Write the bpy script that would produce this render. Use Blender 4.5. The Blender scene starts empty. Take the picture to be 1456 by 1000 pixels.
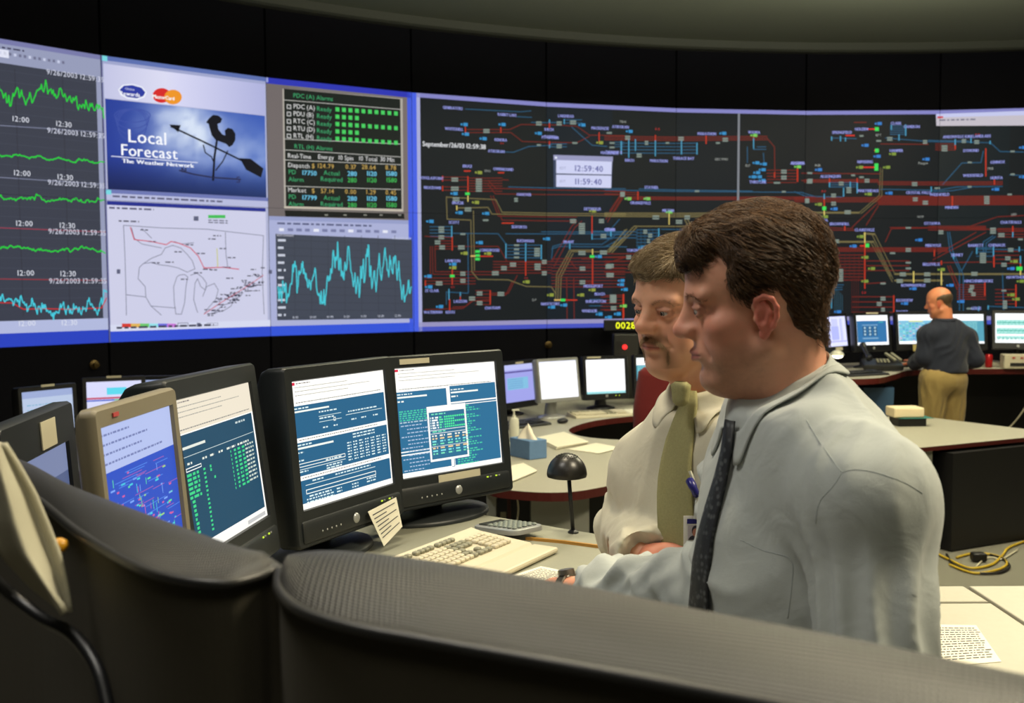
import bpy, bmesh, math, random
import numpy as np
from mathutils import Vector, Matrix, Euler
random.seed(7)
rng = np.random.default_rng(7)
SC = bpy.context.scene
COL = SC.collection
V = Vector
RAD = math.radians

# ------------------------------------------------------------------ camera
FOC = 1480.0
PITCH = math.atan(97.5 / FOC)
ROLL = RAD(.25)
CAM = V((0, 0, 1.82))
FWD = V((0, math.cos(PITCH), -math.sin(PITCH)))
_u0 = V((0, math.sin(PITCH), math.cos(PITCH)))
_r0 = V((1, 0, 0))
RGT = _r0 * math.cos(ROLL) - _u0 * math.sin(ROLL)
UPV = _u0 * math.cos(ROLL) + _r0 * math.sin(ROLL)

def ray(px, py):
    return FWD + RGT * ((px - 728) / FOC) + UPV * ((500 - py) / FOC)

def P(px, py, d):
    return CAM + ray(px, py) * d

def PZ(px, py, z):
    r = ray(px, py)
    return CAM + r * ((z - CAM.z) / r.z)

cam = bpy.data.cameras.new('camera')
cam_ob = bpy.data.objects.new('camera', cam)
COL.objects.link(cam_ob)
cam.sensor_width = 36
cam.lens = 36 * FOC / 1456
cam.clip_start = .05
cam_ob.matrix_world = Matrix(((RGT.x, UPV.x, -FWD.x, CAM.x), (RGT.y, UPV.y, -FWD.y, CAM.y), (RGT.z, UPV.z, -FWD.z, CAM.z), (0, 0, 0, 1)))
SC.camera = cam_ob
cam.dof.use_dof = True
cam.dof.focus_distance = 2.2
cam.dof.aperture_fstop = 7.0

# ------------------------------------------------------------------ colours and materials
def lin(c):
    return tuple(((v / 255) / 12.92 if v / 255 <= .04045 else ((v / 255 + .055) / 1.055) ** 2.4) for v in c[:3])

MATS = {}
def mat(name, rgb=(128, 128, 128), rough=.6, metal=0, spec=.5, noise=0, nscale=40, bump=0, bscale=200, emit=None, estr=1, sheen=0, trans=0, attr=None, sss=0, coat=0):
    if name in MATS:
        return MATS[name]
    m = bpy.data.materials.new(name)
    m.use_nodes = True
    nt = m.node_tree
    b = nt.nodes['Principled BSDF']
    b.inputs['Base Color'].default_value = (*lin(rgb), 1)
    b.inputs['Roughness'].default_value = rough
    b.inputs['Metallic'].default_value = metal
    b.inputs['Specular IOR Level'].default_value = spec
    if sheen:
        b.inputs['Sheen Weight'].default_value = sheen
    if coat:
        b.inputs['Coat Weight'].default_value = coat
        b.inputs['Coat Roughness'].default_value = .1
    if trans:
        b.inputs['Transmission Weight'].default_value = trans
    if sss:
        b.inputs['Subsurface Weight'].default_value = sss
        b.inputs['Subsurface Radius'].default_value = (.012, .005, .003)
        b.inputs['Subsurface Scale'].default_value = 1
    if emit:
        b.inputs['Emission Color'].default_value = (*lin(emit), 1)
        b.inputs['Emission Strength'].default_value = estr
    tc = nt.nodes.new('ShaderNodeTexCoord')
    src = None
    if attr:
        a = nt.nodes.new('ShaderNodeAttribute')
        a.attribute_name = attr
        src = a.outputs['Color']
    if noise:
        n = nt.nodes.new('ShaderNodeTexNoise')
        n.inputs['Scale'].default_value = nscale
        n.inputs['Detail'].default_value = 4
        nt.links.new(tc.outputs['Object'], n.inputs['Vector'])
        r = nt.nodes.new('ShaderNodeMapRange')
        r.inputs['To Min'].default_value = 1 - noise
        r.inputs['To Max'].default_value = 1 + noise
        nt.links.new(n.outputs['Fac'], r.inputs['Value'])
        mx = nt.nodes.new('ShaderNodeMix')
        mx.data_type = 'RGBA'
        mx.blend_type = 'MULTIPLY'
        mx.inputs['Factor'].default_value = 1
        if src:
            nt.links.new(src, mx.inputs['A'])
        else:
            mx.inputs['A'].default_value = (*lin(rgb), 1)
        nt.links.new(r.outputs['Result'], mx.inputs['B'])
        src = mx.outputs['Result']
    if src:
        nt.links.new(src, b.inputs['Base Color'])
    if bump:
        n2 = nt.nodes.new('ShaderNodeTexNoise')
        n2.inputs['Scale'].default_value = bscale
        n2.inputs['Detail'].default_value = 3
        nt.links.new(tc.outputs['Object'], n2.inputs['Vector'])
        bp = nt.nodes.new('ShaderNodeBump')
        bp.inputs['Strength'].default_value = bump
        bp.inputs['Distance'].default_value = .002
        nt.links.new(n2.outputs['Fac'], bp.inputs['Height'])
        nt.links.new(bp.outputs['Normal'], b.inputs['Normal'])
    MATS[name] = m
    return m

def screen_mat(strength=1.0):
    """a lit display: emits the colours of its picture"""
    key = 'display_%g' % strength
    if key in MATS:
        return MATS[key]
    m = bpy.data.materials.new(key)
    m.use_nodes = True
    nt = m.node_tree
    b = nt.nodes['Principled BSDF']
    b.inputs['Base Color'].default_value = (.004, .004, .005, 1)
    b.inputs['Roughness'].default_value = .45
    b.inputs['Specular IOR Level'].default_value = .15
    a = nt.nodes.new('ShaderNodeAttribute')
    a.attribute_name = 'col'
    nt.links.new(a.outputs['Color'], b.inputs['Emission Color'])
    b.inputs['Emission Strength'].default_value = strength
    MATS[key] = m
    return m

# ------------------------------------------------------------------ mesh builder
class MB:
    def __init__(self, org=None):
        self.bm = bmesh.new()
        self.org = V(org) if org is not None else V((0, 0, 0))
        self.M = Matrix.Identity(4)

    def _merge(self, t, M=None):
        me = bpy.data.meshes.new('tmp')
        if M is not None:
            t.transform(M)
        t.to_mesh(me)
        t.free()
        self.bm.from_mesh(me)
        bpy.data.meshes.remove(me)
        return self

    def box(self, c, s, rot=None, bev=0, seg=2):
        t = bmesh.new()
        bmesh.ops.create_cube(t, size=1)
        bmesh.ops.scale(t, vec=V(s), verts=t.verts)
        if bev:
            bmesh.ops.bevel(t, geom=list(t.edges), offset=min(bev, min(s) * .49), segments=seg, affect='EDGES', profile=.5)
        M = Matrix.Translation(V(c))
        if rot is not None:
            M = M @ (Euler(rot).to_matrix().to_4x4() if not isinstance(rot, Matrix) else rot.to_4x4())
        return self._merge(t, M)

    def cone(self, p0, p1, r0, r1=None, n=16, caps=True):
        r1 = r0 if r1 is None else r1
        p0, p1 = V(p0), V(p1)
        d = p1 - p0
        t = bmesh.new()
        bmesh.ops.create_cone(t, cap_ends=caps, segments=n, radius1=max(r0, 1e-5), radius2=max(r1, 1e-5), depth=d.length)
        M = Matrix.Translation((p0 + p1) / 2) @ d.to_track_quat('Z', 'Y').to_matrix().to_4x4()
        return self._merge(t, M)

    def ball(self, c, r, sx=(1, 1, 1), rot=None, u=20, v=12):
        t = bmesh.new()
        bmesh.ops.create_uvsphere(t, u_segments=u, v_segments=v, radius=r)
        bmesh.ops.scale(t, vec=V(sx), verts=t.verts)
        M = Matrix.Translation(V(c))
        if rot is not None:
            M = M @ (rot.to_4x4() if isinstance(rot, Matrix) else Euler(rot).to_matrix().to_4x4())
        return self._merge(t, M)

    def tube(self, pts, r, n=8, caps=True):
        pts = [V(p) for p in pts]
        rs = r if isinstance(r, (list, tuple)) else [r] * len(pts)
        bm = self.bm
        prev = None
        nrm = None
        for i, p in enumerate(pts):
            d = (pts[min(i + 1, len(pts) - 1)] - pts[max(i - 1, 0)]).normalized()
            if nrm is None:
                nrm = d.orthogonal().normalized()
            nrm = (nrm - d * nrm.dot(d))
            nrm = nrm.normalized() if nrm.length > 1e-6 else d.orthogonal().normalized()
            b = d.cross(nrm)
            ring = [bm.verts.new(p + (nrm * math.cos(a) + b * math.sin(a)) * rs[i]) for a in [2 * math.pi * k / n for k in range(n)]]
            if prev:
                for k in range(n):
                    bm.faces.new((prev[k], prev[(k + 1) % n], ring[(k + 1) % n], ring[k]))
            elif caps:
                bm.faces.new(ring[::-1])
            prev = ring
        if caps:
            bm.faces.new(prev)
        return self

    def lathe(self, prof, c=(0, 0, 0), n=24, M=None):
        t = bmesh.new()
        rings = []
        for (r, z) in prof:
            if r < 1e-6:
                rings.append([t.verts.new((0, 0, z))])
            else:
                rings.append([t.verts.new((r * math.cos(2 * math.pi * k / n), r * math.sin(2 * math.pi * k / n), z)) for k in range(n)])
        for a, b in zip(rings, rings[1:]):
            for k in range(n):
                k2 = (k + 1) % n
                if len(a) == 1 and len(b) > 1:
                    t.faces.new((a[0], b[k], b[k2]))
                elif len(b) == 1 and len(a) > 1:
                    t.faces.new((a[k], a[k2], b[0]))
                elif len(a) > 1:
                    t.faces.new((a[k], a[k2], b[k2], b[k]))
        bmesh.ops.recalc_face_normals(t, faces=t.faces)
        return self._merge(t, (M if M is not None else Matrix.Identity(4)) if M is not None else Matrix.Translation(V(c)))

    def prism(self, poly, z0, z1, bev=0):
        t = bmesh.new()
        a = [t.verts.new((p[0], p[1], z0)) for p in poly]
        b = [t.verts.new((p[0], p[1], z1)) for p in poly]
        t.faces.new(a[::-1])
        top = t.faces.new(b)
        n = len(poly)
        for i in range(n):
            t.faces.new((a[i], a[(i + 1) % n], b[(i + 1) % n], b[i]))
        bmesh.ops.recalc_face_normals(t, faces=t.faces)
        if bev:
            bmesh.ops.bevel(t, geom=list(top.edges), offset=bev, segments=2, affect='EDGES', profile=.5)
        return self._merge(t)

    def grid(self, fn, nu, nv, closed_u=False):
        bm = self.bm
        vs = [[bm.verts.new(fn(i / (nu - (0 if closed_u else 1)), j / (nv - 1))) for j in range(nv)] for i in range(nu)]
        for i in range(nu - (0 if closed_u else 1)):
            for j in range(nv - 1):
                i2 = (i + 1) % nu
                bm.faces.new((vs[i][j], vs[i2][j], vs[i2][j + 1], vs[i][j + 1]))
        return self

    def quad(self, *pts):
        self.bm.faces.new([self.bm.verts.new(V(p)) for p in pts])
        return self

    def slab(self, pts, off):
        """flat polygon with thickness: pts (3D) extruded by off"""
        off = V(off)
        t = bmesh.new()
        a = [t.verts.new(V(p)) for p in pts]
        b = [t.verts.new(V(p) + off) for p in pts]
        t.faces.new(a)
        t.faces.new(b[::-1])
        n = len(pts)
        for i in range(n):
            t.faces.new((a[i], a[(i + 1) % n], b[(i + 1) % n], b[i]))
        bmesh.ops.recalc_face_normals(t, faces=t.faces)
        return self._merge(t)

    def xf(self, M):
        self.bm.transform(M)
        return self

    def build(self, name, m, parent=None, smooth=False, angle=None, label=None):
        if self.org.length:
            bmesh.ops.translate(self.bm, vec=-self.org, verts=self.bm.verts)
        me = bpy.data.meshes.new(name)
        self.bm.to_mesh(me)
        self.bm.free()
        return link_mesh(name, me, m, parent, smooth, angle, label)

def link_mesh(name, me, m, parent=None, smooth=False, angle=None, label=None):
    if m:
        me.materials.append(m)
    if smooth or angle:
        me.polygons.foreach_set('use_smooth', [True] * len(me.polygons))
        if angle:
            me.set_sharp_from_angle(angle=RAD(angle))
    o = bpy.data.objects.new(name, me)
    COL.objects.link(o)
    if parent:
        o.parent = parent
    if label:
        o['label'] = label
    return o

def tag(o, label, cat, group=None, kind=None):
    o['label'] = label
    o['category'] = cat
    if group:
        o['group'] = group
    if kind:
        o['kind'] = kind
    return o

def thing(name, label, cat, loc=(0, 0, 0), rotz=0, group=None, kind=None):
    o = bpy.data.objects.new(name, None)
    o.empty_display_size = .1
    COL.objects.link(o)
    o.location = V(loc)
    o.rotation_euler = (0, 0, rotz)
    return tag(o, label, cat, group, kind)

def struct(o):
    o['kind'] = 'structure'
    return o

def copy_tree(o, parent=None):
    c = o.copy()
    COL.objects.link(c)
    if parent:
        c.parent = parent
    for ch in [x for x in o.children]:
        copy_tree(ch, c)
    return c

def smooth_path(pts, n=8, closed=False):
    """Catmull-Rom through pts"""
    pts = [V(p) for p in pts]
    out = []
    N = len(pts)
    rngi = range(N if closed else N - 1)
    for i in rngi:
        g = (lambda k: pts[k % N]) if closed else (lambda k: pts[max(0, min(N - 1, k))])
        p0, p1, p2, p3 = g(i - 1), g(i), g(i + 1), g(i + 2)
        for k in range(n):
            t = k / n
            out.append(.5 * ((2 * p1) + (p2 - p0) * t + (2 * p0 - 5 * p1 + 4 * p2 - p3) * t * t + (3 * p1 - p0 - 3 * p2 + p3) * t ** 3))
    if not closed:
        out.append(pts[-1])
    return out

# ------------------------------------------------------------------ lettering
GLY = {}
def load_glyphs():
    chars = [chr(c) for c in range(33, 127)]
    obs = []
    for ch in chars:
        cu = bpy.data.curves.new('g', 'FONT')
        cu.body = ch
        cu.resolution_u = 2
        o = bpy.data.objects.new('g', cu)
        COL.objects.link(o)
        obs.append(o)
    bpy.context.view_layer.update()
    dg = bpy.context.evaluated_depsgraph_get()
    for ch, o in zip(chars, obs):
        ev = o.evaluated_get(dg)
        me = ev.to_mesh()
        me.calc_loop_triangles()
        co = [v.co.to_2d() for v in me.vertices]
        tr = [[tuple(co[i]) for i in t.vertices] for t in me.loop_triangles]
        xs = [c.x for c in co] or [0]
        x0, x1 = min(xs), max(xs)
        tr = [[(x - x0, y) for x, y in t] for t in tr]
        GLY[ch] = (tr, x1 - x0)
        ev.to_mesh_clear()
    for o in obs:
        cu = o.data
        bpy.data.objects.remove(o)
        bpy.data.curves.remove(cu)
load_glyphs()
CAPH = max(y for t in GLY['H'][0] for x, y in t)

def text_tris(s, h, sx=1.0, gap=.09):
    """triangles of a line of text, cap height h, baseline y=0 (y up); returns (tris, width)"""
    k = h / CAPH
    x = 0
    out = []
    for ch in s:
        if ch == ' ':
            x += .3
            continue
        tr, w = GLY.get(ch, GLY['o'])
        e = .07 if ch in '1I:.' else 0
        x += e
        out += [[((x + a) * k * sx, b * k) for a, b in t] for t in tr]
        x += w + gap + e
    return out, x * k * sx

class Canvas:
    """2D drawing (x right, y down, metres) collected as convex polygons on layers"""
    def __init__(self):
        self.items = []
        self.z = 0

    def poly(self, pts, col, cols=None, dz=0):
        self.items.append(([tuple(p) for p in pts], [lin(c) for c in cols] if cols else [lin(col)] * len(pts), self.z + dz))

    def rect(self, x, y, w, h, col, dz=0):
        self.poly([(x, y), (x + w, y), (x + w, y + h), (x, y + h)], col, dz=dz)

    def frame(self, x, y, w, h, t, col, dz=0):
        self.rect(x, y, w, t, col, dz)
        self.rect(x, y + h - t, w, t, col, dz)
        self.rect(x, y, t, h, col, dz)
        self.rect(x + w - t, y, t, h, col, dz)

    def line(self, pts, w, col, dz=0):
        for (x0, y0), (x1, y1) in zip(pts, pts[1:]):
            dx, dy = x1 - x0, y1 - y0
            L = math.hypot(dx, dy) or 1e-9
            nx, ny = -dy / L * w / 2, dx / L * w / 2
            ex, ey = dx / L * w * .3, dy / L * w * .3
            self.poly([(x0 + nx - ex, y0 + ny - ey), (x1 + nx + ex, y1 + ny + ey), (x1 - nx + ex, y1 - ny + ey), (x0 - nx - ex, y0 - ny - ey)], col, dz=dz)

    def text(self, s, x, y, h, col, anchor='l', sx=1.0, dz=1, bold=0):
        tr, w = text_tris(s, h, sx)
        ox = x - (w if anchor == 'r' else w / 2 if anchor == 'c' else 0)
        for k in range(2 if bold else 1):
            for t in tr:
                self.poly([(ox + a + k * bold, y - b) for a, b in t], col, dz=dz + k)

    def words(self, x, y, w, h, col, dz=1, seed=0):
        """a line of text too small to read: word-like dashes"""
        r = random.Random(seed + int(x * 9999) + int(y * 7777))
        cx = x
        while cx < x + w:
            L = h * r.uniform(1.4, 4.5)
            L = min(L, x + w - cx)
            self.rect(cx, y, L, h, col, dz)
            cx += L + h * 1.1

    def ellipse(self, x, y, rx, ry, col, n=24, dz=0, rot=0):
        pts = []
        for k in range(n):
            a = 2 * math.pi * k / n
            px, py = rx * math.cos(a), ry * math.sin(a)
            pts.append((x + px * math.cos(rot) - py * math.sin(rot), y + px * math.sin(rot) + py * math.cos(rot)))
        self.poly(pts, col, dz=dz)

    def shade(self, x, y, w, h, nx, ny, fn, dz=0):
        """picture area: colour fn(u,v) on a grid"""
        g = [[fn(i / nx, j / ny) for j in range(ny + 1)] for i in range(nx + 1)]
        for i in range(nx):
            for j in range(ny):
                x0, x1, y0, y1 = x + w * i / nx, x + w * (i + 1) / nx, y + h * j / ny, y + h * (j + 1) / ny
                self.poly([(x0, y0), (x1, y0), (x1, y1), (x0, y1)], None, [g[i][j], g[i + 1][j], g[i + 1][j + 1], g[i][j + 1]], dz=dz)

def clip_poly(pts, cols, box):
    x0, y0, x1, y1 = box
    for ax, lim, sg in ((0, x0, 1), (0, x1, -1), (1, y0, 1), (1, y1, -1)):
        out, oc = [], []
        n = len(pts)
        if n < 3:
            return [], []
        for i in range(n):
            a, b = pts[i], pts[(i + 1) % n]
            ca, cb = cols[i], cols[(i + 1) % n]
            da, db = sg * (a[ax] - lim), sg * (b[ax] - lim)
            if da >= 0:
                out.append(a)
                oc.append(ca)
            if (da >= 0) != (db >= 0):
                t = da / (da - db)
                out.append((a[0] + (b[0] - a[0]) * t, a[1] + (b[1] - a[1]) * t))
                oc.append(tuple(p + (q - p) * t for p, q in zip(ca, cb)))
        pts, cols = out, oc
    return (pts, cols) if len(pts) >= 3 else ([], [])

def canvas_mesh(name, cv, box, place, eps, m, parent=None):
    """place(x, y, off) -> 3D"""
    vs, fs, cs = [], [], []
    for pts, cols, z in cv.items:
        xs = [p[0] for p in pts]
        ys = [p[1] for p in pts]
        if max(xs) <= box[0] or min(xs) >= box[2] or max(ys) <= box[1] or min(ys) >= box[3]:
            continue
        p2, c2 = clip_poly(pts, cols, box)
        if len(p2) < 3:
            continue
        A = sum(p2[i][0] * p2[(i + 1) % len(p2)][1] - p2[(i + 1) % len(p2)][0] * p2[i][1] for i in range(len(p2)))
        if A > 0:
            p2, c2 = p2[::-1], c2[::-1]
        b = len(vs)
        vs += [place(x, y, z * eps) for x, y in p2]
        cs += c2
        fs.append(list(range(b, b + len(p2))))
    me = bpy.data.meshes.new(name)
    me.from_pydata(vs, [], fs)
    a = me.color_attributes.new('col', 'FLOAT_COLOR', 'POINT')
    a.data.foreach_set('color', [x for c in cs for x in (*c, 1.0)])
    return link_mesh(name, me, m, parent)
# ------------------------------------------------------------------ room shell
H = 2.2
PW = .625 * H
ZT, ZB = 1.82 + .796 * H, 1.82 - .204 * H
heads = [96, 88, 80, 72, 64, 56, 48, 40, 32, 24, 16, 8, 0, -8, -16, -24, -32, -40, -48]
i0 = heads.index(40)
pl = {i0: V((-1.422 * H, 3.672 * H, 0))}
for i in range(i0, len(heads)):
    pl[i + 1] = pl[i] + V((math.cos(RAD(heads[i])), math.sin(RAD(heads[i])), 0)) * PW
for i in range(i0 - 1, -1, -1):
    pl[i] = pl[i + 1] - V((math.cos(RAD(heads[i])), math.sin(RAD(heads[i])), 0)) * PW
C0, NCOL = i0 - 1, 8            # columns of the video wall
ZC = 4.18

M_black = mat('black_wall_panel', (12, 12, 18), rough=.8, spec=.1, noise=.15, nscale=3)
M_dark = mat('dark_wall', (30, 30, 32), rough=.85, noise=.1, nscale=2)
M_ceil = mat('ceiling_plaster', (104, 110, 92), rough=.9, noise=.04, nscale=.6, bump=.1, bscale=60)
M_trim = mat('ceiling_trim', (64, 67, 56), rough=.7)
M_carpet = mat('carpet', (112, 110, 96), rough=.95, noise=.25, nscale=120, bump=.8, bscale=300, sheen=.2)
M_plat = mat('platform_carpet', (84, 82, 74), rough=.95, noise=.25, nscale=130, bump=.8, bscale=300)

struct(MB().box((1.5, 4, -.05), (17, 17, .1)).build('floor', M_carpet))
fp = [(-2.2, -1.2), (2.1, -1.2), (2.1, 2.2), (.6, 3.1), (-.9, 3.5), (-2.2, 3.2)]
struct(MB().prism(fp, 0.0, .22, .01).build('floor_platform', M_plat))
b = MB()
for i in range(len(heads)):
    a, c = pl[i], pl[i + 1]
    d = (c - a).normalized()
    n = V((d.y, -d.x, 0))
    mid = (a + c) / 2
    rot = (0, 0, math.atan2(d.y, d.x))
    vis = C0 <= i < C0 + NCOL
    for z0, z1 in ([(ZT + .004, ZC + .1), (0, ZB - .004)] if vis else [(0, ZC + .1)]):
        b.box(V((mid.x, mid.y, (z0 + z1) / 2)) - n * .05, (PW - .012, .08, z1 - z0), rot, bev=.004, seg=1)
    b.box(V((mid.x, mid.y, ZC / 2)) - n * .5, (PW + .1, .04, ZC), rot)
struct(b.build('wall_back', M_black))
struct(MB().box((-6.3, 2, 2.1), (.1, 14, 4.4)).build('wall_left', M_dark))
struct(MB().box((9.9, 4, 2.1), (.1, 17, 4.4)).build('wall_right', M_dark))
struct(MB().box((1.8, -3.3, 2.1), (16.4, .1, 4.4)).build('wall_front', M_dark))
cp = [(pl[i].x, pl[i].y) for i in range(len(heads) + 1)]
cps = smooth_path([(x, y, 0) for x, y in cp], 6)
inner = []
for k, p in enumerate(cps):
    t = (cps[min(k + 1, len(cps) - 1)] - cps[max(k - 1, 0)]).normalized()
    inner.append(p + V((t.y, -t.x, 0)) * .10)
b = MB()
poly = [(p.x, p.y) for p in inner]
poly = [(-6.3, -3.3)] + [(x, y) for x, y in poly if -6.3 < x < 9.9 and y > 0] + [(9.9, -3.3)]
b.prism(poly, ZC + .05, ZC + .15)
struct(b.build('ceiling', M_ceil))
b = MB()
prof = [(.03, .06), (.03, -.02), (0, -.035), (-.10, -.035), (-.10, .06)]
def trimfn(u, v):
    k = min(len(inner) - 1, int(round(u * (len(inner) - 1))))
    t = (inner[min(k + 1, len(inner) - 1)] - inner[max(k - 1, 0)]).normalized()
    o, z = prof[int(round(v * 4))]
    return inner[k] + V((t.y, -t.x, 0)) * o + V((0, 0, ZC + z))
b.grid(trimfn, len(inner), 5)
struct(b.build('trim_1', M_trim))

# ------------------------------------------------------------------ the video wall picture
def W(px, py):
    """photo pixel on the wall -> (arc length, height below the top edge)"""
    r = ray(px, py)
    best = None
    for c in range(NCOL):
        a = pl[C0 + c]
        d = (pl[C0 + c + 1] - a).normalized()
        n = V((d.y, -d.x, 0))
        den = r.dot(n)
        t = (a - CAM).dot(n) / den
        if t <= 0:
            continue
        q = CAM + r * t
        u = (q - V((a.x, a.y, q.z))).dot(d)
        e = max(0, -u, u - PW)
        if best is None or e < best[0]:
            best = (e, c * PW + u, ZT - q.z)
    return best[1], best[2]

def mpp(px, py):
    return abs(W(px, py + 5)[1] - W(px, py - 5)[1]) / 10

wall = Canvas()
def wrect(x0, y0, x1, y1, col, dz=0):
    wall.poly([W(x0, y0), W(x1, y0), W(x1, y1), W(x0, y1)], col, dz=dz)
def wquad(pts, col, dz=0):
    wall.poly([W(*p) for p in pts], col, dz=dz)
def wline(pts, w, col, dz=0):
    wall.line([W(*p) for p in pts], w * mpp(*pts[0]), col, dz)
def wtext(s, px, py, h, col, anchor='l', sx=1.0, dz=1, bold=0):
    a, v = W(px, py)
    m = mpp(px, py)
    wall.text(s, a, v, h * m, col, anchor, sx, dz, bold * m)
def wshape(pts, col, dz=0):
    from mathutils.geometry import tessellate_polygon
    q = [W(*p) for p in pts]
    for t in tessellate_polygon([[V((a, c, 0)) for a, c in q]]):
        wall.poly([q[i] for i in t], col, dz=dz)
def well(px, py, rx, ry, col, dz=0, n=24):
    wshape([(px + rx * math.cos(2 * math.pi * k / n), py + ry * math.sin(2 * math.pi * k / n)) for k in range(n)], col, dz)

# -- trend charts (first column)
wall.z = 0
wall.rect(0, 0, PW, H, (150, 156, 186))
wall.z = 1
wall.rect(0, 0, PW, .035, (120, 122, 170))
wall.rect(0, .17, 1.335, 1.84, (58, 62, 76))
wall.rect(0, 2.01, PW, .09, (178, 186, 222))
wall.rect(0, 2.1, PW, .1, (42, 66, 190))
wall.z = 2
for k in range(14):
    wall.rect(.62 + k * .035, .09, .018, .02, (110, 112, 140) if k % 3 else (200, 205, 230))
wall.rect(.45, .075, .24, .055, (225, 228, 245))
wall.words(.5, .055, .3, .012, (70, 70, 95))
for px in (28, 95):
    s = W(px, 300)[0]
    wall.rect(s, .2, .006, 1.78, (50, 52, 64))
for k in range(24):
    wall.rect(0, .22 + k * .074, 1.335, .004, (66, 70, 85))
for (p0, p1, c) in (((-125, 170), (148, 188), (120, 125, 150)), ((-125, 244), (150, 262), (120, 125, 150)), ((-125, 319), (151, 330), (150, 60, 80)), ((-125, 395), (152, 399), (150, 50, 60))):
    wline([p0, p1], 1.4, c)
for (dx, dy), (tx, ty), (t2, t2y) in (((149, 117), (18, 172), (80, 179)), ((150, 197), (20, 249), (82, 255)), ((151, 268), (23, 321), (85, 324)), ((152, 335), (25, 392), (86, 393)), ((153, 403), (27, 464), (88, 463))):
    wtext('9/26/2003 12:59:35', dx, dy, 7, (215, 218, 235), 'r', 1.0)
    wtext('12:00', tx, ty, 7.5, (225, 228, 240))
    wtext('12:30', t2, t2y, 7.5, (225, 228, 240))
wall.z = 4
def trace(x0, x1, base, amp, col, w, step=1.2, seed=1, freq=1.0):
    r = random.Random(seed)
    pts, x, sm = [], x0, 0
    while x < x1:
        sm = sm * .6 + r.gauss(0, 1) * .7
        pts.append((x, base(x) + sm * amp))
        x += step * freq
    wline(pts, w, col)
G = (38, 205, 62)
trace(-128, 149, lambda x: 131 + x * .10 + 5 * math.sin(x * .06) + (4 if x > 110 else 0), 9, G, 1.9, 1.5, 3)
trace(-6, 150, lambda x: 220 + x * .075 + 1.5 * math.sin(x * .2), 1.2, G, 1.9, 1.5, 4)
trace(-6, 150, lambda x: 281 + x * .03 + 2 * math.sin(x * .11) - (3 if 50 < x < 60 else 0), 1.8, G, 1.8, 1.5, 5)
trace(-6, 151, lambda x: 353 + x * .022 - 2.5 * math.sin(x * .07), 1.5, G, 1.9, 1.5, 6)
trace(-128, 153, lambda x: 424 + 14 / (1 + math.exp(-(x - 30) / 6)) - (20 if x > 147 else 0) - 3 * math.sin(x * .06), 6, (70, 205, 225), 1.7, 1.1, 7)
wline([(-125, 428), (18, 431), (34, 440), (60, 439), (100, 440), (145, 438), (152, 424)], 1.6, (200, 45, 45))

# -- weather window over map window (second column)
S1 = PW
wall.z = 0
wall.rect(S1, 0, PW, H, (176, 180, 212))
wall.z = 1
wall.shade(S1 + .02, .06, PW - .03, .26, 14, 4, lambda u, v: (150 + 70 * (1 - abs(u - .35)), 155 + 65 * (1 - abs(u - .35)), 205 + 40 * (1 - abs(u - .4))))
wall.rect(S1, 0, PW, .035, (92, 112, 176))
wall.rect(S1 + .01, 0, .04, .04, (120, 215, 225), 1)
wall.rect(S1, .035, PW, .025, (160, 166, 205))
wall.rect(S1, 0, .012, H, (88, 92, 140), 1)
NG = rng.random((14, 10))
def nz(u, v):
    x, y = u * 12, v * 8
    i, j = int(x), int(y)
    fx, fy = x - i, y - j
    fx, fy = fx * fx * (3 - 2 * fx), fy * fy * (3 - 2 * fy)
    return (NG[i, j] * (1 - fx) + NG[i + 1, j] * fx) * (1 - fy) + (NG[i, j + 1] * (1 - fx) + NG[i + 1, j + 1] * fx) * fy
def sky(u, v):
    n = nz(u, v) * .6 + nz(min(1, u * 1.9 % 1), min(1, v * 1.9 % 1)) * .4
    w = math.exp(-((u - .48) / .24) ** 2 - ((v - .25) / .4) ** 2) * 1.15 + .5 * math.exp(-((u - .9) / .3) ** 2 - ((v - .5) / .3) ** 2)
    w *= .45 + .75 * n
    dk = max(0, (v - .6) / .4) * .75
    w = max(0, min(1, w)) * (1 - dk)
    base = (34 + 20 * u, 58 + 30 * u, 150 + 30 * u)
    base = tuple(c * (1 - .6 * dk) for c in base)
    return tuple(a + (b2 - a) * w for a, b2 in zip(base, (214, 226, 246)))
wall.shade(S1 + .025, .325, PW - .04, .69, 44, 24, sky)
wall.z = 3
K1 = lambda x, y: (x / 2.175, 40 + y / 2.175)
# sponsor marks
wshape([K1(*p) for p in ((366, 190), (380, 175), (410, 172), (440, 180), (455, 198), (448, 214), (425, 222), (395, 218), (375, 208))], (235, 238, 250))
wshape([K1(*p) for p in ((371, 190), (384, 178), (410, 176), (438, 184), (450, 198), (444, 210), (424, 217), (396, 213), (378, 204))], (42, 58, 160), 1)
wtext('Choice', *K1(388, 190), 3.2, (225, 230, 250), dz=2)
wtext('Rewards', *K1(372, 206), 5.6, (240, 242, 252), dz=2, sx=.95, bold=.5)
well(*K1(501, 208), 13, 10.5, (214, 40, 40))
well(*K1(536, 213), 12.5, 10.5, (238, 150, 40), 1)
wtext('MasterCard', *K1(473, 216), 5.2, (250, 250, 250), dz=2, sx=.84, bold=.5)
for k in range(4):
    pts = [K1(410 + (50 + 4 * k) * math.cos(a) * .9, 300 + (48 - 9 * k) * math.sin(a) - 10 * k) for a in [2 * math.pi * q / 22 for q in range(23)]]
    wline(pts, 1.2, (62, 82, 165))
wtext('Local', *K1(398, 352), 18, (246, 248, 255), dz=2, sx=1.0, bold=.7)
wtext('Forecast', *K1(376, 393), 16, (246, 248, 255), dz=2, sx=.98, bold=.7)
wline([K1(346, 396), K1(612, 416)], 1.2, (225, 230, 250))
wtext('The Weather Network', *K1(378, 416), 5.6, (240, 243, 252), dz=2, sx=1.3, bold=.9)
DK = (10, 12, 26)
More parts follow.
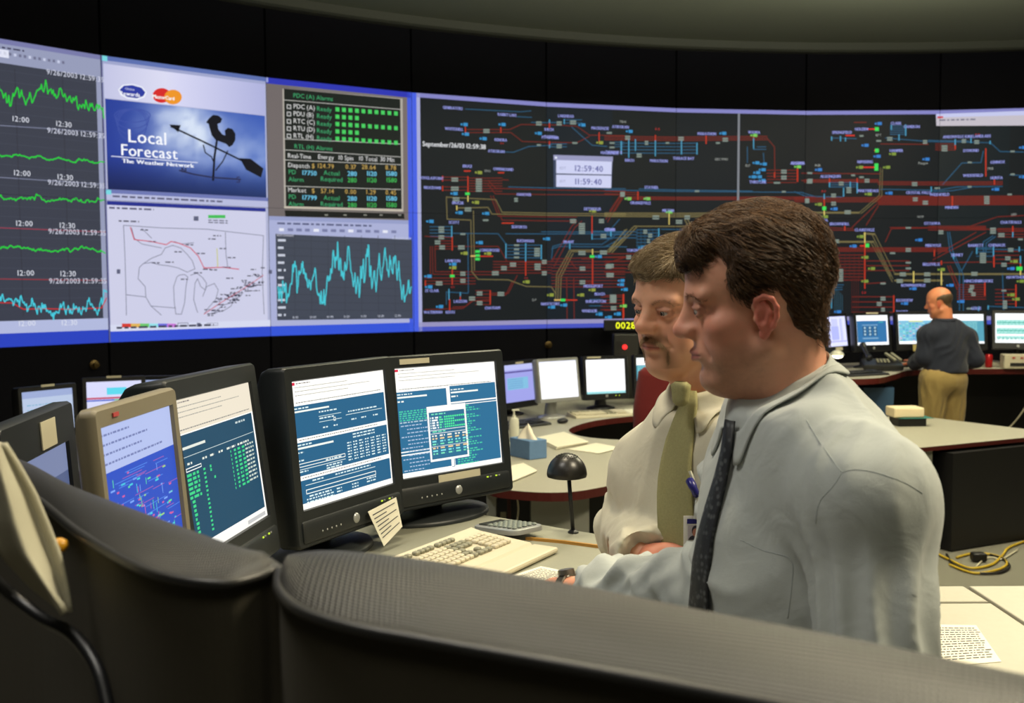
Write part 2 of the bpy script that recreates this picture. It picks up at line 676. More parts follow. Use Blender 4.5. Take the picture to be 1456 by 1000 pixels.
wshape([K1(*p) for p in ((638, 292), (648, 278), (660, 268), (676, 270), (688, 280), (684, 292), (674, 296), (676, 312), (688, 328), (698, 332), (696, 316), (706, 308), (720, 312), (729, 326), (729, 346), (720, 362), (710, 368), (700, 358), (684, 352), (668, 346), (656, 332), (650, 312), (646, 296))], DK)
wline([K1(530, 304), K1(640, 356), K1(760, 415)], 2.6, DK)
wshape([K1(*p) for p in ((524, 298), (560, 300), (552, 322))], DK)
wshape([K1(*p) for p in ((742, 402), (776, 404), (816, 434), (808, 462), (762, 438))], DK)
wline([K1(672, 345), K1(664, 400), K1(660, 470)], 3.2, DK)
wline([K1(556, 440), K1(600, 452), K1(660, 462), K1(745, 468)], 2.2, (40, 44, 80))
wline([K1(630, 362), K1(636, 385), K1(655, 398), K1(664, 420)], 1.8, DK)
wline([K1(705, 380), K1(690, 412), K1(668, 440)], 1.8, DK)
wtext('N', *K1(562, 446), 7, (40, 44, 80), dz=1, bold=.8)
wtext('S', *K1(732, 478), 9, (46, 50, 92), dz=1, bold=.8)
# map window
wall.z = 1
wall.rect(S1, 1.015, PW, .03, (110, 120, 180))
wall.rect(S1 + .01, 1.02, .04, .035, (120, 215, 225), 1)
wall.rect(S1, 1.045, PW, .05, (184, 188, 222))
wall.rect(S1 + .015, 1.105, PW - .04, .03, (36, 46, 140))
wall.rect(S1 + .015, 1.135, PW - .04, .93, (206, 207, 232))
wall.rect(S1, 2.06, PW, .055, (214, 218, 240))
wall.rect(S1, 2.115, PW, .085, (48, 76, 205))
wall.z = 2
wall.words(S1 + .06, 1.06, .9, .014, (90, 90, 120))
wall.words(S1 + .03, 1.15, .35, .014, (90, 90, 120))
wall.words(S1 + .06, 2.08, .8, .016, (60, 60, 80))
wall.words(S1 + .1, 1.25, .16, .012, (90, 90, 110))
for x0, y0, x1, y1 in ((362, 746, 373, 760), (600, 582, 615, 596), (832, 748, 842, 760), (610, 912, 622, 924)):
    wrect(*K1(x0, y0), *K1(x1, y1), (95, 98, 125))
wrect(*K1(645, 578), *K1(698, 588), (70, 190, 90))
for k in range(2):
    wall.words(*W(*K1(645, 592 + 7 * k)), .17, .01, (110, 112, 135))
for i, c in enumerate(((214, 60, 50), (226, 180, 90), (110, 200, 110), (150, 225, 235), (110, 110, 220), (200, 120, 215))):
    wrect(*K1(378 + i * 28, 914), *K1(406 + i * 28, 926), c)
wall.frame(*W(*K1(550, 912)), .09, .03, .006, (120, 122, 145))
wall.frame(*W(*K1(640, 912)), .1, .025, .006, (160, 162, 185))
GL = (120, 122, 145)
for pts in (((383, 610), (500, 618), (640, 622), (816, 642)), ((383, 610), (388, 720), (392, 888)), ((816, 642), (812, 760), (818, 885)),
            ((392, 825), (452, 832)), ((452, 832), (450, 800), (428, 775), (432, 740), (445, 728)), ((452, 832), (468, 860), (545, 866)), ((468, 860), (500, 888)),
            ((445, 728), (470, 712), (500, 700), (512, 680), (535, 672), (560, 680), (580, 700), (596, 720), (604, 745), (580, 755), (552, 742), (520, 735), (492, 732), (470, 725), (445, 728)),
            ((548, 770), (538, 800), (540, 850), (545, 885), (562, 885), (572, 850), (576, 800), (582, 770), (572, 762), (556, 764), (548, 770)),
            ((590, 765), (610, 758), (628, 772), (640, 790), (636, 810), (622, 800), (612, 775), (604, 790), (600, 840), (612, 880)),
            ((628, 830), (640, 800), (664, 790), (676, 810), (668, 840), (650, 860), (632, 885)),
            ((664, 880), (690, 858), (720, 848), (716, 860), (690, 876), (664, 880)), ((700, 838), (730, 825), (752, 818), (745, 830), (712, 842), (700, 838)),
            ((698, 632), (700, 700), (706, 742)), ((408, 618), (416, 650), (440, 668), (500, 680)), ((440, 620), (470, 650)), ((540, 660), (560, 668), (600, 664))):
    wline([K1(*p) for p in pts], 1.0, GL)
for pts in (((404, 616), (416, 654), (468, 660), (515, 670), (530, 660), (556, 666), (590, 680), (614, 705), (632, 742)), ((632, 742), (690, 740), (740, 746))):
    wline([K1(*p) for p in pts], 1.3, (205, 60, 85), 1)
wline([K1(x, y) for x, y in ((672, 682), (674, 725), (674, 740))], 1.2, (200, 200, 90))
wline([K1(x, y) for x, y in ((632, 885), (680, 852), (740, 815), (790, 782), (815, 765))], 1.1, (200, 90, 110), 1)
r = random.Random(5)
for k in range(70):
    t = r.random()
    x, y = 640 + 180 * t + r.gauss(0, 20), 880 - 120 * t + r.gauss(0, 12)
    if 600 < x < 815 and y < 888:
        wall.words(*W(*K1(x, y)), .05, .009, (70, 70, 90))
for x, y in ((435, 622), (460, 658), (470, 724), (512, 722), (540, 690), (575, 668), (610, 695), (628, 744), (650, 746), (690, 738), (705, 708), (660, 640), (645, 650), (700, 772), (600, 755), (560, 775), (680, 680)):
    wall.words(*W(*K1(x, y)), .07, .01, (80, 80, 100))

# -- alarm panel over demand chart (third column)
S2 = 2 * PW
K2 = lambda x, y: (370 + x / 2.44, 90 + y / 2.44)
wall.z = 0
wall.rect(S2, 0, PW, H, (170, 176, 214))
wall.z = 1
wall.rect(S2, 0, PW, .05, (46, 54, 178))
wall.rect(S2, .05, .3, 1.12, (112, 104, 104))
wall.rect(S2 + .2, .05, 1.0, 1.12, (120, 114, 110))
wall.rect(S2, 0, .02, .04, (150, 160, 220), 1)
wall.rect(S2, 2.115, PW, .085, (52, 84, 215))
wall.rect(S2 + 1.2, .05, .13, 1.12, (118, 108, 106))
wall.rect(S2 + PW - .045, 0, .045, H, (66, 92, 220))
wall.z = 2
wquad([K2(78, 88), K2(495, 122), K2(498, 515), K2(84, 502)], (176, 170, 160))
wquad([K2(83, 88), K2(487, 124), K2(492, 506), K2(90, 496)], (24, 30, 28), 1)
wquad([K2(86, 510), K2(500, 522), K2(502, 540), K2(88, 532)], (24, 26, 26), 1)
wquad([K2(84, 496), K2(495, 507), K2(495, 514), K2(84, 503)], (196, 186, 170), 1)
for x in (225, 290, 360, 415, 480):
    wall.words(*W(*K2(x, 524)), .03, .012, (150, 150, 140))
wall.z = 4
TG, TGN, TW, TO, TC = (62, 170, 112), (70, 205, 96), (225, 225, 225), (205, 170, 90), (110, 200, 235)
wtext('PDC (A) Alarms', *K2(116, 118), 6.0, TG)
for i, (nm, n) in enumerate((('PDC (A)', 10), ('PDU (B)', 4), ('RTC (C)', 10), ('RTU (D)', 4), ('RTL (H)', 10))):
    y = 156 + i * 25.5
    wtext(nm, *K2(117, y), 6.4, TW, sx=.95)
    wtext('Ready', *K2(198, y + 8), 6.2, TG, sx=.98)
    wall.frame(*W(*K2(93, y - 14)), .038, .038, .007, (200, 200, 200))
    for k in range(n):
        a, v = W(*K2(262 + k * 22.6, y + 2 + k * 1.6 - 6))
        wall.rect(a, v, .036, .036, TGN)
wtext('RTL (H) Alarms', *K2(120, 295), 6.0, TG)
for y0, y1 in ((127, 160), (262, 280), (300, 325), (335, 352), (426, 438)):
    wline([K2(84, y0), K2(488, y1)], .9, (190, 190, 185))
for x, s in ((97, 'Real-Time'), (202, 'Energy'), (272, '10 Spin'), (343, '10 Total'), (418, '30 Min')):
    wtext(s, *K2(x, 327 + (x - 97) * .04), 6.2, TW, sx=.93)
for yb, nm, pr, pd, a1 in ((360, 'Dispatch', '124.79', '17750', ('0.37', '28.64', '8.78')), (446, 'Market', '57.14', '17799', ('0.00', '1.29', '0.45'))):
    wtext(nm, *K2(98, yb), 6.2, TW)
    wtext('$', *K2(180, yb + 3), 6.2, TO)
    wtext(pr, *K2(258, yb + 6), 6.2, TO, 'r')
    for x, s in zip((335, 403, 474), a1):
        wtext(s, *K2(x, yb + 8 + (x - 335) * .02), 6.2, TO, 'r')
    wtext('PD', *K2(100, yb + 24), 6.2, TG)
    wtext(pd, *K2(146, yb + 27), 6.4, TC, bold=.4)
    wtext('Actual', *K2(278, yb + 30), 6.2, TG, 'r')
    wtext('Alarm', *K2(99, yb + 49), 6.2, TG)
    wtext('Required', *K2(288, yb + 52), 6.2, TG, 'r')
    for x, s in zip((337, 406, 476), ('280', '1120', '1580')):
        wtext(s, *K2(x, yb + 32), 6.4, TC, 'r', bold=.4)
        wtext(s, *K2(x, yb + 54), 6.2, TGN, 'r')
# demand chart
wall.z = 1
wall.rect(S2, 1.17, PW - .045, .035, (150, 158, 200), 1)
wall.z = 2
wquad([K2(54, 592), K2(528, 612), K2(530, 886), K2(60, 892)], (66, 72, 86))
for k in range(14):
    wall.words(*W(*K2(66 + k * 30, 572 + k * .6)), .05, .025, (120, 125, 165) if k % 4 else (230, 232, 245))
wall.words(*W(*K2(60, 552)), .9, .016, (90, 95, 130))
wall.z = 3
for k in range(11):
    wline([K2(58, 612 + k * 27), K2(528, 630 + k * 25.5)], .7, (58, 62, 74))
    wall.words(*W(*K2(62, 610 + k * 26)), .07, .02, (200, 205, 220))
for k in range(8):
    wline([K2(120 + k * 58, 598), K2(122 + k * 58, 888)], .7, (56, 60, 72))
for k, s in enumerate(('8:50', '10:00', '10:40', '11:20', '11:50', '12:20', '12:50')):
    wtext(s, *K2(114 + k * 59, 886 - k), 3, (210, 215, 230))
wtext('AEO Demand', *K2(58, 600), 3, (215, 215, 230))
wtext('9/26/2003 12:59', *K2(525, 612), 3, (205, 210, 230), 'r')
wall.z = 5
keys = [(62, 800), (75, 810), (88, 740), (98, 830), (112, 720), (130, 740), (150, 700), (170, 755), (185, 720), (205, 770), (217, 800), (232, 750), (250, 690), (270, 665), (290, 700), (307, 660), (322, 750), (345, 770), (365, 700), (377, 680), (390, 780), (410, 720), (430, 700), (450, 705), (470, 690), (492, 800), (510, 790), (528, 770)]
def kf(x):
    cx = (x - 370) * 2.44
    for (xa, ya), (xb, yb) in zip(keys, keys[1:]):
        if cx <= xb:
            t = (cx - xa) / (xb - xa)
            return 90 + (ya + (yb - ya) * t) / 2.44
    return 90 + keys[-1][1] / 2.44
trace(395.6, 586, kf, 12, (72, 200, 215), 1.7, .75, 11)

# -- system map board (remaining columns)
S3 = W(594, 300)[0]
wall.z = 0
wall.rect(S3, 0, NCOL * PW - S3, H, (22, 27, 30))
wall.z = 1
wall.rect(S3 - .05, 0, .06, H, (70, 96, 226), 1)
wall.rect(S3, 0, .035, H, (168, 172, 214), 2)
wall.rect(S3, 0, NCOL * PW - S3, .04, (132, 132, 196), 2)
wall.rect(S3, H - .085, NCOL * PW - S3, .042, (150, 146, 190), 2)
wall.rect(S3, H - .043, NCOL * PW - S3, .043, (72, 84, 190), 2)
for c in range(3, 8):
    wall.rect(c * PW, .04, .5 * PW, H - .13, ((22, 27, 30), (22, 27, 31), (20, 29, 38), (20, 26, 32), (22, 26, 30), (21, 30, 34), (21, 28, 31))[c - 2], 0)
RD, RB, BL, CY, TN, GR, LA = (112, 36, 30), (196, 56, 34), (40, 88, 120), (74, 158, 196), (116, 106, 68), (126, 140, 132), (148, 154, 226)
KA = lambda x, y: (590 + x / 2.777, 120 + y / 2.777)
KB = lambda x, y: (860 + x / 2.857, 130 + y / 2.857)
KC = lambda x, y: (1130 + x / 2.942, 140 + y / 2.942)
def lines(K, col, w, *paths, dz=0):
    for p in paths:
        wline([K(*q) for q in p], w * .78, col, dz)
def buses(K, col, *bs):
    for x, y0, y1 in bs:
        wline([K(x, y0), K(x, y1)], 1.5, col, 3)
def boxes(K, *bs):
    for x, y, w, n in bs:
        for k in range(n):
            wrect(*K(x - w / 2, y + k * 9 - 4), *K(x + w / 2, y + k * 9 + 3), GR, 4)
def names(K, *ls):
    for s, x, y in ls:
        px, py = K(x, y)
        wtext(s, px, py + 2, 4.0, LA, 'c', .82, 5, .35)
def chips(K, col, *cs):
    for x, y in cs:
        a, v = W(*K(x, y))
        wall.rect(a - .036, v - .008, .02, .018, col, 4)
        wall.rect(a - .008, v - .015, .044, .030, col, 4)
wall.z = 2
fan = lambda x0, x1, y0, y1, n: [((x0, y0 + (y1 - y0) * k / max(1, n - 1)), (x1, y0 + (y1 - y0) * k / max(1, n - 1))) for k in range(n)]
# left part
lines(KA, RD, 1.5, ((200, 178), (375, 178), (420, 158), (560, 160), (640, 165), (690, 200), (830, 202)), ((200, 190), (380, 190), (425, 225), (640, 230), (690, 205)), *fan(108, 210, 366, 378, 2), *fan(108, 210, 405, 418, 2), *fan(210, 345, 370, 422, 6),
      ((290, 380), (320, 410), (833, 422)), ((290, 395), (318, 432), (833, 436)), ((345, 376), (370, 378)), ((300, 440), (330, 520), (640, 524)), ((310, 440), (345, 536), (640, 540)),
      ((40, 600), (150, 605)), *fan(80, 150, 618, 650, 4), ((80, 640), (330, 640), (365, 700), (520, 705)), ((70, 640), (72, 750), (320, 752)), ((80, 640), (82, 740), (330, 740)), ((62, 640), (62, 760)),
      *fan(40, 240, 765, 788, 3), ((40, 890), (190, 885), (230, 855), (300, 850)), ((150, 880), (200, 878), (235, 845)), *fan(240, 300, 815, 870, 5), ((300, 825), (370, 825), (405, 755)), ((300, 832), (360, 832), (385, 780)),
      *fan(310, 540, 700, 745, 5), *fan(540, 830, 700, 800, 9), ((540, 700), (620, 560), (640, 540)), ((550, 720), (632, 565), (660, 540)), ((600, 680), (640, 730)), ((600, 765), (602, 940)), ((628, 765), (630, 940)),
      ((540, 690), (833, 680)), ((790, 500), (833, 430)), ((770, 500), (820, 425)), *fan(735, 825, 840, 890, 5), *fan(660, 705, 660, 780, 5))
lines(KA, BL, 1.5, ((200, 97), (420, 108), (460, 104)), ((405, 127), (462, 130)), ((460, 150), (560, 150)), *fan(590, 660, 140, 152, 2), ((320, 265), (390, 268), (450, 245), (540, 240)), *fan(530, 600, 235, 246, 2),
      ((370, 405), (833, 412)), *fan(60, 145, 562, 600, 4), ((150, 588), (330, 590), (360, 630)), ((360, 590), (833, 590)), ((500, 582), (833, 584)), *fan(360, 500, 635, 685, 5), ((540, 690), (545, 640), (580, 630), (740, 632), (800, 590)), ((540, 650), (570, 640), (750, 642), (833, 600)), *fan(700, 780, 580, 610, 3), ((125, 820), (210, 825)), ((125, 820), (125, 870)), ((210, 590), (212, 825)), ((620, 168), (700, 240), (760, 245)), *fan(790, 825, 228, 246, 3), *fan(690, 740, 850, 900, 3))
lines(KA, TN, 1.7, ((125, 445), (215, 450), (320, 455), (345, 505), (833, 512)), ((125, 445), (128, 532), (222, 536), (226, 740), (250, 770), (370, 772), (440, 798), (540, 800), (558, 830)), ((165, 488), (290, 486), (305, 512), (833, 520)), ((232, 500), (236, 735)),
      ((565, 850), (568, 760), (618, 660), (770, 662), (833, 600)), ((575, 850), (578, 760), (625, 668)), ((556, 850), (560, 750), (612, 655), (700, 655)), ((770, 655), (830, 575)))
buses(KA, RB, (200, 168, 192), (340, 170, 190), (110, 362, 382), (110, 402, 420), (210, 364, 426), (148, 602, 655), (148, 730, 790), (42, 775, 795), (298, 815, 868), (438, 700, 755), (138, 850, 892), (180, 835, 852), (700, 520, 590), (702, 690, 790), (728, 190, 230), (825, 830, 920), (532, 150, 172), (532, 225, 245))
buses(KA, CY, (146, 560, 602), (438, 628, 700), (360, 630, 685), (500, 635, 690), (532, 140, 152), (532, 240, 250), (590, 138, 155), (700, 590, 612), (612, 625, 650), (775, 570, 600), (135, 810, 850), (180, 822, 838), (815, 225, 260))
buses(KA, (225, 205, 110), (210, 440, 462), (166, 480, 496), (702, 652, 672))
for x0, x1, y in ((222, 240, 678), (552, 578, 852)):
    wline([KA(x0, y), KA(x1, y)], 1.8, (230, 190, 110), 4)
for x0, x1, y in ((245, 308, 679), (590, 640, 852), (195, 220, 342), (330, 352, 349), (345, 390, 548)):
    wline([KA(x0, y), KA(x1, y)], 1.6, RB, 3)
boxes(KA, (283, 180, 24, 2), (158, 372, 26, 2), (158, 408, 30, 2), (253, 376, 24, 6), (163, 450, 26, 2), (210, 490, 26, 2), (280, 537, 22, 1), (105, 565, 22, 3), (105, 600, 22, 2), (90, 620, 22, 2), (108, 640, 22, 2), (190, 592, 20, 1), (184, 640, 26, 2), (190, 744, 20, 2), (190, 772, 20, 2), (96, 782, 26, 2), (226, 842, 24, 2), (256, 822, 22, 2), (256, 860, 22, 2), (340, 824, 26, 2), (318, 742, 26, 2), (352, 722, 22, 2), (388, 708, 24, 2), (402, 636, 20, 1), (402, 652, 20, 1), (402, 668, 20, 1), (402, 684, 20, 1), (483, 650, 22, 4), (485, 712, 24, 3), (512, 697, 20, 2), (512, 742, 20, 2), (570, 150, 20, 2), (625, 146, 24, 2), (570, 240, 20, 2), (625, 536, 24, 2), (737, 536, 20, 2), (660, 552, 24, 5), (660, 662, 28, 2), (745, 660, 28, 2), (662, 724, 22, 2), (662, 778, 22, 2), (765, 716, 24, 2), (770, 750, 26, 2), (745, 595, 22, 2), (785, 840, 22, 3), (785, 880, 22, 2), (820, 432, 18, 2), (400, 452, 14, 2), (490, 150, 22, 2), (490, 240, 16, 1), (632, 232, 20, 1), (768, 192, 20, 1))
names(KA, ('GENERATORS', 150, 93), ('WHITESHELL', 155, 176), ('KENORA', 340, 219), ('RABBIT LAKE', 365, 120), ('ATIKOKAN', 322, 264), ('BRUCE', 208, 323), ('DOUGLASPOINT', 66, 370), ('BRUCEHWB', 70, 408), ('OWENSOUND', 350, 335), ('BRUCEB', 170, 468), ('SCOTT', 155, 545), ('LAMBTON', 150, 697), ('ST CLAIR', 68, 815), ('WATERMAN', 72, 900), ('KEITH', 140, 900), ('CHATHAM', 307, 883), ('LONGWOOD', 296, 655), ('BUCHANAN', 437, 618), ('HANOVER', 432, 435), ('SEAFORTH', 412, 563), ('LAUZON', 180, 857), ('BIRCH', 530, 178), ('DRYDEN', 535, 207), ('PT ARTHUR', 535, 210), ('LAKEHEAD', 597, 125), ('MACKENZIE', 732, 173), ('DETWEILER', 702, 492), ('CEDAR', 772, 573), ('BRANT', 608, 622), ('NANTICOKE', 535, 867), ('MIDDLEPORT', 705, 797), ('BEACH', 730, 828), ('BURLINGTON', 715, 857), ('WINDSOR', 690, 895), ('THUNDER B', 785, 268))
chips(KA, (52, 140, 196), (195, 158), (200, 196), (345, 158), (270, 214), (488, 193), (60, 541), (155, 431), (175, 507), (280, 510), (255, 625), (150, 710), (52, 758), (55, 800), (98, 878), (520, 610), (588, 872), (540, 880), (725, 680), (728, 908), (800, 906), (765, 920), (660, 160), (815, 775))
chips(KA, (140, 152, 62), (252, 348), (240, 466), (195, 667), (288, 668), (150, 724), (440, 780), (535, 832), (655, 832), (700, 812), (702, 500), (730, 230))
for x, y in ((208, 432), (248, 660), (248, 676), (248, 690), (148, 757), (585, 852), (700, 680)):
    wrect(*KA(x - 9, y - 5), *KA(x + 9, y + 5), (60, 215, 90), 5)
for x, y in ((205, 342), (440, 765), (150, 800), (345, 232)):
    wtext('0.0', *KA(x, y + 4), 2.6, (190, 50, 50), 'c', dz=5)
a, v = W(601, 207)
wtext('September/26/03 12:59:38', 601, 207.5, 6.6, (226, 228, 232), 'l', .92, 5, .4)
wtext('SLP', *KA(472, 856), 3.2, (150, 155, 150), 'c', dz=5)
wtext('BNG', *KA(288, 346), 3.2, (150, 155, 150), 'c', dz=5)
# middle part
lines(KB, RD, 1.6, *fan(0, 660, 182, 196, 3), ((660, 190), (690, 225), (692, 350)), ((0, 405), (140, 412)), ((0, 416), (140, 420)), *fan(90, 857, 428, 438, 3), ((75, 420), (12, 530)), ((68, 420), (5, 520)), *fan(660, 780, 320, 370, 5), *fan(800, 857, 332, 362, 2), *fan(0, 150, 660, 735, 6), ((0, 700), (100, 670)), ((0, 830), (70, 828)), ((0, 860), (70, 862)), ((0, 890), (70, 888)))
lines(KB, BL, 1.5, *fan(70, 375, 210, 250, 4), ((0, 400), (800, 410), (857, 428)), ((140, 396), (600, 405)), *fan(0, 130, 570, 595, 3), *fan(130, 220, 562, 640, 7), ((580, 225), (580, 290)), ((620, 225), (655, 225)), ((605, 235), (655, 235)), ((645, 250), (648, 290)), ((0, 630), (90, 632)), ((0, 590), (60, 520)))
for k in range(6):
    wline([KB(132 + k * 16, 560), KB(132 + k * 16, 650)], .9, (36, 74, 100), 0)
lines(KB, TN, 1.8, *fan(0, 560, 494, 508, 3), ((20, 650), (120, 548), (380, 548), (410, 528), (560, 528)), ((30, 655), (130, 552)), ((12, 648), (90, 560)), ((325, 520), (400, 660)), ((335, 515), (410, 655)))
buses(KB, RB, (206, 178, 200), (412, 180, 212), (135, 408, 440), (605, 180, 190), (784, 315, 365), (75, 825, 930), (690, 330, 350))
buses(KB, CY, (98, 195, 268), (125, 195, 240), (206, 200, 262), (312, 200, 255), (375, 210, 255), (605, 190, 232), (220, 558, 630), (25, 568, 588), (68, 205, 255))
buses(KB, (220, 200, 110), (262, 495, 540))
boxes(KB, (93, 184, 20, 2), (170, 205, 14, 2), (310, 188, 22, 2), (490, 192, 22, 2), (140, 256, 20, 2), (255, 210, 14, 1), (375, 406, 18, 1), (73, 412, 18, 2), (95, 434, 16, 1), (172, 434, 16, 1), (208, 508, 26, 2), (302, 526, 26, 2), (335, 508, 22, 2), (457, 500, 24, 1), (462, 526, 24, 1), (165, 566, 16, 2), (185, 582, 16, 2), (178, 604, 12, 2), (190, 620, 16, 2), (98, 670, 20, 2), (22, 705, 30, 2), (22, 742, 30, 2), (34, 830, 26, 4), (728, 322, 22, 2), (728, 346, 22, 2), (700, 372, 26, 1), (728, 408, 16, 1), (822, 442, 18, 2), (830, 494, 26, 2), (832, 362, 22, 2), (832, 332, 18, 1), (30, 210, 20, 1), (30, 228, 20, 1), (460, 210, 16, 1))
names(KB, ('ATIKOKAN', 64, 144), ('BIRCH', 101, 280), ('MARATHON', 220, 282), ('TERRACE BAY', 320, 272), ('MARATHON', 415, 172), ('WAWA', 607, 166), ('ALGOMA', 782, 292), ('THIRD LINE', 622, 368), ('ORANGEVILLE', 146, 453), ('STAYNER', 190, 390), ('MILTON', 258, 484), ('BURLINGTON', 268, 592), ('TORONTO', 122, 646), ('CEDAR', 20, 562), ('MACKENZIE', 20, 250))
chips(KB, (52, 140, 196), (100, 162), (480, 170), (615, 290), (645, 295), (640, 318), (618, 330), (600, 347), (625, 347), (640, 362), (150, 634), (15, 918), (52, 905), (65, 785), (80, 805))
chips(KB, (120, 200, 90), (95, 436), (172, 436), (606, 178), (784, 306), (262, 490), (76, 872))
for s, x, y in (('BLF', 582, 306), ('NET', 626, 458), ('OSL', 735, 458), ('GEC PMU', 474, 280), ('TBW', 75, 128)):
    wtext(s, *KB(x, y), 3.2, (165, 170, 165), 'c', dz=5)
wtext('0.0', *KB(215, 158), 3.5, (190, 50, 50), 'c', dz=5)
wall.rect(W(1048, 300)[0], .04, .022, W(1050, 310)[1] + .2, (128, 132, 140), 6)
# stretch of the map behind the two men
lines(KB, RD, 1.5, *fan(150, 800, 660, 676, 2), *fan(150, 520, 700, 735, 4), *fan(520, 800, 705, 740, 4), ((500, 676), (560, 760), (800, 765)), *fan(420, 800, 830, 850, 3), ((300, 735), (340, 860), (440, 862)), *fan(130, 300, 850, 905, 5))
lines(KB, BL, 1.5, *fan(230, 640, 590, 606, 2), ((640, 600), (690, 660), (800, 662)), *fan(480, 700, 790, 806, 2), *fan(180, 330, 780, 800, 3), ((230, 560), (420, 562), (450, 600)))
lines(KB, TN, 1.8, ((400, 660), (440, 690), (800, 692)), ((410, 655), (450, 682), (800, 684)), ((560, 508), (600, 545), (800, 548)))
buses(KB, RB, (300, 655, 740), (430, 690, 740), (600, 820, 860), (720, 700, 770), (200, 845, 910))
buses(KB, CY, (330, 585, 612), (560, 585, 612), (600, 785, 812), (250, 775, 805))
boxes(KB, (180, 664, 24, 2), (360, 704, 24, 3), (480, 704, 24, 3), (560, 664, 22, 2), (660, 704, 24, 3), (660, 832, 24, 2), (500, 836, 22, 2), (250, 855, 22, 4), (640, 592, 18, 2), (400, 592, 18, 2), (560, 794, 18, 2), (280, 786, 18, 2), (640, 684, 24, 1), (760, 664, 22, 2))
names(KB, ('PICKERING', 300, 640), ('CHERRYWOOD', 430, 772), ('LEASIDE', 330, 572), ('MANBY', 560, 572), ('TRAFALGAR', 600, 878), ('PARKWAY', 720, 786), ('FINCH', 200, 925), ('OAKVILLE', 250, 762), ('BRIDGMAN', 470, 640))
chips(KB, (52, 140, 196), (320, 625), (450, 785), (585, 625), (620, 890), (740, 800), (270, 820), (520, 640))
chips(KB, (120, 140, 62), (300, 752), (430, 755), (720, 692), (600, 812))
# right part
lines(KC, RD, 1.6, ((40, 313), (360, 315)), *fan(40, 350, 340, 350, 3), *fan(0, 360, 415, 432, 4), *fan(350, 870, 348, 360, 3), *fan(350, 959, 408, 444, 9), ((300, 530), (350, 450)), ((240, 540), (345, 440)), ((120, 540), (245, 545)), ((120, 550), (255, 552)), ((380, 600), (405, 545), (560, 542), (720, 545), (959, 552)), ((400, 540), (800, 540)), *fan(560, 800, 535, 550, 3), ((720, 540), (850, 495), (959, 490)), ((580, 675), (800, 560)), ((600, 650), (760, 560)), *fan(150, 640, 625, 640, 4), *fan(145, 290, 655, 760, 9), ((560, 688), (830, 684)), *fan(300, 480, 680, 720, 3), ((300, 775), (380, 770)), *fan(240, 420, 830, 895, 4), ((640, 700), (680, 800)), ((650, 700), (690, 790)), *fan(680, 800, 780, 840, 7), ((360, 190), (560, 192)), ((250, 100), (300, 100)), *fan(590, 672, 190, 215, 4), ((800, 215), (800, 325)), *fan(840, 925, 800, 860, 5), *fan(830, 940, 640, 690, 4), *fan(850, 959, 545, 580, 4))
for k in range(8):
    wline([KC(150 + k * 20, 650), KC(150 + k * 20, 755)], .8, (88, 32, 28), 0)
    wline([KC(240 + (k % 4) * 9, 745), KC(240 + (k % 4) * 9, 900)], .8, (80, 34, 30), 0)
lines(KC, BL, 1.5, ((0, 390), (50, 410), (200, 412)), *fan(145, 260, 352, 370, 3), ((155, 165), (260, 168)), *fan(400, 465, 115, 150, 5), ((380, 165), (560, 180), (700, 182), (820, 185), (860, 222), (959, 224)), ((560, 175), (730, 178)), ((360, 380), (600, 384), (680, 370), (870, 368)), ((580, 390), (660, 386), (740, 372)), ((620, 360), (700, 270), (780, 268), (790, 220)), ((640, 560), (650, 640), (690, 720), (690, 890)), ((648, 560), (662, 640), (706, 740), (706, 890)), ((700, 720), (745, 640)), ((760, 630), (959, 634)), *fan(760, 835, 625, 660, 3), ((790, 640), (790, 600), (830, 575)), ((800, 640), (802, 605), (840, 578)), *fan(160, 200, 790, 800, 2), ((155, 780), (205, 780)), ((870, 730), (875, 890)), ((720, 880), (770, 880)), ((810, 870), (959, 875)), ((940, 205), (959, 205)), ((900, 320), (959, 322)))
for k in range(5):
    wline([KC(168 + k * 8, 790 + k * 8), KC(168 + k * 8, 890)], .7, (50, 92, 110), 0)
lines(KC, TN, 3.2, ((50, 478), (270, 478)), ((120, 600), (330, 600)), ((290, 565), (335, 568)), ((420, 735), (959, 735)), ((420, 762), (620, 762)))
lines(KC, TN, 1.2, ((270, 478), (355, 405), (360, 290)), ((278, 482), (365, 408), (368, 295)), ((335, 565), (420, 735)), ((325, 570), (412, 755)), ((330, 600), (402, 745)), ((320, 604), (410, 768)))
buses(KC, RB, (12, 290, 348), (146, 335, 352), (262, 335, 352), (124, 420, 455), (210, 535, 552), (294, 605, 795), (672, 195, 212), (660, 410, 448), (836, 340, 360), (415, 825, 895), (796, 770, 825), (834, 660, 705), (926, 780, 870), (614, 680, 695), (913, 535, 560), (800, 210, 325), (154, 715, 770), (585, 635, 660), (945, 690, 705))
buses(KC, CY, (124, 400, 420), (146, 352, 370), (205, 375, 410), (262, 352, 395), (233, 350, 372), (154, 765, 878), (155, 160, 175), (192, 158, 178), (213, 165, 178), (405, 112, 130), (465, 110, 155), (437, 152, 175), (672, 172, 195), (738, 165, 185), (818, 178, 190), (832, 622, 660), (762, 625, 650), (810, 868, 882), (770, 872, 890), (913, 560, 580), (945, 660, 690), (572, 370, 390), (665, 650, 670), (940, 622, 640))
buses(KC, (228, 208, 110), (294, 562, 605), (124, 460, 500), (614, 720, 780), (498, 725, 770), (945, 710, 738))
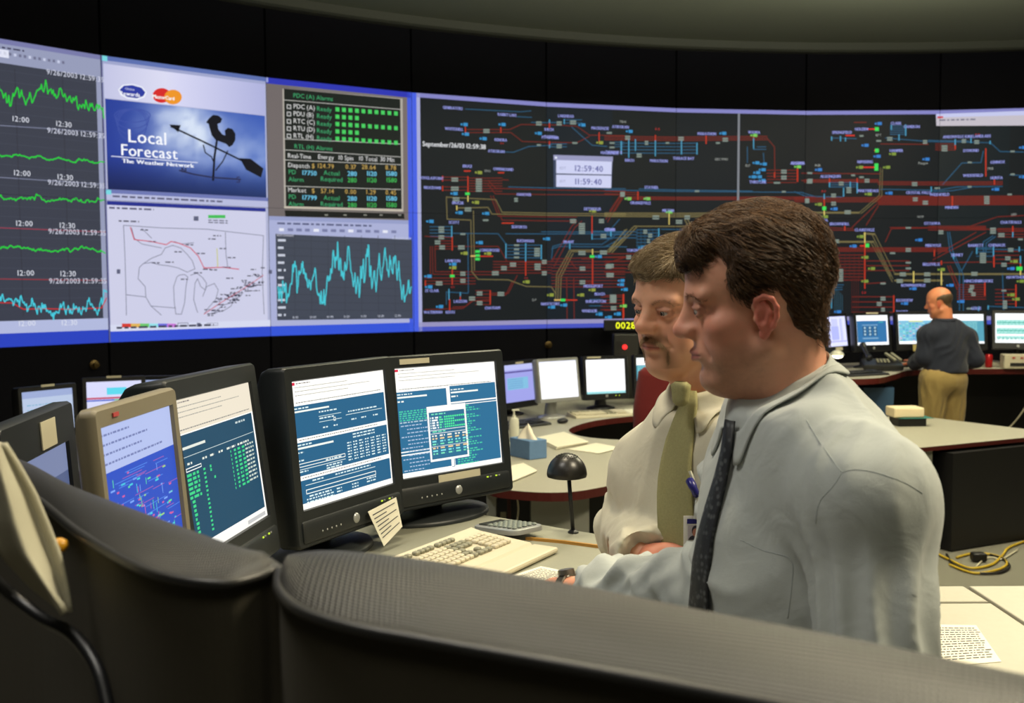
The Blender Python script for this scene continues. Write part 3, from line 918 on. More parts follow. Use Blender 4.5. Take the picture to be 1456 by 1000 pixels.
boxes(KC, (65, 313, 18, 1), (65, 340, 20, 2), (245, 322, 16, 1), (280, 330, 18, 1), (303, 340, 20, 2), (195, 352, 20, 2), (227, 375, 20, 3), (163, 402, 20, 2), (52, 422, 18, 2), (163, 436, 20, 2), (222, 472, 26, 2), (58, 475, 26, 2), (173, 594, 26, 2), (120, 540, 20, 2), (193, 718, 20, 6), (502, 354, 22, 2), (505, 418, 20, 2), (547, 432, 22, 2), (597, 376, 22, 1), (627, 200, 24, 3), (546, 178, 18, 2), (708, 174, 18, 2), (762, 178, 20, 2), (733, 268, 18, 1), (732, 370, 16, 1), (476, 542, 22, 1), (612, 556, 20, 2), (476, 630, 22, 2), (476, 688, 22, 1), (476, 712, 22, 1), (453, 732, 26, 2), (440, 760, 26, 2), (555, 732, 26, 2), (555, 758, 26, 2), (752, 730, 26, 2), (830, 545, 24, 3), (865, 568, 26, 2), (788, 650, 26, 5), (742, 785, 18, 2), (736, 800, 18, 2), (748, 815, 18, 2), (370, 834, 20, 2), (354, 856, 20, 2), (370, 880, 16, 2), (904, 630, 22, 2), (892, 665, 22, 2), (876, 692, 22, 2), (804, 412, 22, 4), (880, 850, 18, 4), (370, 775, 22, 1), (410, 648, 22, 1), (912, 222, 18, 1), (912, 318, 18, 1), (900, 402, 18, 1), (945, 590, 20, 1), (732, 880, 24, 1), (876, 805, 20, 1), (398, 165, 22, 2), (352, 178, 20, 1), (280, 157, 16, 1))
names(KC, ('SPRINGFIELD', 198, 142), ('HOLDEN', 280, 128), ('CLARK', 425, 104), ('NIPISSING', 295, 265), ('HANMER', 426, 218), ('CAMERON', 490, 118), ('ALGOMA', 15, 270), ('ALGONQUIN', 150, 326), ('MARTINDALE', 308, 386), ('CRYSTAL FALLS', 518, 394), ('WIDDIFIELD', 605, 402), ('MINDEN', 657, 456), ('LENNOX', 850, 266), ('WIDDIFIELD', 746, 322), ('DYMOND', 738, 218), ('HUNTA', 845, 332), ('ANSONVILLE', 664, 160), ('KIRKLANDLAKE', 767, 158), ('ESSA', 124, 510), ('BROWNHILL', 188, 525), ('CLAIREVILLE', 293, 550), ('OTTAWA', 575, 523), ('MERIVALE', 580, 615), ('SIDNEY', 680, 655), ('BELLEVILLE', 572, 694), ('BARRETT', 758, 615), ('CHENAUX', 846, 614), ('CHATSFALLS', 905, 518), ('BOWMANVILLE', 497, 782), ('RICHVIEW', 460, 845), ('MANBY', 450, 893), ('HINCHINBROOKE', 770, 764), ('HAWTHORNE', 935, 748), ('LESLIE', 760, 878))
chips(KC, (52, 124, 200), (100, 298), (350, 105), (295, 196), (550, 254), (165, 462), (395, 396), (245, 618), (520, 592), (650, 782), (345, 242), (460, 858), (495, 796), (180, 893), (905, 712), (695, 850), (840, 380), (955, 205), (955, 328))
chips(KC, (126, 150, 62), (100, 443), (125, 495), (308, 400), (275, 578), (322, 712), (613, 716), (272, 288), (385, 288), (410, 232), (918, 682), (905, 822), (945, 765), (294, 665), (294, 765), (926, 840))
for x, y in ((344, 128), (344, 218), (342, 280), (342, 294), (124, 460), (304, 615), (945, 712), (936, 712)):
    wrect(*KC(x - 8, y - 8), *KC(x + 8, y + 8), (62, 220, 90), 6)
for x0, x1, y in ((305, 335, 128), (285, 335, 288), (275, 295, 617), (335, 345, 218), (215, 250, 155)):
    wline([KC(x0, y), KC(x1, y)], 1.7, (225, 50, 40), 4)
for x, y in ((122, 388), (290, 812), (765, 150)):
    wtext('0.0', *KC(x, y + 5), 3, (200, 45, 45), 'c', dz=5)
for s, x, y in (('PHB', 97, 285), ('BPT', 352, 158), ('Paugan', 538, 275), ('PRB', 820, 298), ('NYP', 528, 500), ('LRF', 918, 490)):
    wtext(s, *KC(x, y), 3.2, (165, 170, 165), 'c', dz=5)
# clock window
wall.z = 9
KD = lambda x, y: (760 + x / 5.5556, 140 + y / 5.5556)
wquad([KD(150, 446), KD(620, 460), KD(610, 712), KD(152, 704)], (60, 70, 95))
wquad([KD(150, 446), KD(620, 460), KD(619, 500), KD(151, 486)], (150, 152, 190), 1)
wquad([KD(172, 486), KD(612, 500), KD(608, 602), KD(172, 592)], (206, 210, 242), 1)
wquad([KD(172, 602), KD(608, 610), KD(606, 708), KD(172, 698)], (206, 210, 242), 1)
wtext('12:59:40', *KD(316, 574), 8.2, (62, 66, 150), dz=2, sx=1.02, bold=.3)
wtext('11:59:40', *KD(318, 678), 8.2, (62, 66, 150), dz=2, sx=1.02, bold=.3)
wtext('EDT', *KD(200, 560), 3.6, (140, 146, 185), dz=2)
wtext('EST', *KD(202, 664), 3.6, (140, 146, 185), dz=2)
well(*KD(170, 468), 1.6, 1.6, (235, 240, 250), 2)
# light toolbar of the last window
wquad([(1331, 165), (1560, 158), (1560, 178), (1331.5, 179)], (196, 190, 200))
wquad([(1331, 162), (1560, 154), (1560, 161), (1331, 167)], (196, 200, 236), 1)
wquad([(1333, 165.5), (1341, 165.2), (1341, 168), (1333, 168.3)], (205, 60, 70), 2)
wall.words(*W(1336, 170), .35, .014, (110, 110, 130), 2)

M_case = mat('display_housing', (12, 12, 14), rough=.5)
SCR = screen_mat(1.0)
wall_labels = {
    (0, 0): 'upper wall display with the first green trend charts, at the far left end',
    (0, 1): 'lower wall display ending in the cyan trend chart, at the far left end',
    (1, 0): 'wall display showing the Local Forecast weather picture with a rooster vane',
    (1, 1): 'wall display showing a pale lake map under the weather picture',
    (2, 0): 'wall display showing the alarm table with rows of green squares',
    (2, 1): 'wall display showing the cyan demand curve under the alarm table',
    (3, 0): 'wall display with the date and time line at the top left of the system map',
    (3, 1): 'wall display below the date line, bottom left corner of the system map',
    (4, 0): 'wall display carrying the white clock window over the system map',
    (4, 1): 'system map wall display below the white clock window',
    (5, 0): 'system map wall display crossed by the upright grey line, right of the clock window',
    (5, 1): 'system map wall display just above the heads of the two men in ties',
    (6, 0): 'upper system map wall display with a column of green blocks, left of the pale toolbar',
    (6, 1): 'lower system map wall display left of the bald man, with slanting tan lines',
    (7, 0): 'wall display with the pale toolbar across the top of the system map',
    (7, 1): 'lower system map wall display behind and right of the bald man'}
for c in range(NCOL):
    a = pl[C0 + c]
    d = (pl[C0 + c + 1] - a).normalized()
    n = V((d.y, -d.x, 0))
    for r_ in range(2):
        zt = ZT - r_ * H / 2
        zb = zt - H / 2
        mid = (a + pl[C0 + c + 1]) / 2
        t = thing('wall_display', wall_labels[(c, r_)], 'display', (mid.x, mid.y, zb), math.atan2(d.y, d.x), 'rear projection displays of the video wall')
        MB().box((0, .16, H / 4), (PW - .004, .3, H / 2 - .003), bev=.003, seg=1).build('housing', M_case, t)
        x0 = c * PW
        canvas_mesh('screen_picture', wall, (x0 + .0015, r_ * H / 2 + .001, x0 + PW - .0015, (r_ + 1) * H / 2 - .001), lambda x, y, o, x0=x0, r_=r_: (x - x0 - PW / 2, .008 - o, H / 2 - (y - r_ * H / 2)), .0006, SCR, t)
# ------------------------------------------------------------------ materials of the furniture
M_top = mat('desk_laminate', (166, 163, 148), rough=.5, noise=.05, nscale=60)
M_edge = mat('maroon_edge_band', (78, 24, 20), rough=.4)
M_grey = mat('grey_panel', (150, 152, 142), rough=.6)
M_cab = mat('black_cabinet', (16, 16, 18), rough=.45)
M_kick = mat('dark_kick', (22, 20, 20), rough=.7)
M_paper = mat('paper', (226, 222, 204), rough=.85)
M_blk = mat('black_plastic', (24, 25, 27), rough=.38, bump=.15, bscale=900)
M_mon = mat('charcoal_monitor_plastic', (32, 36, 38), rough=.42, bump=.1, bscale=900)
M_beige = mat('beige_plastic', (128, 120, 100), rough=.5)
M_keyb = mat('ivory_plastic', (196, 188, 164), rough=.5)
M_keyg = mat('grey_key_plastic', (134, 132, 112), rough=.55)
M_silv = mat('silver_plastic', (168, 170, 168), rough=.3, metal=.4)
M_lbl = mat('label_paper', (190, 184, 160), rough=.8)
M_led = mat('amber_green_indicator', (60, 70, 10), emit=(190, 220, 60), estr=1.2)
M_ink = mat('ink', (70, 70, 74), rough=.8)
SCRM = screen_mat(1.15)

def path_pts(px, z):
    return smooth_path([PZ(x, y, z) for x, y in px], 6)

# ------------------------------------------------------------------ padded divider in front of the camera
def dotted():
    m = bpy.data.materials.new('dotted_rubber_padding')
    m.use_nodes = True
    nt = m.node_tree
    b = nt.nodes['Principled BSDF']
    b.inputs['Base Color'].default_value = (*lin((38, 38, 37)), 1)
    b.inputs['Roughness'].default_value = .42
    b.inputs['Specular IOR Level'].default_value = .5
    tc = nt.nodes.new('ShaderNodeAttribute')
    tc.attribute_name = 'pad'
    vo = nt.nodes.new('ShaderNodeTexVoronoi')
    vo.voronoi_dimensions = '2D'
    vo.inputs['Scale'].default_value = 240
    vo.inputs['Randomness'].default_value = 0
    nt.links.new(tc.outputs['Vector'], vo.inputs['Vector'])
    bp = nt.nodes.new('ShaderNodeBump')
    bp.inputs['Strength'].default_value = .5
    bp.inputs['Distance'].default_value = .003
    bp.invert = True
    nt.links.new(vo.outputs['Distance'], bp.inputs['Height'])
    nt.links.new(bp.outputs['Normal'], b.inputs['Normal'])
    return m
M_pad = dotted()
M_divp = mat('divider_fabric', (66, 62, 49), rough=.9, noise=.1, nscale=200)

def divider(label, far, near, zf, zn):
    F = path_pts(far, zf)
    N = path_pts(near, zn)
    o = sum((f + n for f, n in zip(F, N)), V((0, 0, 0))) / (2 * len(F))
    o.z = 0
    t = thing('padded_divider', label, 'divider', o, 0, 'padded dividers round the near console')
    b = MB(o)
    K = 12
    def fn(u, v):
        k = int(round(u * (len(F) - 1)))
        f, n = F[k], N[k]
        w = .5 - .5 * math.cos(math.pi * v)
        return n.lerp(f, w) + V((0, 0, .012 * math.sin(math.pi * v) ** 2 * min(1, (f - n).length / .05)))
    b.grid(fn, len(F), K + 1)
    ob = b.build('padded_top', M_pad, t, smooth=True)
    at = ob.data.attributes.new('pad', 'FLOAT_VECTOR', 'POINT')
    cum = [0]
    for p, q in zip(F, F[1:]):
        cum.append(cum[-1] + (q - p).length)
    wd = [(f - n).length for f, n in zip(F, N)]
    at.data.foreach_set('vector', [x for i in range(len(F)) for j in range(K + 1) for x in (cum[i], wd[i] * 1.1 * j / K, 0)])
    b = MB(o)
    ring = [n.lerp(f, .06) for f, n in zip(F, N)] + [n.lerp(f, .94) for f, n in zip(F, N)][::-1]
    b.grid(lambda u, v: V((ring[int(round(u * len(ring))) % len(ring)].x, ring[int(round(u * len(ring))) % len(ring)].y, ring[int(round(u * len(ring))) % len(ring)].z * v + .0)), len(ring), 4, closed_u=True)
    b.build('panel', M_divp, t, smooth=False)
    b = MB(o)
    b.tube([p + V((0, 0, .0)) for p in N], .0045, 8)
    b.build('piping', M_pad, t, smooth=True)
    return t
divider('padded dark divider sweeping across the bottom right, with a dotted rubber top',
        [(408, 806), (425, 791), (460, 783), (520, 786), (600, 796), (700, 811), (850, 838), (1000, 868), (1200, 906), (1456, 960), (1800, 1032)],
        [(397, 815), (398, 842), (425, 868), (500, 893), (600, 912), (700, 930), (850, 957), (1000, 985), (1200, 1024), (1456, 1078), (1800, 1150)], 1.595, 1.59)
divider('padded dark divider at the lower left, in front of the beige monitor',
        [(-60, 625), (30, 655), (100, 690), (200, 728), (290, 761), (340, 780), (370, 792), (384, 799), (402, 807)],
        [(-60, 650), (40, 702), (110, 757), (190, 805), (260, 826), (320, 831), (362, 822), (384, 814), (402, 812)], 1.59, 1.59)

# pale cloth, strap and tag hanging on the left divider
M_cloth = mat('pale_cloth', (176, 172, 150), rough=.9, bump=.3, bscale=300)
o = P(40, 760, 1.0)
b = MB(o)
L = [(-24, 610), (-24, 660), (-22, 700), (-16, 745), (0, 792), (44, 838), (88, 872)]
R = [(4, 632), (22, 660), (46, 702), (64, 745), (80, 785), (90, 828), (97, 872)]
def clothfn(u, v):
    k = u * (len(L) - 1)
    i = min(int(k), len(L) - 2)
    f = k - i
    x = (L[i][0] * (1 - f) + L[i + 1][0] * f) * (1 - v) + (R[i][0] * (1 - f) + R[i + 1][0] * f) * v
    y = (L[i][1] * (1 - f) + L[i + 1][1] * f) * (1 - v) + (R[i][1] * (1 - f) + R[i + 1][1] * f) * v
    return P(x, y, .93 + .035 * math.cos(v * 7) - .03 * u)
b.grid(clothfn, 24, 16)
ob = b.build('hanging_cloth', M_cloth, smooth=True)
md = ob.modifiers.new('thick', 'SOLIDIFY')
md.thickness = .004
ob.location = o
tag(ob, 'pale grey cloth hanging over the divider at the left edge', 'cloth')
ob = MB(P(84, 776, .955)).ball(P(84, 776, .955), .008, (1, 1, .9)).build('map_pin', mat('orange_plastic', (196, 140, 20), rough=.4), smooth=True)
ob.location = P(84, 776, .955)
tag(ob, 'orange push pin beside the hanging pale cloth', 'pin')
o = P(80, 900, .97)
ob = MB(o).tube(smooth_path([P(x, y, d) for x, y, d in ((-20, 815, .96), (18, 848, .98), (60, 880, .96), (105, 905, .91), (140, 955, .87), (160, 1040, .84))], 6), .006, 8).build('strap', M_blk, smooth=True)
ob.location = o
tag(ob, 'black strap drooping below the pale cloth on the left divider', 'strap')

# ------------------------------------------------------------------ desks
DZ = 1.17
def desk_top(poly, z, th, m_top, m_edge, t, org, name='worktop', bev=.004):
    MB(org).prism(poly, z - th, z - .002).build('edge_band', m_edge, t)
    MB(org).prism([tuple(V((p[0], p[1], 0)).to_2d()) for p in poly], z - .002, z, 0).build(name, m_top, t)

sp = lambda pts, n=5: [(p.x, p.y) for p in smooth_path([(x, y, 0) for x, y in pts], n, closed=True)]
near_poly = sp([(.30, 2.575), (.12, 2.73), (-.06, 2.87), (-.36, 3.08), (-.66, 3.0), (-.84, 2.6), (-.96, 2.1), (-1.0, 1.80), (-.84, 1.62), (-.63, 1.40), (-.44, 1.20), (-.27, 1.05), (-.12, 1.0), (.02, 1.2), (.1, 1.7), (.17, 2.1), (.26, 2.42)], 4)
t = thing('control_desk', 'near grey control desk under the big black monitors and the ivory keyboard', 'desk', (0, 2.2, .22))
og = V((0, 2.2, .22))
M_near = mat('near_desk_laminate', (138, 138, 122), rough=.5, noise=.05, nscale=60)
desk_top(near_poly, DZ, .035, M_near, M_kick, t, og)
MB(og).prism(sp([(.0, 2.6), (-.35, 2.9), (-.62, 2.8), (-.8, 2.2), (-.8, 1.85), (-.55, 1.6), (-.35, 1.4), (-.15, 1.5), (-.1, 2.0)], 3), .22, DZ - .035).build('pedestal', M_cab, t)
b = MB(og)
b.tube([PZ(x, y, DZ + .003) for x, y in ((748, 766), (800, 771), (893, 783))], .006, 4)
ob = b.build('wood_strip', mat('ochre_wood', (176, 128, 52), rough=.5), t)

t = thing('side_desk', 'grey desk behind the front man, with dark seams, bottom right', 'desk', (1.2, 1.75, .22))
og = V((1.2, 1.75, .22))
for poly in ([(.72, 1.3), (.966, 1.3), (.966, 2.066), (.72, 2.066)], [(.72, 2.078), (.966, 2.078), (.962, 2.185), (.72, 2.185)], [(.982, 1.3), (1.85, 1.3), (1.85, 2.185), (.974, 2.185)]):
    MB(og).prism(poly, DZ - .03, DZ, .003).build('worktop', M_top, t)
MB(og).prism([(.74, 1.34), (1.83, 1.34), (1.83, 2.165), (.74, 2.165)], DZ - .07, DZ - .031).build('frame', M_cab, t)
for x, y in ((.8, 1.4), (1.78, 1.4), (.8, 2.1), (1.78, 2.1)):
    MB(og).box((x, y, (.22 + DZ - .07) / 2), (.06, .06, DZ - .07 - .22)).build('leg', M_cab, t)

def sheet(name, label, pts, z, m=M_paper, lines=0, group=None, cat='paper', th=.0012, seed=0, cols=None):
    """a sheet of paper lying on a surface, corners given as plan points"""
    c = sum((V((p[0], p[1], 0)) for p in pts), V((0, 0, 0))) / len(pts)
    o = V((c.x, c.y, z))
    b = MB(o)
    b.prism([(p[0], p[1]) for p in pts], z + .0003, z + th)
    if not lines:
        ob = b.build(name, m)
        ob.location = o
        return tag(ob, label, cat, group)
    t = thing(name, label, cat, o, 0, group)
    b.build('page', m, t)
    b = MB(o)
    r = random.Random(seed)
    A, B_, C_, D_ = [V((p[0], p[1], z + th + .0003)) for p in pts[:4]]
    for k in range(lines):
        v0 = .08 + .84 * k / lines
        v1 = v0 + .84 / lines * .4
        x = .07
        while x < .9:
            w = r.uniform(.02, .1)
            q = lambda u, v: A.lerp(B_, u).lerp(D_.lerp(C_, u), v)
            b.quad(q(x, v0), q(x + w, v0), q(x + w, v1), q(x, v1))
            x += w + .02
    b.build('printed_lines', M_ink, t)
    return t
pp = lambda z, *px: [(lambda q: (q.x, q.y))(PZ(x, y, z)) for x, y in px]
sheet('document', 'white printed sheet on the near desk beside the ivory keyboard', pp(DZ, (769, 806), (849, 822), (790, 870), (690, 832)), DZ, lines=22, seed=3)
sheet('document', 'white printed sheet on the side desk behind the front man', pp(DZ, (1318, 889), (1388, 890), (1424, 942), (1316, 950)), DZ, lines=14, seed=4)

# ------------------------------------------------------------------ monitors
def rloop(w, h, r, n=5):
    pts = []
    for cx, cy, a0 in ((w / 2 - r, h / 2 - r, 0), (-w / 2 + r, h / 2 - r, 90), (-w / 2 + r, -h / 2 + r, 180), (w / 2 - r, -h / 2 + r, 270)):
        for k in range(n):
            a = RAD(a0 + 90 * k / (n - 1))
            pts.append((cx + r * math.cos(a), cy + r * math.sin(a)))
    return pts

def monitor(label, c, yaw, tilt, w, h, bz, draw, mcase, desk_z, group=None, depth=.05, back=.05, foot=.15, chin=.0, detail=2, strips=(), scr=None, knob=True, name='flat_monitor', tower=False):
    """c = centre of the lit screen; bz = (left, right, top, bottom) frame widths"""
    n = V((math.sin(yaw), -math.cos(yaw), 0))
    off = .10
    desk_z += .001
    org = V((c[0], c[1], desk_z)) - n * off
    t = thing(name, label, 'monitor', org, yaw, group)
    T = Matrix.Translation((0, -off, c[2] - desk_z)) @ Matrix.Rotation(-tilt, 4, 'X')
    l, r, tp, bt = bz
    W_, H_ = w + l + r, h + tp + bt
    cx, cz = (r - l) / 2, (tp - bt) / 2
    b = MB()
    levels = [(W_ - .05, H_ - .05, .02, depth + back, cx, cz), (W_ - .012, H_ - .012, .016, depth + back * .45, cx, cz), (W_, H_, .012, depth, cx, cz), (W_, H_, .012, .006, cx, cz), (W_ - .008, H_ - .008, .009, 0, cx, cz),
              (w + .004, h + .004, .002, .0005, 0, 0), (w, h, .001, .007, 0, 0)]
    loops = [[V((x + ox, d, z + oz)) for x, z in rloop(a, q, rr)] for a, q, rr, d, ox, oz in levels]
    nn = len(loops[0])
    vs = [[b.bm.verts.new(p) for p in lp] for lp in loops]
    for A, B_ in zip(vs, vs[1:]):
        for k in range(nn):
            b.bm.faces.new((A[k], A[(k + 1) % nn], B_[(k + 1) % nn], B_[k]))
    b.bm.faces.new(vs[0][::-1])
    bmesh.ops.recalc_face_normals(b.bm, faces=b.bm.faces)
    if chin:
        b.box((cx, .004, cz - H_ / 2 + bt * .42), (W_ * .93, .02, bt * .62), bev=.009)
    b.xf(T)
    b.build('casing', mcase, t, angle=35)
    cv = Canvas()
    draw(cv, w, h)
    canvas_mesh('screen', cv, (0, 0, w, h), lambda x, y, o: T @ V((x - w / 2, .0068 - o, h / 2 - y)), .00012, scr or SCRM, t)
    zb = -h / 2 - bt
    if detail:
        zc = c[2] - desk_z
        MB().cone((0, .01, .012), (0, .0, zc - h * .2), .05, .035, 16).box((0, depth * .9 + back * .6 - off + .022, zc - h * .12), (.10, .04, .16), bev=.010).build('neck', mcase, t, angle=40)
        bb = MB()
        prof = [(0, .0), (foot, .0), (foot, .006), (foot * .97, .012), (foot * .6, .024), (.05, .032), (0, .033)]
        bb.lathe(prof, n=36)
        bmesh.ops.scale(bb.bm, vec=(1, .72, 1), verts=bb.bm.verts)
        bb.build('foot', mcase, t, angle=50)
    if detail > 1:
        for k in range(5):
            MB().ball((-w * .36 + k * .017, -.004, zb + bt * .34), .0032, u=10, v=6).xf(T).build('button', M_silv, t, smooth=True)
        if knob:
            MB().ball((.0, -.004, zb + bt * .38), .013, (1, .5, 1)).xf(T).build('emblem', M_silv, t, smooth=True)
        for k in (0, 1, 3, 4):
            MB().box((w * .30 + k * .011, -.006, zb + bt * .62), (.006, .003, .0035)).xf(T).build('indicator', M_led if k in (0, 3) else M_silv, t)
    for sx, sz, sw, sh, ml in strips:
        MB().box((sx, -.0015, sz), (sw, .002, sh)).xf(T).build('label_strip', ml, t)
    return t, T

BLUE = (40, 96, 132)
WHT = (255, 253, 246)
def scr_header(cv, w, h, hh, seed):
    cv.rect(0, 0, w, h, WHT)
    cv.z = 1
    cv.rect(0, .002, .014, .0065, (214, 40, 70))
    cv.words(.018, .004, .05, .0022, (120, 110, 110), seed=seed)
    for k in range(3):
        cv.words(.012, .013 + k * .009, w * .55 if k != 1 else w * .8, .0017, (150, 148, 140), seed=seed + k)
    cv.words(.012, hh - .008, w * .92, .002, (120, 120, 118), seed=seed + 9)

def scr_dispatch(cv, w, h):       # three stacked teal forms
    scr_header(cv, w, h, .055, 1)
    hs = [(.055, .072), (.140, .075), (.228, .043)]
    cv.rect(0, .055, w - .005, h - .068, BLUE)
    for y in (.127, .212):
        cv.rect(0, y, w, .0105, WHT, 1)
        cv.words(.012, y + .004, w * .85, .002, (120, 120, 118), dz=2, seed=int(y * 999))
    cv.z = 3
    S = lambda x, y, L, hh=.0032, c=(214, 232, 232), sd=0: cv.words(x, y, L, hh, c, seed=sd)
    cv.rect(.004, .066, .125, .004, (236, 240, 232)); S(.004, .0595, .05)
    S(.09, .075, .07); cv.rect(.088, .086, .085, .0014, (200, 220, 220)); S(.09, .09, .055); cv.rect(.088, .099, .085, .0014, (200, 220, 220))
    cv.frame(.142, .094, .008, .009, .0016, (240, 244, 236))
    S(.20, .086, .12); cv.rect(.19, .094, .15, .0014, (210, 226, 224)); S(.10, .112, .02); S(.14, .112, .015); S(.21, .106, .02); S(.25, .106, .02); S(.30, .106, .02)
    cv.rect(.004, .148, .13, .0045, (236, 240, 232)); S(.004, .1415, .05); S(.004, .158, .02); S(.004, .176, .02)
    S(.21, .142, .09); S(.21, .149, .09)
    for j in range(7):
        for i in range(7):
            S(.185 + i * .024, .160 + j * .0068, .016, .003, sd=i + j)
    cv.frame(.004, .184, .17, .0085, .0016, (246, 248, 240)); cv.rect(.004, .197, .17, .0014, (226, 236, 232)); S(.1, .187, .06); S(.004, .201, .03); S(.1, .201, .06); S(.1, .207, .06)
    S(.045, .226, .04); S(.13, .226, .14); cv.rect(.02, .234, .27, .0014, (226, 236, 232)); cv.frame(.02, .2445, .27, .0105, .0018, (248, 250, 242))
    S(.03, .259, .08, .0036); S(.02, .2655, .1); S(.02, .272, .1); S(.13, .260, .02); S(.13, .267, .02); S(.19, .260, .025); S(.19, .267, .025); S(.25, .257, .04); S(.25, .264, .04)

def scr_alarms(cv, w, h):         # two columns with the pop-up table
    scr_header(cv, w, h, .062, 5)
    cv.z = 2
    B2 = (46, 108, 146)
    cv.rect(.002, .062, w * .475, h - .075, B2)
    cv.rect(w * .515, .058, w * .475, h - .071, B2)
    cv.rect(w * .48, .15, w * .03, h - .16, B2)
    cv.z = 3
    for x0 in (.004, w * .525):
        cv.words(x0, .067, .05, .003, (226, 236, 232)); cv.rect(x0, .074, .10, .0045, (240, 244, 236)); cv.words(x0, .085, .024, .004, (240, 244, 236))
    cv.rect(w * .515, .102, w * .48, .004, WHT); cv.rect(w * .515, .110, w * .48, .002, WHT)
    GN = (72, 196, 160)
    for k in range(26):
        cv.words(w * .54, .114 + k * .0063, .055 + .02 * ((k * 7) % 3) - (.03 if k % 5 == 3 else 0), .0034, GN, seed=k)
    for k in range(6):
        cv.words(.006, .112 + k * .0058, .11, .0034, GN if k < 5 else (170, 196, 206), seed=60 + k)
    for k in range(13):
        cv.words(.008 + (.02 if k % 3 else 0), .150 + k * .0098, .07, .0028, (170, 190, 214), seed=90 + k)
    cv.rect(.002, .218, w * .28, .003, WHT); cv.rect(.002, .226, w * .28, .003, WHT)
    cv.z = 5
    x0, y0, pw, ph = w * .275, .108, w * .385, .148
    cv.rect(x0, y0, pw, ph, (250, 248, 242))
    cv.rect(x0 + .006, y0 + .016, pw - .012, ph - .022, (48, 108, 142), 1)
    cv.z = 7
    cv.words(x0 + .014, y0 + .02, .05, .0035, (120, 220, 180))
    for j in range(5):
        y = y0 + .029 + j * .0068
        cv.rect(x0 + .009, y, .003, .0045, (220, 230, 230)); cv.words(x0 + .015, y, .022, .0045, (240, 244, 244), seed=j); cv.words(x0 + .04, y, .014, .0045, (90, 215, 160), seed=j)
        for i in range(10 if j % 2 == 0 else 5):
            cv.rect(x0 + .058 + i * .0075, y, .0055, .0045, (80, 228, 150))
    cv.rect(x0 + .007, y0 + .064, pw - .014, .0016, (235, 240, 240)); cv.words(x0 + .014, y0 + .067, .045, .0035, (120, 220, 180))
    cv.rect(x0 + .007, y0 + .073, pw - .014, .0016, (235, 240, 240))
    for j in range(7):
        for i in range(5):
            cv.words(x0 + .011 + i * .027, y0 + .078 + j * .0075 + (.003 if j > 3 else 0), .018, .004, ((245, 240, 225), (235, 205, 150), (130, 225, 225), (120, 220, 180), (235, 205, 150), (130, 225, 225), (120, 220, 180))[j], seed=i * 9 + j)
    cv.rect(x0 + .007, y0 + .108, pw - .014, .0012, (235, 240, 240))
    cv.rect(w * .475, y0 + ph, .01, .02, WHT)

def scr_outage(cv, w, h):         # dark teal list
    scr_header(cv, w, h, .062, 11)
    cv.z = 2
    cv.rect(0, .0, w, .062, (228, 218, 198), -1)
    cv.rect(0, .064, w - .008, h - .084, (30, 72, 97))
    cv.rect(0, h - .016, w, .016, (246, 244, 236))
    cv.rect(w * .7, h - .012, w * .27, .008, (190, 190, 190), 1)
    cv.z = 4
    cv.rect(.008, .086, .1, .005, (220, 224, 214)); cv.rect(.0, .104, w - .012, .0012, (190, 205, 205))
    cv.words(.26, .072, .05, .004, (190, 205, 205))
    for i, x in enumerate((.02, .085, .12, .16, .20, .225, .255, .275, .295)):
        cv.words(x, .116, .02, .004, (220, 226, 214), seed=i)
    cv.frame(.012, .125, .065, .007, .0016, (245, 246, 240))
    GN = (60, 205, 130)
    for k in range(15):
        y = .136 + k * .0082
        if k < 6:
            cv.words(.012, y, .05, .005, GN, seed=k)
        elif k < 14:
            cv.words(.015 + k * .0006, y, .012, .005, GN, seed=k)
        cv.words(.082, y, .009, .004, GN, seed=k)
        if k < 10:
            for x, L in ((.215, .004), (.233, .01), (.252, .015), (.275, .014)):
                cv.words(x, y - .012, L, .0045, GN, seed=k)
            cv.words(.292, y - .013, .045, .0038, (196, 208, 196), seed=k + 3)
    for x, y in ((.112, .135), (.112, .142), (.125, .158)):
        cv.rect(x, y, .007, .005, GN)

def scr_blue(cv, w, h):           # the beige monitor: lilac header, royal blue diagram
    cv.rect(0, 0, w, h, (172, 184, 226))
    cv.z = 1
    cv.rect(.004, .004, .006, .008, (210, 60, 90))
    for k in range(4):
        cv.words(.01, .01 + k * .014, w * (.35, .6, .5, .8)[k], .003, (110, 120, 170), seed=k)
    cv.rect(0, .066, w, h, (44, 78, 186))
    cv.z = 2
    r = random.Random(8)
    for k in range(150):
        x, y = r.uniform(.01, w - .03), r.uniform(.075, h - .01)
        c = r.choice(((70, 196, 214), (96, 214, 150), (120, 160, 235), (196, 90, 150), (150, 200, 120)))
        if r.random() < .5:
            cv.rect(x, y, r.uniform(.006, .016), .0028, c)
        elif r.random() < .5:
            cv.rect(x, y, .002, r.uniform(.008, .02), c)
        else:
            cv.rect(x, y, r.uniform(.03, .09), .0012, (150, 90, 170) if r.random() < .5 else (80, 130, 220))

def scr_small_blue(cv, w, h):
    cv.rect(0, 0, w, h, (80, 92, 128))
    cv.z = 1
    cv.rect(0, 0, w, .05, (116, 126, 160))
    for k in range(7):
        cv.words(.02, .06 + k * .025, w * .7, .005, (70, 90, 150), seed=k)

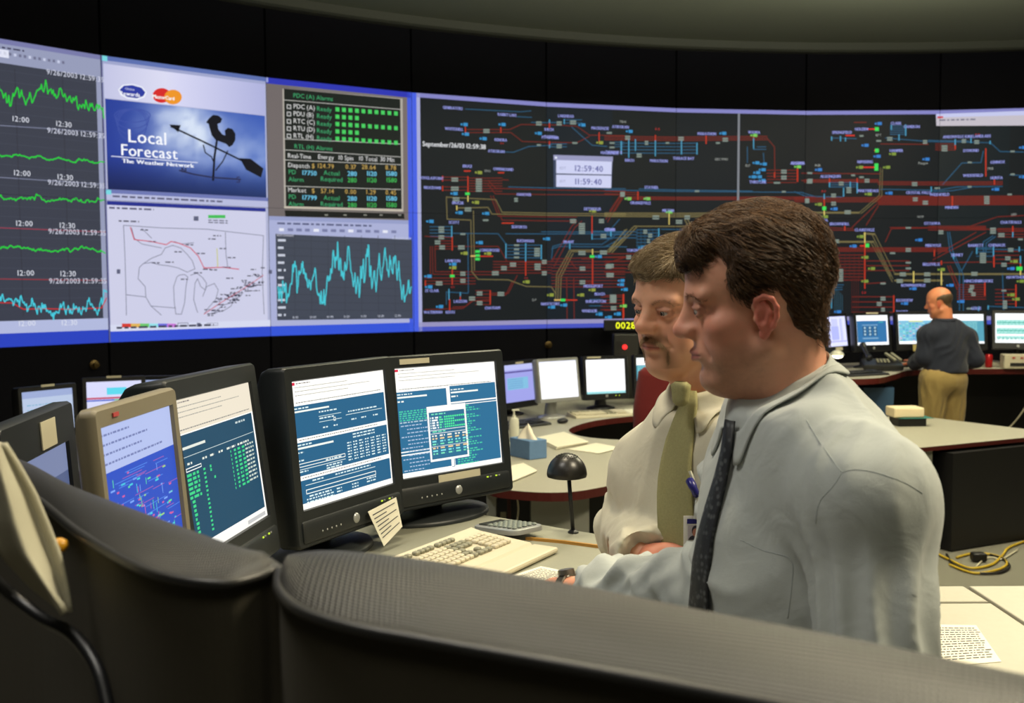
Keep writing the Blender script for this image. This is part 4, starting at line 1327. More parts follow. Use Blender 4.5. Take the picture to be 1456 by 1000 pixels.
fs = .955
def mpos(cx, cy, d):
    return P(cx, cy, d * fs)
SW, SH = .376 * fs, .301 * fs
G5 = 'big flat monitors on the near desk'
m5, T5 = monitor('charcoal monitor showing two blue columns and a pop-up table, rightmost on the near desk', mpos(642.5, 593.97, 2.97), RAD(44.1), RAD(6.3), SW, SH, (.032, .032, .034, .085), scr_alarms, M_mon, DZ, G5, chin=1,
        strips=((-SW * .32, SH / 2 + .017, .10, .014, M_lbl), (.01, -SH / 2 - .020, .15, .028, M_lbl)), foot=.19)
m4, T4 = monitor('charcoal monitor showing three stacked blue forms, with a paper note on its frame', mpos(493.66, 619.98, 2.59), RAD(62.4), RAD(5.3), SW, SH, (.030, .032, .034, .085), scr_dispatch, M_mon, DZ, G5, chin=1, foot=.17)
m3, T3 = monitor('black monitor showing a dark teal list with green figures, behind the beige monitor', mpos(323.53, 658.64, 2.14), RAD(82.8), RAD(7.4), SW, SH, (.035, .035, .04, .085), scr_outage, M_mon, DZ, G5, chin=1, depth=.06)
m2, T2 = monitor('beige monitor with a royal blue diagram, second from the left edge', mpos(210.95, 689.12, 1.70), RAD(88.5), RAD(4.9), .287, .215, (.02, .022, .03, .05), scr_blue, M_beige, DZ, G5, foot=.10, depth=.022, back=.02, detail=1,
        strips=((-.095, .1225, .02, .006, mat('red_badge', (176, 60, 60))),))
m1, T1 = monitor('dark monitor with a pale label on its frame, nearest the left edge', (-.765, 1.70, 1.415), RAD(98), RAD(4), .312, .25, (.03, .045, .07, .06), scr_small_blue, M_mon, DZ, G5, foot=.09, depth=.03, back=.03, detail=1,
        strips=((.04, .156, .08, .046, M_lbl),))
# paper note taped to the frame
def on_mon(t, T, x, y, z):
    return t.matrix_basis @ (T @ V((x, y, z)))
bpy.context.view_layer.update()
o = on_mon(m4, T4, .07, -.012, -SH / 2 - .05)
tn = thing('paper_note', 'white fan shaped note taped to the frame of the stacked forms monitor', 'note', o)
b = MB(o)
q = [on_mon(m4, T4, x, y, z) for x, y, z in ((.035, -.014, -SH / 2 - .045), (.155, -.016, -SH / 2 - .032), (.150, -.03, -SH / 2 - .105), (.065, -.03, -SH / 2 - .135))]
b.slab(q, (.0008, -.0006, 0))
b.build('page', M_paper, tn)
b = MB(o)
nrm = V((.0016, -.0012, 0))
for k in range(7):
    v = .12 + k * .11
    a, c = q[0].lerp(q[3], v), q[1].lerp(q[2], v)
    a2, c2 = q[0].lerp(q[3], v + .03), q[1].lerp(q[2], v + .03)
    e0, e1 = .08, (.9 if k % 2 == 0 else .55)
    b.quad(a.lerp(c, e0) + nrm, a.lerp(c, e1) + nrm, a2.lerp(c2, e1) + nrm, a2.lerp(c2, e0) + nrm)
b.build('printed_lines', M_ink, tn)

# ------------------------------------------------------------------ keyboard, calculator, dome microphone
def frame_from(px, z):
    """plan frame from three pixels: origin, along x, along y"""
    A, B_, C_ = [PZ(x, y, z) for x, y in px]
    return A, B_, C_
def keyboard(label, ctr, ang, z, W_=.47, D_=.185, m=M_keyb, mg=M_keyg, detail=True, group=None):
    t = thing('keyboard', label, 'keyboard', (ctr[0], ctr[1], z + .001), ang, group)
    b = MB()
    prof = [(-D_ / 2, .006), (-D_ / 2 + .01, .016), (-D_ / 2 + .05, .019), (D_ / 2 - .03, .028), (D_ / 2 - .004, .033), (D_ / 2, .026), (D_ / 2, .0), (-D_ / 2, 0)]
    t_ = bmesh.new()
    a = [t_.verts.new((-W_ / 2, y, q)) for y, q in prof]
    c = [t_.verts.new((W_ / 2, y, q)) for y, q in prof]
    n = len(prof)
    t_.faces.new(a)
    t_.faces.new(c[::-1])
    for i in range(n):
        t_.faces.new((a[i], c[i], c[(i + 1) % n], a[(i + 1) % n]))
    bmesh.ops.recalc_face_normals(t_, faces=t_.faces)
    b._merge(t_)
    b.build('case', m, t)
    zz = lambda y: .019 + (y + D_ / 2 - .05) * .009 / (D_ - .08)
    main, fnk, nav, pad, enter = MB(), MB(), MB(), MB(), MB()
    px = .0187
    def key(bm_, x, y, w, hgt=.0155):
        bm_.box((x, y, zz(y) + .004), (w, hgt, .009), bev=.0025, seg=1)
    x0 = -W_ / 2 + .014
    for r_ in range(5):
        y = -D_ / 2 + .05 + r_ * px
        k = 0
        x = x0 + (0, .008, .005, 0, 0)[r_]
        while x < x0 + 15 * px - .01:
            w = .11 if (r_ == 0 and 3 <= k < 4) else (.032 if k in (0,) else .0165)
            w = min(w, x0 + 15 * px - x)
            key(enter if x > x0 + 13.2 * px else main, x + w / 2, y, w)
            x += w + .0022
            k += 1
        for j in range(3):
            if r_ in (0, 3, 4) or (r_ == 1 and j == 1):
                key(nav, x0 + 15.55 * px + j * px, y, .0165)
        for j in range(4):
            key(pad, x0 + 19.1 * px + j * px, y, .0165)
    y = -D_ / 2 + .05 + 5.6 * px
    for k in range(16):
        key(fnk, x0 + .01 + k * px * 1.0 + (k // 4) * .012, y, .0165)
    main.build('letter_keys', m, t)
    pad.build('number_pad', m, t)
    nav.build('arrow_keys', mg, t)
    enter.build('enter_keys', mg, t)
    fnk.build('function_keys', mg, t)
    if detail:
        MB().box((0, -D_ / 2 - .035, .008), (W_, .07, .014), bev=.006).build('wrist_rest', m, t)
    return t
kA, kB = PZ(540, 800, DZ + .03), PZ(668, 752, DZ + .03)
dirk = (kB - kA).normalized()
angk = math.atan2(dirk.y, dirk.x)
# back edge runs kA -> kB ; the keyboard body lies to its right-hand (near) side
perp = V((dirk.y, -dirk.x, 0))
kc = kB - dirk * .235 + perp * .093
keyboard('ivory keyboard on the near desk in front of the black monitors', (kc.x, kc.y), angk, DZ)

cA, cB = PZ(690, 752, DZ), PZ(757, 770, DZ)
cc = (cA + cB) / 2
cd = (cB - cA).normalized()
t = thing('calculator', 'grey desk calculator at the far end of the ivory keyboard', 'calculator', (cc.x, cc.y, DZ + .007), math.atan2(cd.y, cd.x))
b = MB()
b.bm.free()
b.bm = bmesh.new()
lp = [(x, y) for x, y in rloop(.175, .112, .03, 6)]
b.prism(lp, .002, .015, .004)
b.xf(Matrix.Rotation(RAD(-5), 4, 'Y') @ Matrix.Translation((0, 0, .004)))
b.build('case', M_silv, t, angle=40)
TT = Matrix.Rotation(RAD(-5), 4, 'Y') @ Matrix.Translation((0, 0, .004))
TT = Matrix.Rotation(RAD(5), 4, 'Y') @ Matrix.Translation((0, 0, .004)) if False else TT
MB().box((-.056, 0, .0165), (.032, .075, .004), bev=.001).xf(TT).build('display', mat('calculator_display', (58, 62, 56), rough=.2), t)
b = MB()
for i in range(6):
    for j in range(5):
        b.box((-.028 + i * .0185, -.034 + j * .017, .018), (.013, .012, .006), bev=.003, seg=1)
b.xf(TT).build('keys', mat('calculator_keys', (120, 128, 120), rough=.5), t)

o = PZ(815, 758, DZ)
t = thing('dome_microphone', 'black perforated dome on a thin stalk at the far desk edge', 'microphone', o)
top = P(806, 662, (o - CAM).dot(FWD))
b = MB(o)
b.tube([o, top + V((.004, 0, -.015))], .0055, 10)
b.build('stalk', M_blk, t, smooth=True)
MB(o).lathe([(0, 0), (.014, 0), (.014, .004), (.008, .008), (0, .008)], o).build('foot', M_blk, t, angle=40)
b = MB(o)
prof = [(0, -.031), (.045, -.031), (.051, -.029), (.0525, -.024)] + [(.0525 * math.cos(a), -.024 + .056 * math.sin(a)) for a in [RAD(8 * k) for k in range(1, 11)]] + [(0, .032)]
b.lathe(prof, top, 36)
b.build('dome', mat('black_dome', (26, 25, 23), rough=.35), t, angle=50)
b = MB(o)
for k in range(5):
    for q in range(max(1, k * 6)):
        a = 2 * math.pi * q / max(1, k * 6)
        el = RAD(90 - k * 8)
        b.ball(top + V((.0525 * math.cos(el) * math.cos(a), .0525 * math.cos(el) * math.sin(a), -.0245 + .056 * math.sin(el))), .0017, u=6, v=4)
b.build('perforation', mat('hole_dark', (4, 4, 4), rough=.9), t)
# ------------------------------------------------------------------ middle console (beyond the near desk)
MZ = .80
t = thing('control_console', 'grey S-curved console with a maroon edge, behind the dome microphone', 'console', (.3, 6.5, 0))
og = V((.3, 6.5, 0))
mp = sp([(-.16, 5.3), (-.05, 5.1), (.25, 5.02), (.55, 5.24), (1.1, 5.75), (1.35, 6.2), (1.05, 6.6), (.62, 6.74), (.42, 6.95), (.42, 7.3), (.7, 7.75), (1.3, 8.1), (2.1, 8.3), (2.3, 8.9), (1.6, 9.45), (.8, 9.4), (-.1, 8.7), (-.55, 7.9), (-.62, 7.0), (-.4, 6.0)], 5)
desk_top(mp, MZ, .045, M_top, M_edge, t, og)
b = MB(og)
a0, a1 = P(700, 718, 5.28), P(838, 735, 5.35)
pan = [(-.02, 5.32), (.44, 5.4)]
MB(og).box((.24, 5.25, MZ / 2 - .025), (.30, .04, MZ - .05), (0, 0, RAD(9))).build('modesty_panel', M_grey, t)
MB(og).box((-.11, 5.47, MZ / 2 - .025), (.05, .35, MZ - .05), bev=.003).build('side_panel', M_grey, t)
MB(og).box((-.02, 5.6, MZ / 2 - .03), (.02, .3, MZ - .06)).build('side_panel', M_edge, t)
MB(og).prism(sp([(.0, 5.9), (.5, 5.75), (.95, 6.1), (.6, 6.5), (.2, 6.7), (.1, 7.4), (.5, 7.95), (1.4, 8.35), (1.9, 8.6), (1.5, 9.2), (.8, 9.15), (.0, 8.5), (-.4, 7.8), (-.4, 6.8)], 3), 0, MZ - .05).build('pedestal', M_cab, t)
MB(og).box((-.05, 5.44, .55), (.03, .01, .12)).build('socket_plate', M_lbl, t)
b = MB(og).tube(smooth_path([P(734, 703, 5.28), P(737, 725, 5.3), P(733, 760, 5.3), P(735, 800, 5.3)], 5), .005, 6).build('cable', M_lbl, t)

# screens of the far monitors
def scr_lilac(cv, w, h):
    cv.rect(0, 0, w, h, (148, 150, 214)); cv.z = 1
    cv.rect(0, .05, w, .012, (84, 76, 140)); cv.rect(0, .0, w, .04, (176, 180, 226))
    cv.rect(.03, .10, w * .7, .09, (120, 176, 206)); cv.z = 2
    for k in range(5):
        cv.words(.04, .11 + k * .016, w * .5, .005, (90, 120, 180), seed=k)
def scr_white(cv, w, h):
    cv.rect(0, 0, w, h, (250, 250, 255)); cv.z = 1
    cv.rect(0, 0, w, .01, (226, 228, 240)); cv.words(.24, .05, .06, .004, (170, 170, 180))
def scr_white2(cv, w, h):
    cv.rect(0, 0, w, h, (255, 255, 255)); cv.z = 1
    cv.rect(0, h - .018, w, .018, (150, 210, 214)); cv.words(.01, .012, w * .8, .003, (190, 190, 190))
def scr_teal(cv, w, h):
    cv.rect(0, 0, w, h, (250, 252, 252)); cv.z = 1
    cv.rect(.0, .06, w, h - .08, (80, 150, 170)); cv.z = 2
    for k in range(12):
        cv.words(.01, .07 + k * .014, w * .8, .005, (150, 215, 210), seed=k)
def scr_panelblue(cv, w, h):
    cv.rect(0, 0, w, h, (250, 252, 255)); cv.z = 1
    cv.rect(.004, .05, w - .02, h - .075, (48, 108, 158)); cv.z = 2
    cv.rect(.06, .085, .17, .008, (120, 160, 190)); cv.rect(.06, .205, .17, .012, (120, 160, 190)); cv.rect(.24, .06, .05, .008, (60, 170, 170))
    for i in range(3):
        cv.rect(.065 + i * .055, .10, .045, .09, (40, 84, 120)); 
        for j in range(3):
            cv.ellipse(.088 + i * .055, .115 + j * .03, .011, .011, (160, 190, 205), dz=1, n=10)
def scr_lists(cv, w, h):
    cv.rect(0, 0, w, h, (252, 253, 255)); cv.z = 1
    cv.rect(.004, .055, w - .008, h - .08, (120, 180, 206)); cv.rect(.1, .055, .13, .014, (200, 206, 150), 1); cv.z = 3
    r = random.Random(4)
    for i in range(11):
        for j in range(14):
            if r.random() < .75:
                cv.rect(.01 + i * .03, .08 + j * .012, r.uniform(.012, .026), .008, r.choice(((70, 190, 200), (60, 130, 190), (150, 215, 210), (205, 170, 190), (80, 170, 150))))
def scr_tables(cv, w, h):
    cv.rect(0, 0, w, h, (250, 253, 253)); cv.z = 1
    for y, hh in ((.06, .05), (.135, .055), (.21, .02)):
        cv.rect(.01, y, w - .012, hh, (130, 200, 190)); 
        for k in range(3):
            cv.words(.015, y + .006 + k * .014, w - .03, .008, (70, 165, 150) if k % 2 else (180, 225, 220), dz=2, seed=k + int(y * 100))
def scr_purple(cv, w, h):
    cv.rect(0, 0, w, h, (214, 216, 252)); cv.z = 1
    for x, ww in ((.1, .1), (.03, .03), (.24, .04)):
        cv.rect(x, .02, ww, .2, (190, 194, 242)); cv.rect(x, .02, .004, .22, (130, 134, 214), 1)
    cv.rect(.08, .09, .13, .12, (170, 176, 236), 1); cv.rect(0, .225, w, .008, (150, 150, 220), 1)
def scr_colour(cv, w, h):
    cv.rect(0, 0, w, h, (206, 208, 238)); cv.z = 1
    cv.rect(.12, .04, .12, .045, (90, 206, 226)); cv.rect(0, .10, w, .012, (190, 84, 110)); cv.rect(0, .115, w * .5, .01, (90, 110, 200)); cv.rect(w * .5, .115, w * .4, .01, (90, 180, 120))
    cv.rect(.15, .135, .03, .03, (130, 220, 240))
def scr_pale(cv, w, h):
    cv.rect(0, 0, w, h, (176, 190, 216)); cv.z = 1
    cv.rect(0, 0, w, .04, (150, 164, 204))
    for k in range(5):
        cv.words(.03, .08 + k * .03, w * .8, .006, (120, 170, 196), seed=k)
SCRF = screen_mat(1.25)
BZ = (.028, .028, .03, .05)
GM = 'monitors along the middle console'
STK = ((0, .136 + .018, .09, .014, M_lbl),)
kw = dict(group=GM, detail=1, foot=.12, scr=SCRF)
monitor('small black monitor with a lilac screen, just right of the two-column monitor', (.064, 7.95, 1.056), RAD(50), RAD(4), .355, .284, BZ, scr_lilac, M_blk, MZ, strips=STK, **kw)
monitor('silver framed monitor with a blank white screen on the middle console', (.352, 7.74, 1.10), RAD(34), RAD(8), .345, .276, (.02, .02, .022, .03), scr_white, M_silv, MZ, **kw)
monitor('black monitor with a white screen, between the silver one and the red chair', (.752, 8.30, 1.07), RAD(20), RAD(6), .34, .272, BZ, scr_white2, M_blk, MZ, strips=((-.1, .155, .12, .012, M_lbl), (-.0, -.155, .02, .02, M_silv), (.08, -.155, .008, .006, M_led), (.11, -.155, .008, .006, M_led)), **kw)
monitor('black monitor with a teal screen, partly behind the maroon chair', (1.20, 8.62, 1.06), RAD(12), RAD(6), .34, .272, BZ, scr_teal, M_blk, MZ, **kw)
t = thing('intercom_unit', 'dark box with a round red light behind the console monitors', 'intercom', (1.0, 9.16, MZ))
og = V((1.0, 9.16, MZ))
MB(og).box((1.0, 9.16, MZ + .285), (.22, .16, .57), bev=.01).build('housing', mat('dark_olive_metal', (34, 34, 30), rough=.5), t)
q = P(889, 494, 9.06)
MB(og).cone((q.x, 9.085, q.z), (q.x, 9.065, q.z), .022, .02, 16).build('lamp', mat('red_lamp', (150, 20, 20), emit=(255, 40, 40), estr=2), t, label='round glowing red lamp')
b = MB(og)
for k in range(6):
    b.box((.935, 9.078, MZ + .38 + k * .025), (.05, .006, .008))
b.build('speaker_grille', M_cab, t)

# small things on the middle console
c = PZ(751, 650, MZ)
t = thing('tissue_box', 'blue tissue box with a white tissue standing up', 'tissue box', (c.x, c.y, MZ + .001), RAD(35))
MB().box((0, 0, .055), (.125, .20, .11), bev=.004).build('carton', mat('blue_carton', (96, 130, 170), rough=.7, noise=.15, nscale=30), t)
b = MB()
def tis(u, v):
    a = u * 2 * math.pi
    r_ = (.052 * (1 - v) ** .8 + .002) * (1 + .3 * math.sin(3 * a + 2 * v))
    return V((r_ * math.cos(a) * .8, r_ * math.sin(a) * 1.2, .108 + .085 * v + .006 * math.sin(2 * a) * v))
b.grid(tis, 24, 8, closed_u=True)
b.build('tissue', mat('tissue_white', (238, 230, 210), rough=.9), t, smooth=True)
c = PZ(731, 628, MZ)
t = thing('soap_bottle', 'white pump bottle left of the tissue box', 'bottle', (c.x, c.y, MZ + .001), RAD(20))
MB().lathe([(0, 0), (.03, 0), (.032, .008), (.032, .13), (.026, .15), (.012, .157), (.012, .17), (0, .17)]).build('bottle_body', mat('white_plastic', (206, 206, 190), rough=.4), t, angle=45)
MB().cone((0, 0, .17), (0, 0, .2), .006, .006, 10).box((.012, 0, .203), (.05, .018, .01), bev=.003).build('pump', mat('white_plastic'), t)
for nm, lab, px, z_ in (('paper_stack', 'stack of pale papers right behind the tissue box', ((762, 626), (800, 618), (835, 632), (790, 640)), .02),
                        ('paper_stack', 'pale folder near the cut-out on the console, right of the paper stack', ((806, 640), (846, 631), (882, 638), (850, 646)), .006),
                        ('paper_stack', 'white papers at the left end of the console, in front of the tissue box', ((712, 668), (742, 661), (762, 672), (724, 688)), .012),
                        ('paper_stack', 'white sheets on the far console beside the maroon chair', ((886, 584), (902, 583), (907, 588), (892, 590)), .012)):
    pts = pp(MZ, *px)
    c = V((sum(p[0] for p in pts) / 4, sum(p[1] for p in pts) / 4, MZ + .0005))
    b = MB(c)
    for k in range(3):
        b.prism([(p[0] + .004 * k, p[1] - .003 * k) for p in pts], MZ + .0005 + z_ * k / 3, MZ + .0005 + z_ * (k + 1) / 3 - .0004)
    ob = b.build(nm, M_paper)
    ob.location = c
    tag(ob, lab, 'papers', 'paper stacks on the console')
keyboard('cream keyboard on the far part of the console below the white screens', (.67, 7.92), RAD(20), MZ, detail=False)
c = PZ(760, 600, MZ)
keyboard('dark keyboard below the lilac monitor on the middle console', (c.x - .12, c.y - .25), RAD(40), MZ, m=M_blk, mg=M_blk, detail=False)
c = PZ(800, 602, MZ)
ob = MB().ball((0, 0, .014), .032, (1.5, 1, .62)).build('computer_mouse', M_blk, smooth=True)
ob.location = (c.x, c.y, MZ + .004)
ob.rotation_euler = (0, 0, RAD(40))
tag(ob, 'black computer mouse in front of the silver framed monitor', 'mouse')

# maroon chair
M_red = mat('maroon_upholstery', (112, 22, 24), rough=.8, noise=.12, nscale=90, bump=.3, bscale=400, sheen=.1)
def chair(label, loc, rz, m):
    t = thing('office_chair', label, 'chair', loc, rz)
    b = MB()
    def bk(u, v):
        a = u * 2 * math.pi
        w = .24 * (1 - .22 * max(0, v - .6) / .4) * (1 if .03 < v < .97 else .82)
        d = .045 * (1 if .03 < v < .97 else .5)
        cs, sn = math.cos(a), math.sin(a)
        f = lambda q: math.copysign(abs(q) ** .45, q)
        return V((w * f(cs), .24 + d * f(sn) + .05 * (v - .3) ** 2 + .03 * math.cos(a) ** 2 * -1, .52 + .72 * v))
    b.grid(bk, 40, 24, closed_u=True)
    b.bm.faces.new([v for v in b.bm.verts if abs(v.co.z - 1.24) < 1e-5])
    b.build('backrest', m, t, smooth=True)
    MB().box((0, 0, .50), (.50, .48, .09), bev=.04, seg=4).build('seat', m, t, smooth=True)
    for s in (-1, 1):
        MB().box((s * .28, .02, .68), (.06, .26, .035), bev=.012).cone((s * .28, .1, .47), (s * .28, .1, .67), .015).build('armrest', M_blk, t, angle=40)
    MB().cone((0, 0, .1), (0, 0, .46), .03).build('gas_post', M_blk, t)
    for k in range(5):
        a = 2 * math.pi * k / 5
        lg = MB().cone((0, 0, .11), (.29 * math.cos(a), .29 * math.sin(a), .075), .025, .016).build('leg', M_blk, t)
        MB().ball((.29 * math.cos(a), .29 * math.sin(a), .031), .03, (1, .6, 1), (0, 0, a)).build('caster', M_blk, lg, smooth=True)
    return t
chair('maroon high-backed chair behind the man with the olive tie', (1.16, 7.25, 0), RAD(150), M_red)

# things on the wall above the console
q = P(888, 463, 10.2)
t = thing('led_clock', 'small black clock with yellow digits under the system map', 'clock', (q.x, q.y, q.z))
MB(q).box(q + V((-.03, .04, 0)), (.34, .06, .105), bev=.006).build('housing', M_cab, t)
tr, wd = text_tris('0028', .062, 1.05)
b = MB(q)
for tri in tr:
    b.quad(*[q + V((x - .085, .008, y - .031)) for x, y in tri])
ob = b.build('digits', mat('yellow_digits', (120, 120, 0), emit=(235, 240, 30), estr=1.6), t, label='yellow glowing digits 0028')
for px, py, d, lab in ((155, 521, 7.85, 'small brass sensor on the black wall below the weather picture'), (788, 492, 10.1, 'small brass sensor on the black wall above the white console screens')):
    q = P(px, py, d)
    c = min(range(NCOL), key=lambda k: ((pl[C0 + k] + pl[C0 + k + 1]) / 2 - V((q.x, q.y, 0))).length)
    a, e = pl[C0 + c], pl[C0 + c + 1]
    dd = (e - a).normalized()
    n = V((dd.y, -dd.x, 0))
    q = q - n * ((q - a).dot(n)) + n * .0
    q.z = P(px, py, d).z
    t = thing('wall_sensor', lab, 'sensor', q)
    M = V((0, 0, 1)).rotation_difference(n).to_matrix().to_4x4()
    MB().lathe([(0, -.01), (.036, -.01), (.036, .006), (.015, .012), (.015, .024), (.024, .034), (.022, .045), (0, .05)], M=M).build('rose', mat('brass', (84, 68, 34), rough=.35, metal=.7), t, angle=45)

# ------------------------------------------------------------------ left console, behind the near monitors
t = thing('control_console', 'dark console at the far left below the weather picture, with a maroon edge', 'console', (-2.2, 6.0, 0))
og = V((-2.2, 6.0, 0))
lp_ = sp([(-3.3, 5.4), (-2.5, 5.6), (-1.9, 6.0), (-1.5, 6.5), (-1.2, 7.2), (-1.25, 7.9), (-1.7, 8.2), (-2.4, 7.9), (-3.1, 7.2), (-3.7, 6.2)], 4)
desk_top(lp_, MZ, .045, M_top, M_edge, t, og)
MB(og).prism(sp([(-3.2, 5.7), (-2.5, 5.9), (-1.8, 6.4), (-1.45, 7.2), (-1.6, 7.8), (-2.3, 7.6), (-3.2, 6.6)], 3), 0, MZ - .046).build('pedestal', M_cab, t)
GL_ = 'monitors on the far left console'
kw = dict(group=GL_, detail=1, foot=.12, scr=SCRM)
monitor('small monitor with a pale blue screen, nearest the left edge below the trend charts', P(70, 584, 6.35), RAD(58), RAD(3), .34, .25, BZ, scr_pale, M_blk, MZ, strips=STK, **kw)
monitor('small monitor with a red line across a pale screen, above the beige monitor', P(163, 570, 6.7), RAD(24), RAD(4), .33, .25, BZ, scr_colour, M_blk, MZ, strips=STK, **kw)
monitor('small monitor with an orange edged screen, peeping out above the beige monitor', P(222, 566, 7.25), RAD(10), RAD(4), .33, .25, BZ, scr_pale, M_blk, MZ, **kw)
for lab, px in (('small pile of pale cards seen between the two middle black monitors', (388, 600)), ('pale box of cards between the two middle black monitors, nearer', (388, 628))):
    q = PZ(px[0], px[1], MZ) if px[1] > 640 else P(px[0], px[1], 6.9)
    ob = MB().box((0, 0, .05), (.22, .12, .10), bev=.004).build('card_box', M_lbl)
    ob.location = (q.x + (.0 if px[1] < 610 else .0), (7.3 if px[1] < 610 else 6.75), MZ + .001)
    ob.location.x = (px[0] - 728) / FOC * ob.location.y
    tag(ob, lab, 'box')

# ------------------------------------------------------------------ right: low desk with cabinet
LZ = .72
t = thing('side_table', 'grey topped table with a black cabinet, between the front man and the bald man', 'table', (2.9, 7.4, 0))
og = V((2.9, 7.4, 0))
tp = pp(LZ, (1306, 637), (1456, 622.5), (1480, 618), (1456, 610), (1316, 593), (1230, 592), (1150, 604), (1180, 640))
desk_top(tp, LZ, .03, M_top, M_edge, t, og)
MB(og).box((3.22, 7.30, .34), (.86, .5, .66), (0, 0, RAD(26))).build('cabinet', M_cab, t)
MB(og).box((2.72, 7.12, .345), (.05, .4, .68), (0, 0, RAD(26))).build('side_panel', M_grey, t)
c = PZ(1294, 606, LZ)
t = thing('binder_box', 'black box with a teal sheet on the table behind the front man', 'box', (c.x, c.y + .05, LZ + .001), RAD(4))
MB().box((0, 0, .03), (.22, .16, .06), bev=.003).build('tray', M_cab, t)
MB().box((.03, -.0, .0625), (.26, .2, .003)).build('sheet', mat('teal_sheet', (40, 112, 108), rough=.7), t, label='teal sheet')
ob = MB().box((-.02, .01, .0), (.235, .17, .075), bev=.01).build('cream_binder', mat('cream_cover', (232, 214, 178), rough=.7))
ob.location = (c.x, c.y + .05, LZ + .104)
ob.rotation_euler = (0, 0, RAD(3))
tag(ob, 'cream binder lying on the black box with the teal sheet', 'binder')

# cables on the floor
def floor_cable(lab, px, m, rad=.008):
    pts = [PZ(x, y, .012) for x, y in px]
    c = sum(pts, V((0, 0, 0))) / len(pts)
    c.z = 0
    ob = MB(c).tube(smooth_path(pts, 6), rad, 6).build('floor_cable', m, smooth=True)
    ob.location = c
    tag(ob, lab, 'cable')
M_yc = mat('yellow_cable', (190, 160, 40), rough=.5)
M_bc = mat('black_cable', (18, 18, 18), rough=.5)
floor_cable('yellow cable looping on the carpet from the table to the right edge', [(1330, 786), (1352, 797), (1380, 808), (1410, 803), (1425, 790), (1436, 778), (1470, 766)], M_yc)
floor_cable('yellow cable curled round the black plug on the carpet', [(1350, 803), (1385, 815), (1420, 810), (1432, 800), (1415, 790), (1385, 787), (1360, 793)], M_yc)
floor_cable('black cable lying outside the yellow cables on the carpet', [(1346, 788), (1356, 803), (1385, 814), (1418, 815), (1435, 807), (1428, 796), (1408, 789)], M_bc)
floor_cable('pale thin cable on the carpet beside the black plug', [(1388, 806), (1400, 795), (1412, 793), (1425, 795), (1447, 782)], M_lbl, .005)
q = PZ(1391, 799, 0)
ob = MB().box((0, 0, .03), (.09, .07, .055), bev=.012).build('power_plug', M_cab)
ob.location = q + V((0, 0, .003))
tag(ob, 'black power plug among the yellow cables on the carpet', 'plug')

# ------------------------------------------------------------------ right console of the bald man
RZ = 1.02
t = thing('control_console', 'console with a maroon edge where the bald man stands', 'console', (4.2, 9.7, 0))
og = V((4.2, 9.7, 0))
rp = sp([(2.3, 8.35), (2.75, 8.5), (3.05, 8.62), (3.3, 8.95), (3.65, 9.38), (4.4, 9.46), (5.2, 9.4), (6.6, 9.2), (6.6, 9.8), (5.6, 10.2), (4.4, 10.3), (3.3, 10.2), (2.5, 9.7), (2.1, 9.0)], 4)
desk_top(rp, RZ, .05, M_top, M_edge, t, og)
for x, y in ((2.6, 8.9), (2.9, 9.5), (5.05, 9.75), (6.2, 9.6)):
    MB(og).box((x, y, RZ / 2 - .03), (.07, .07, RZ - .06)).build('leg', M_blk, t)
MB(og).box((4.3, 10.2, .45), (4.4, .04, .9)).build('back_panel', M_cab, t)
b = MB(og)
b.tube(smooth_path([V((5.0, 9.75, .95)), V((4.85, 9.7, .7)), V((4.7, 9.75, .45)), V((4.5, 9.8, .3))], 5), .008, 6)
b.build('cable', M_lbl, t)
b = MB(og)
b.tube(smooth_path([V((5.15, 9.75, .95)), V((5.3, 9.7, .75)), V((5.25, 9.75, .5)), V((5.4, 9.8, .35))], 5), .01, 6)
b.build('cable', M_lbl, t)
GR_ = 'monitors along the bald man\'s console'
kw = dict(group=GR_, detail=1, foot=.12, scr=SCRF)
STR = ((0, .155, .09, .014, M_lbl),)
BR = (.03, .03, .03, .06)
monitor('monitor with a pale lilac screen right beside the front man\'s collar', (2.972, 9.50, 1.366), RAD(42.7), RAD(7.8), .34, .272, BR, scr_purple, M_blk, RZ, strips=((.0, -.16, .12, .03, M_lbl),), **kw)
monitor('monitor showing a square blue control panel, above the telephone', (3.314, 9.546, 1.374), RAD(17.9), RAD(7), .34, .272, BR, scr_panelblue, M_blk, RZ, strips=((0, .155, .13, .014, M_lbl), (0, -.165, .022, .022, M_silv)), **kw)
monitor('monitor full of blue and cyan lists with a yellow note below it', (3.75, 9.60, 1.379), RAD(1.6), RAD(9.6), .36, .272, BR, scr_lists, M_blk, RZ, strips=((-.02, -.175, .075, .06, mat('yellow_note', (206, 190, 120), rough=.8)),), **kw)
monitor('monitor with a teal and white screen hidden behind the bald man\'s back', (4.185, 9.60, 1.38), RAD(-3), RAD(9), .34, .272, BR, scr_teal, M_blk, RZ, **kw)
monitor('monitor with pale green tables at the right edge', (4.66, 9.53, 1.387), RAD(-16.4), RAD(10.3), .42, .272, BR, scr_tables, M_blk, RZ, strips=((-.02, -.165, .022, .022, M_silv),), **kw)
q = P(1190, 507, 9.2)
t = thing('desk_lamp', 'small desk lamp glowing white under the lilac screen', 'lamp', (q.x, q.y, RZ + .001))
b = MB()
b.lathe([(0, 0), (.07, 0), (.07, .012), (.02, .02), (0, .02)])
b.build('base', M_blk, t, angle=45)
MB().tube(smooth_path([(0, .03, .02), (0, .06, .1), (0, .03, .15)], 5), .008, 8).build('arm', M_blk, t)
hz = q.z - RZ
MB().lathe([(.001, .045), (.03, .04), (.055, .02), (.062, 0), (.058, 0), (.05, .015), (.02, .03), (.001, .03)], (0, 0, hz + .01), 24).build('shade', mat('white_plastic'), t, angle=50)
MB().ball((0, -.012, hz + .004), .048, (1, .8, .45)).build('bulb', mat('lamp_glow', (255, 240, 210), emit=(255, 244, 220), estr=5), t, smooth=True)
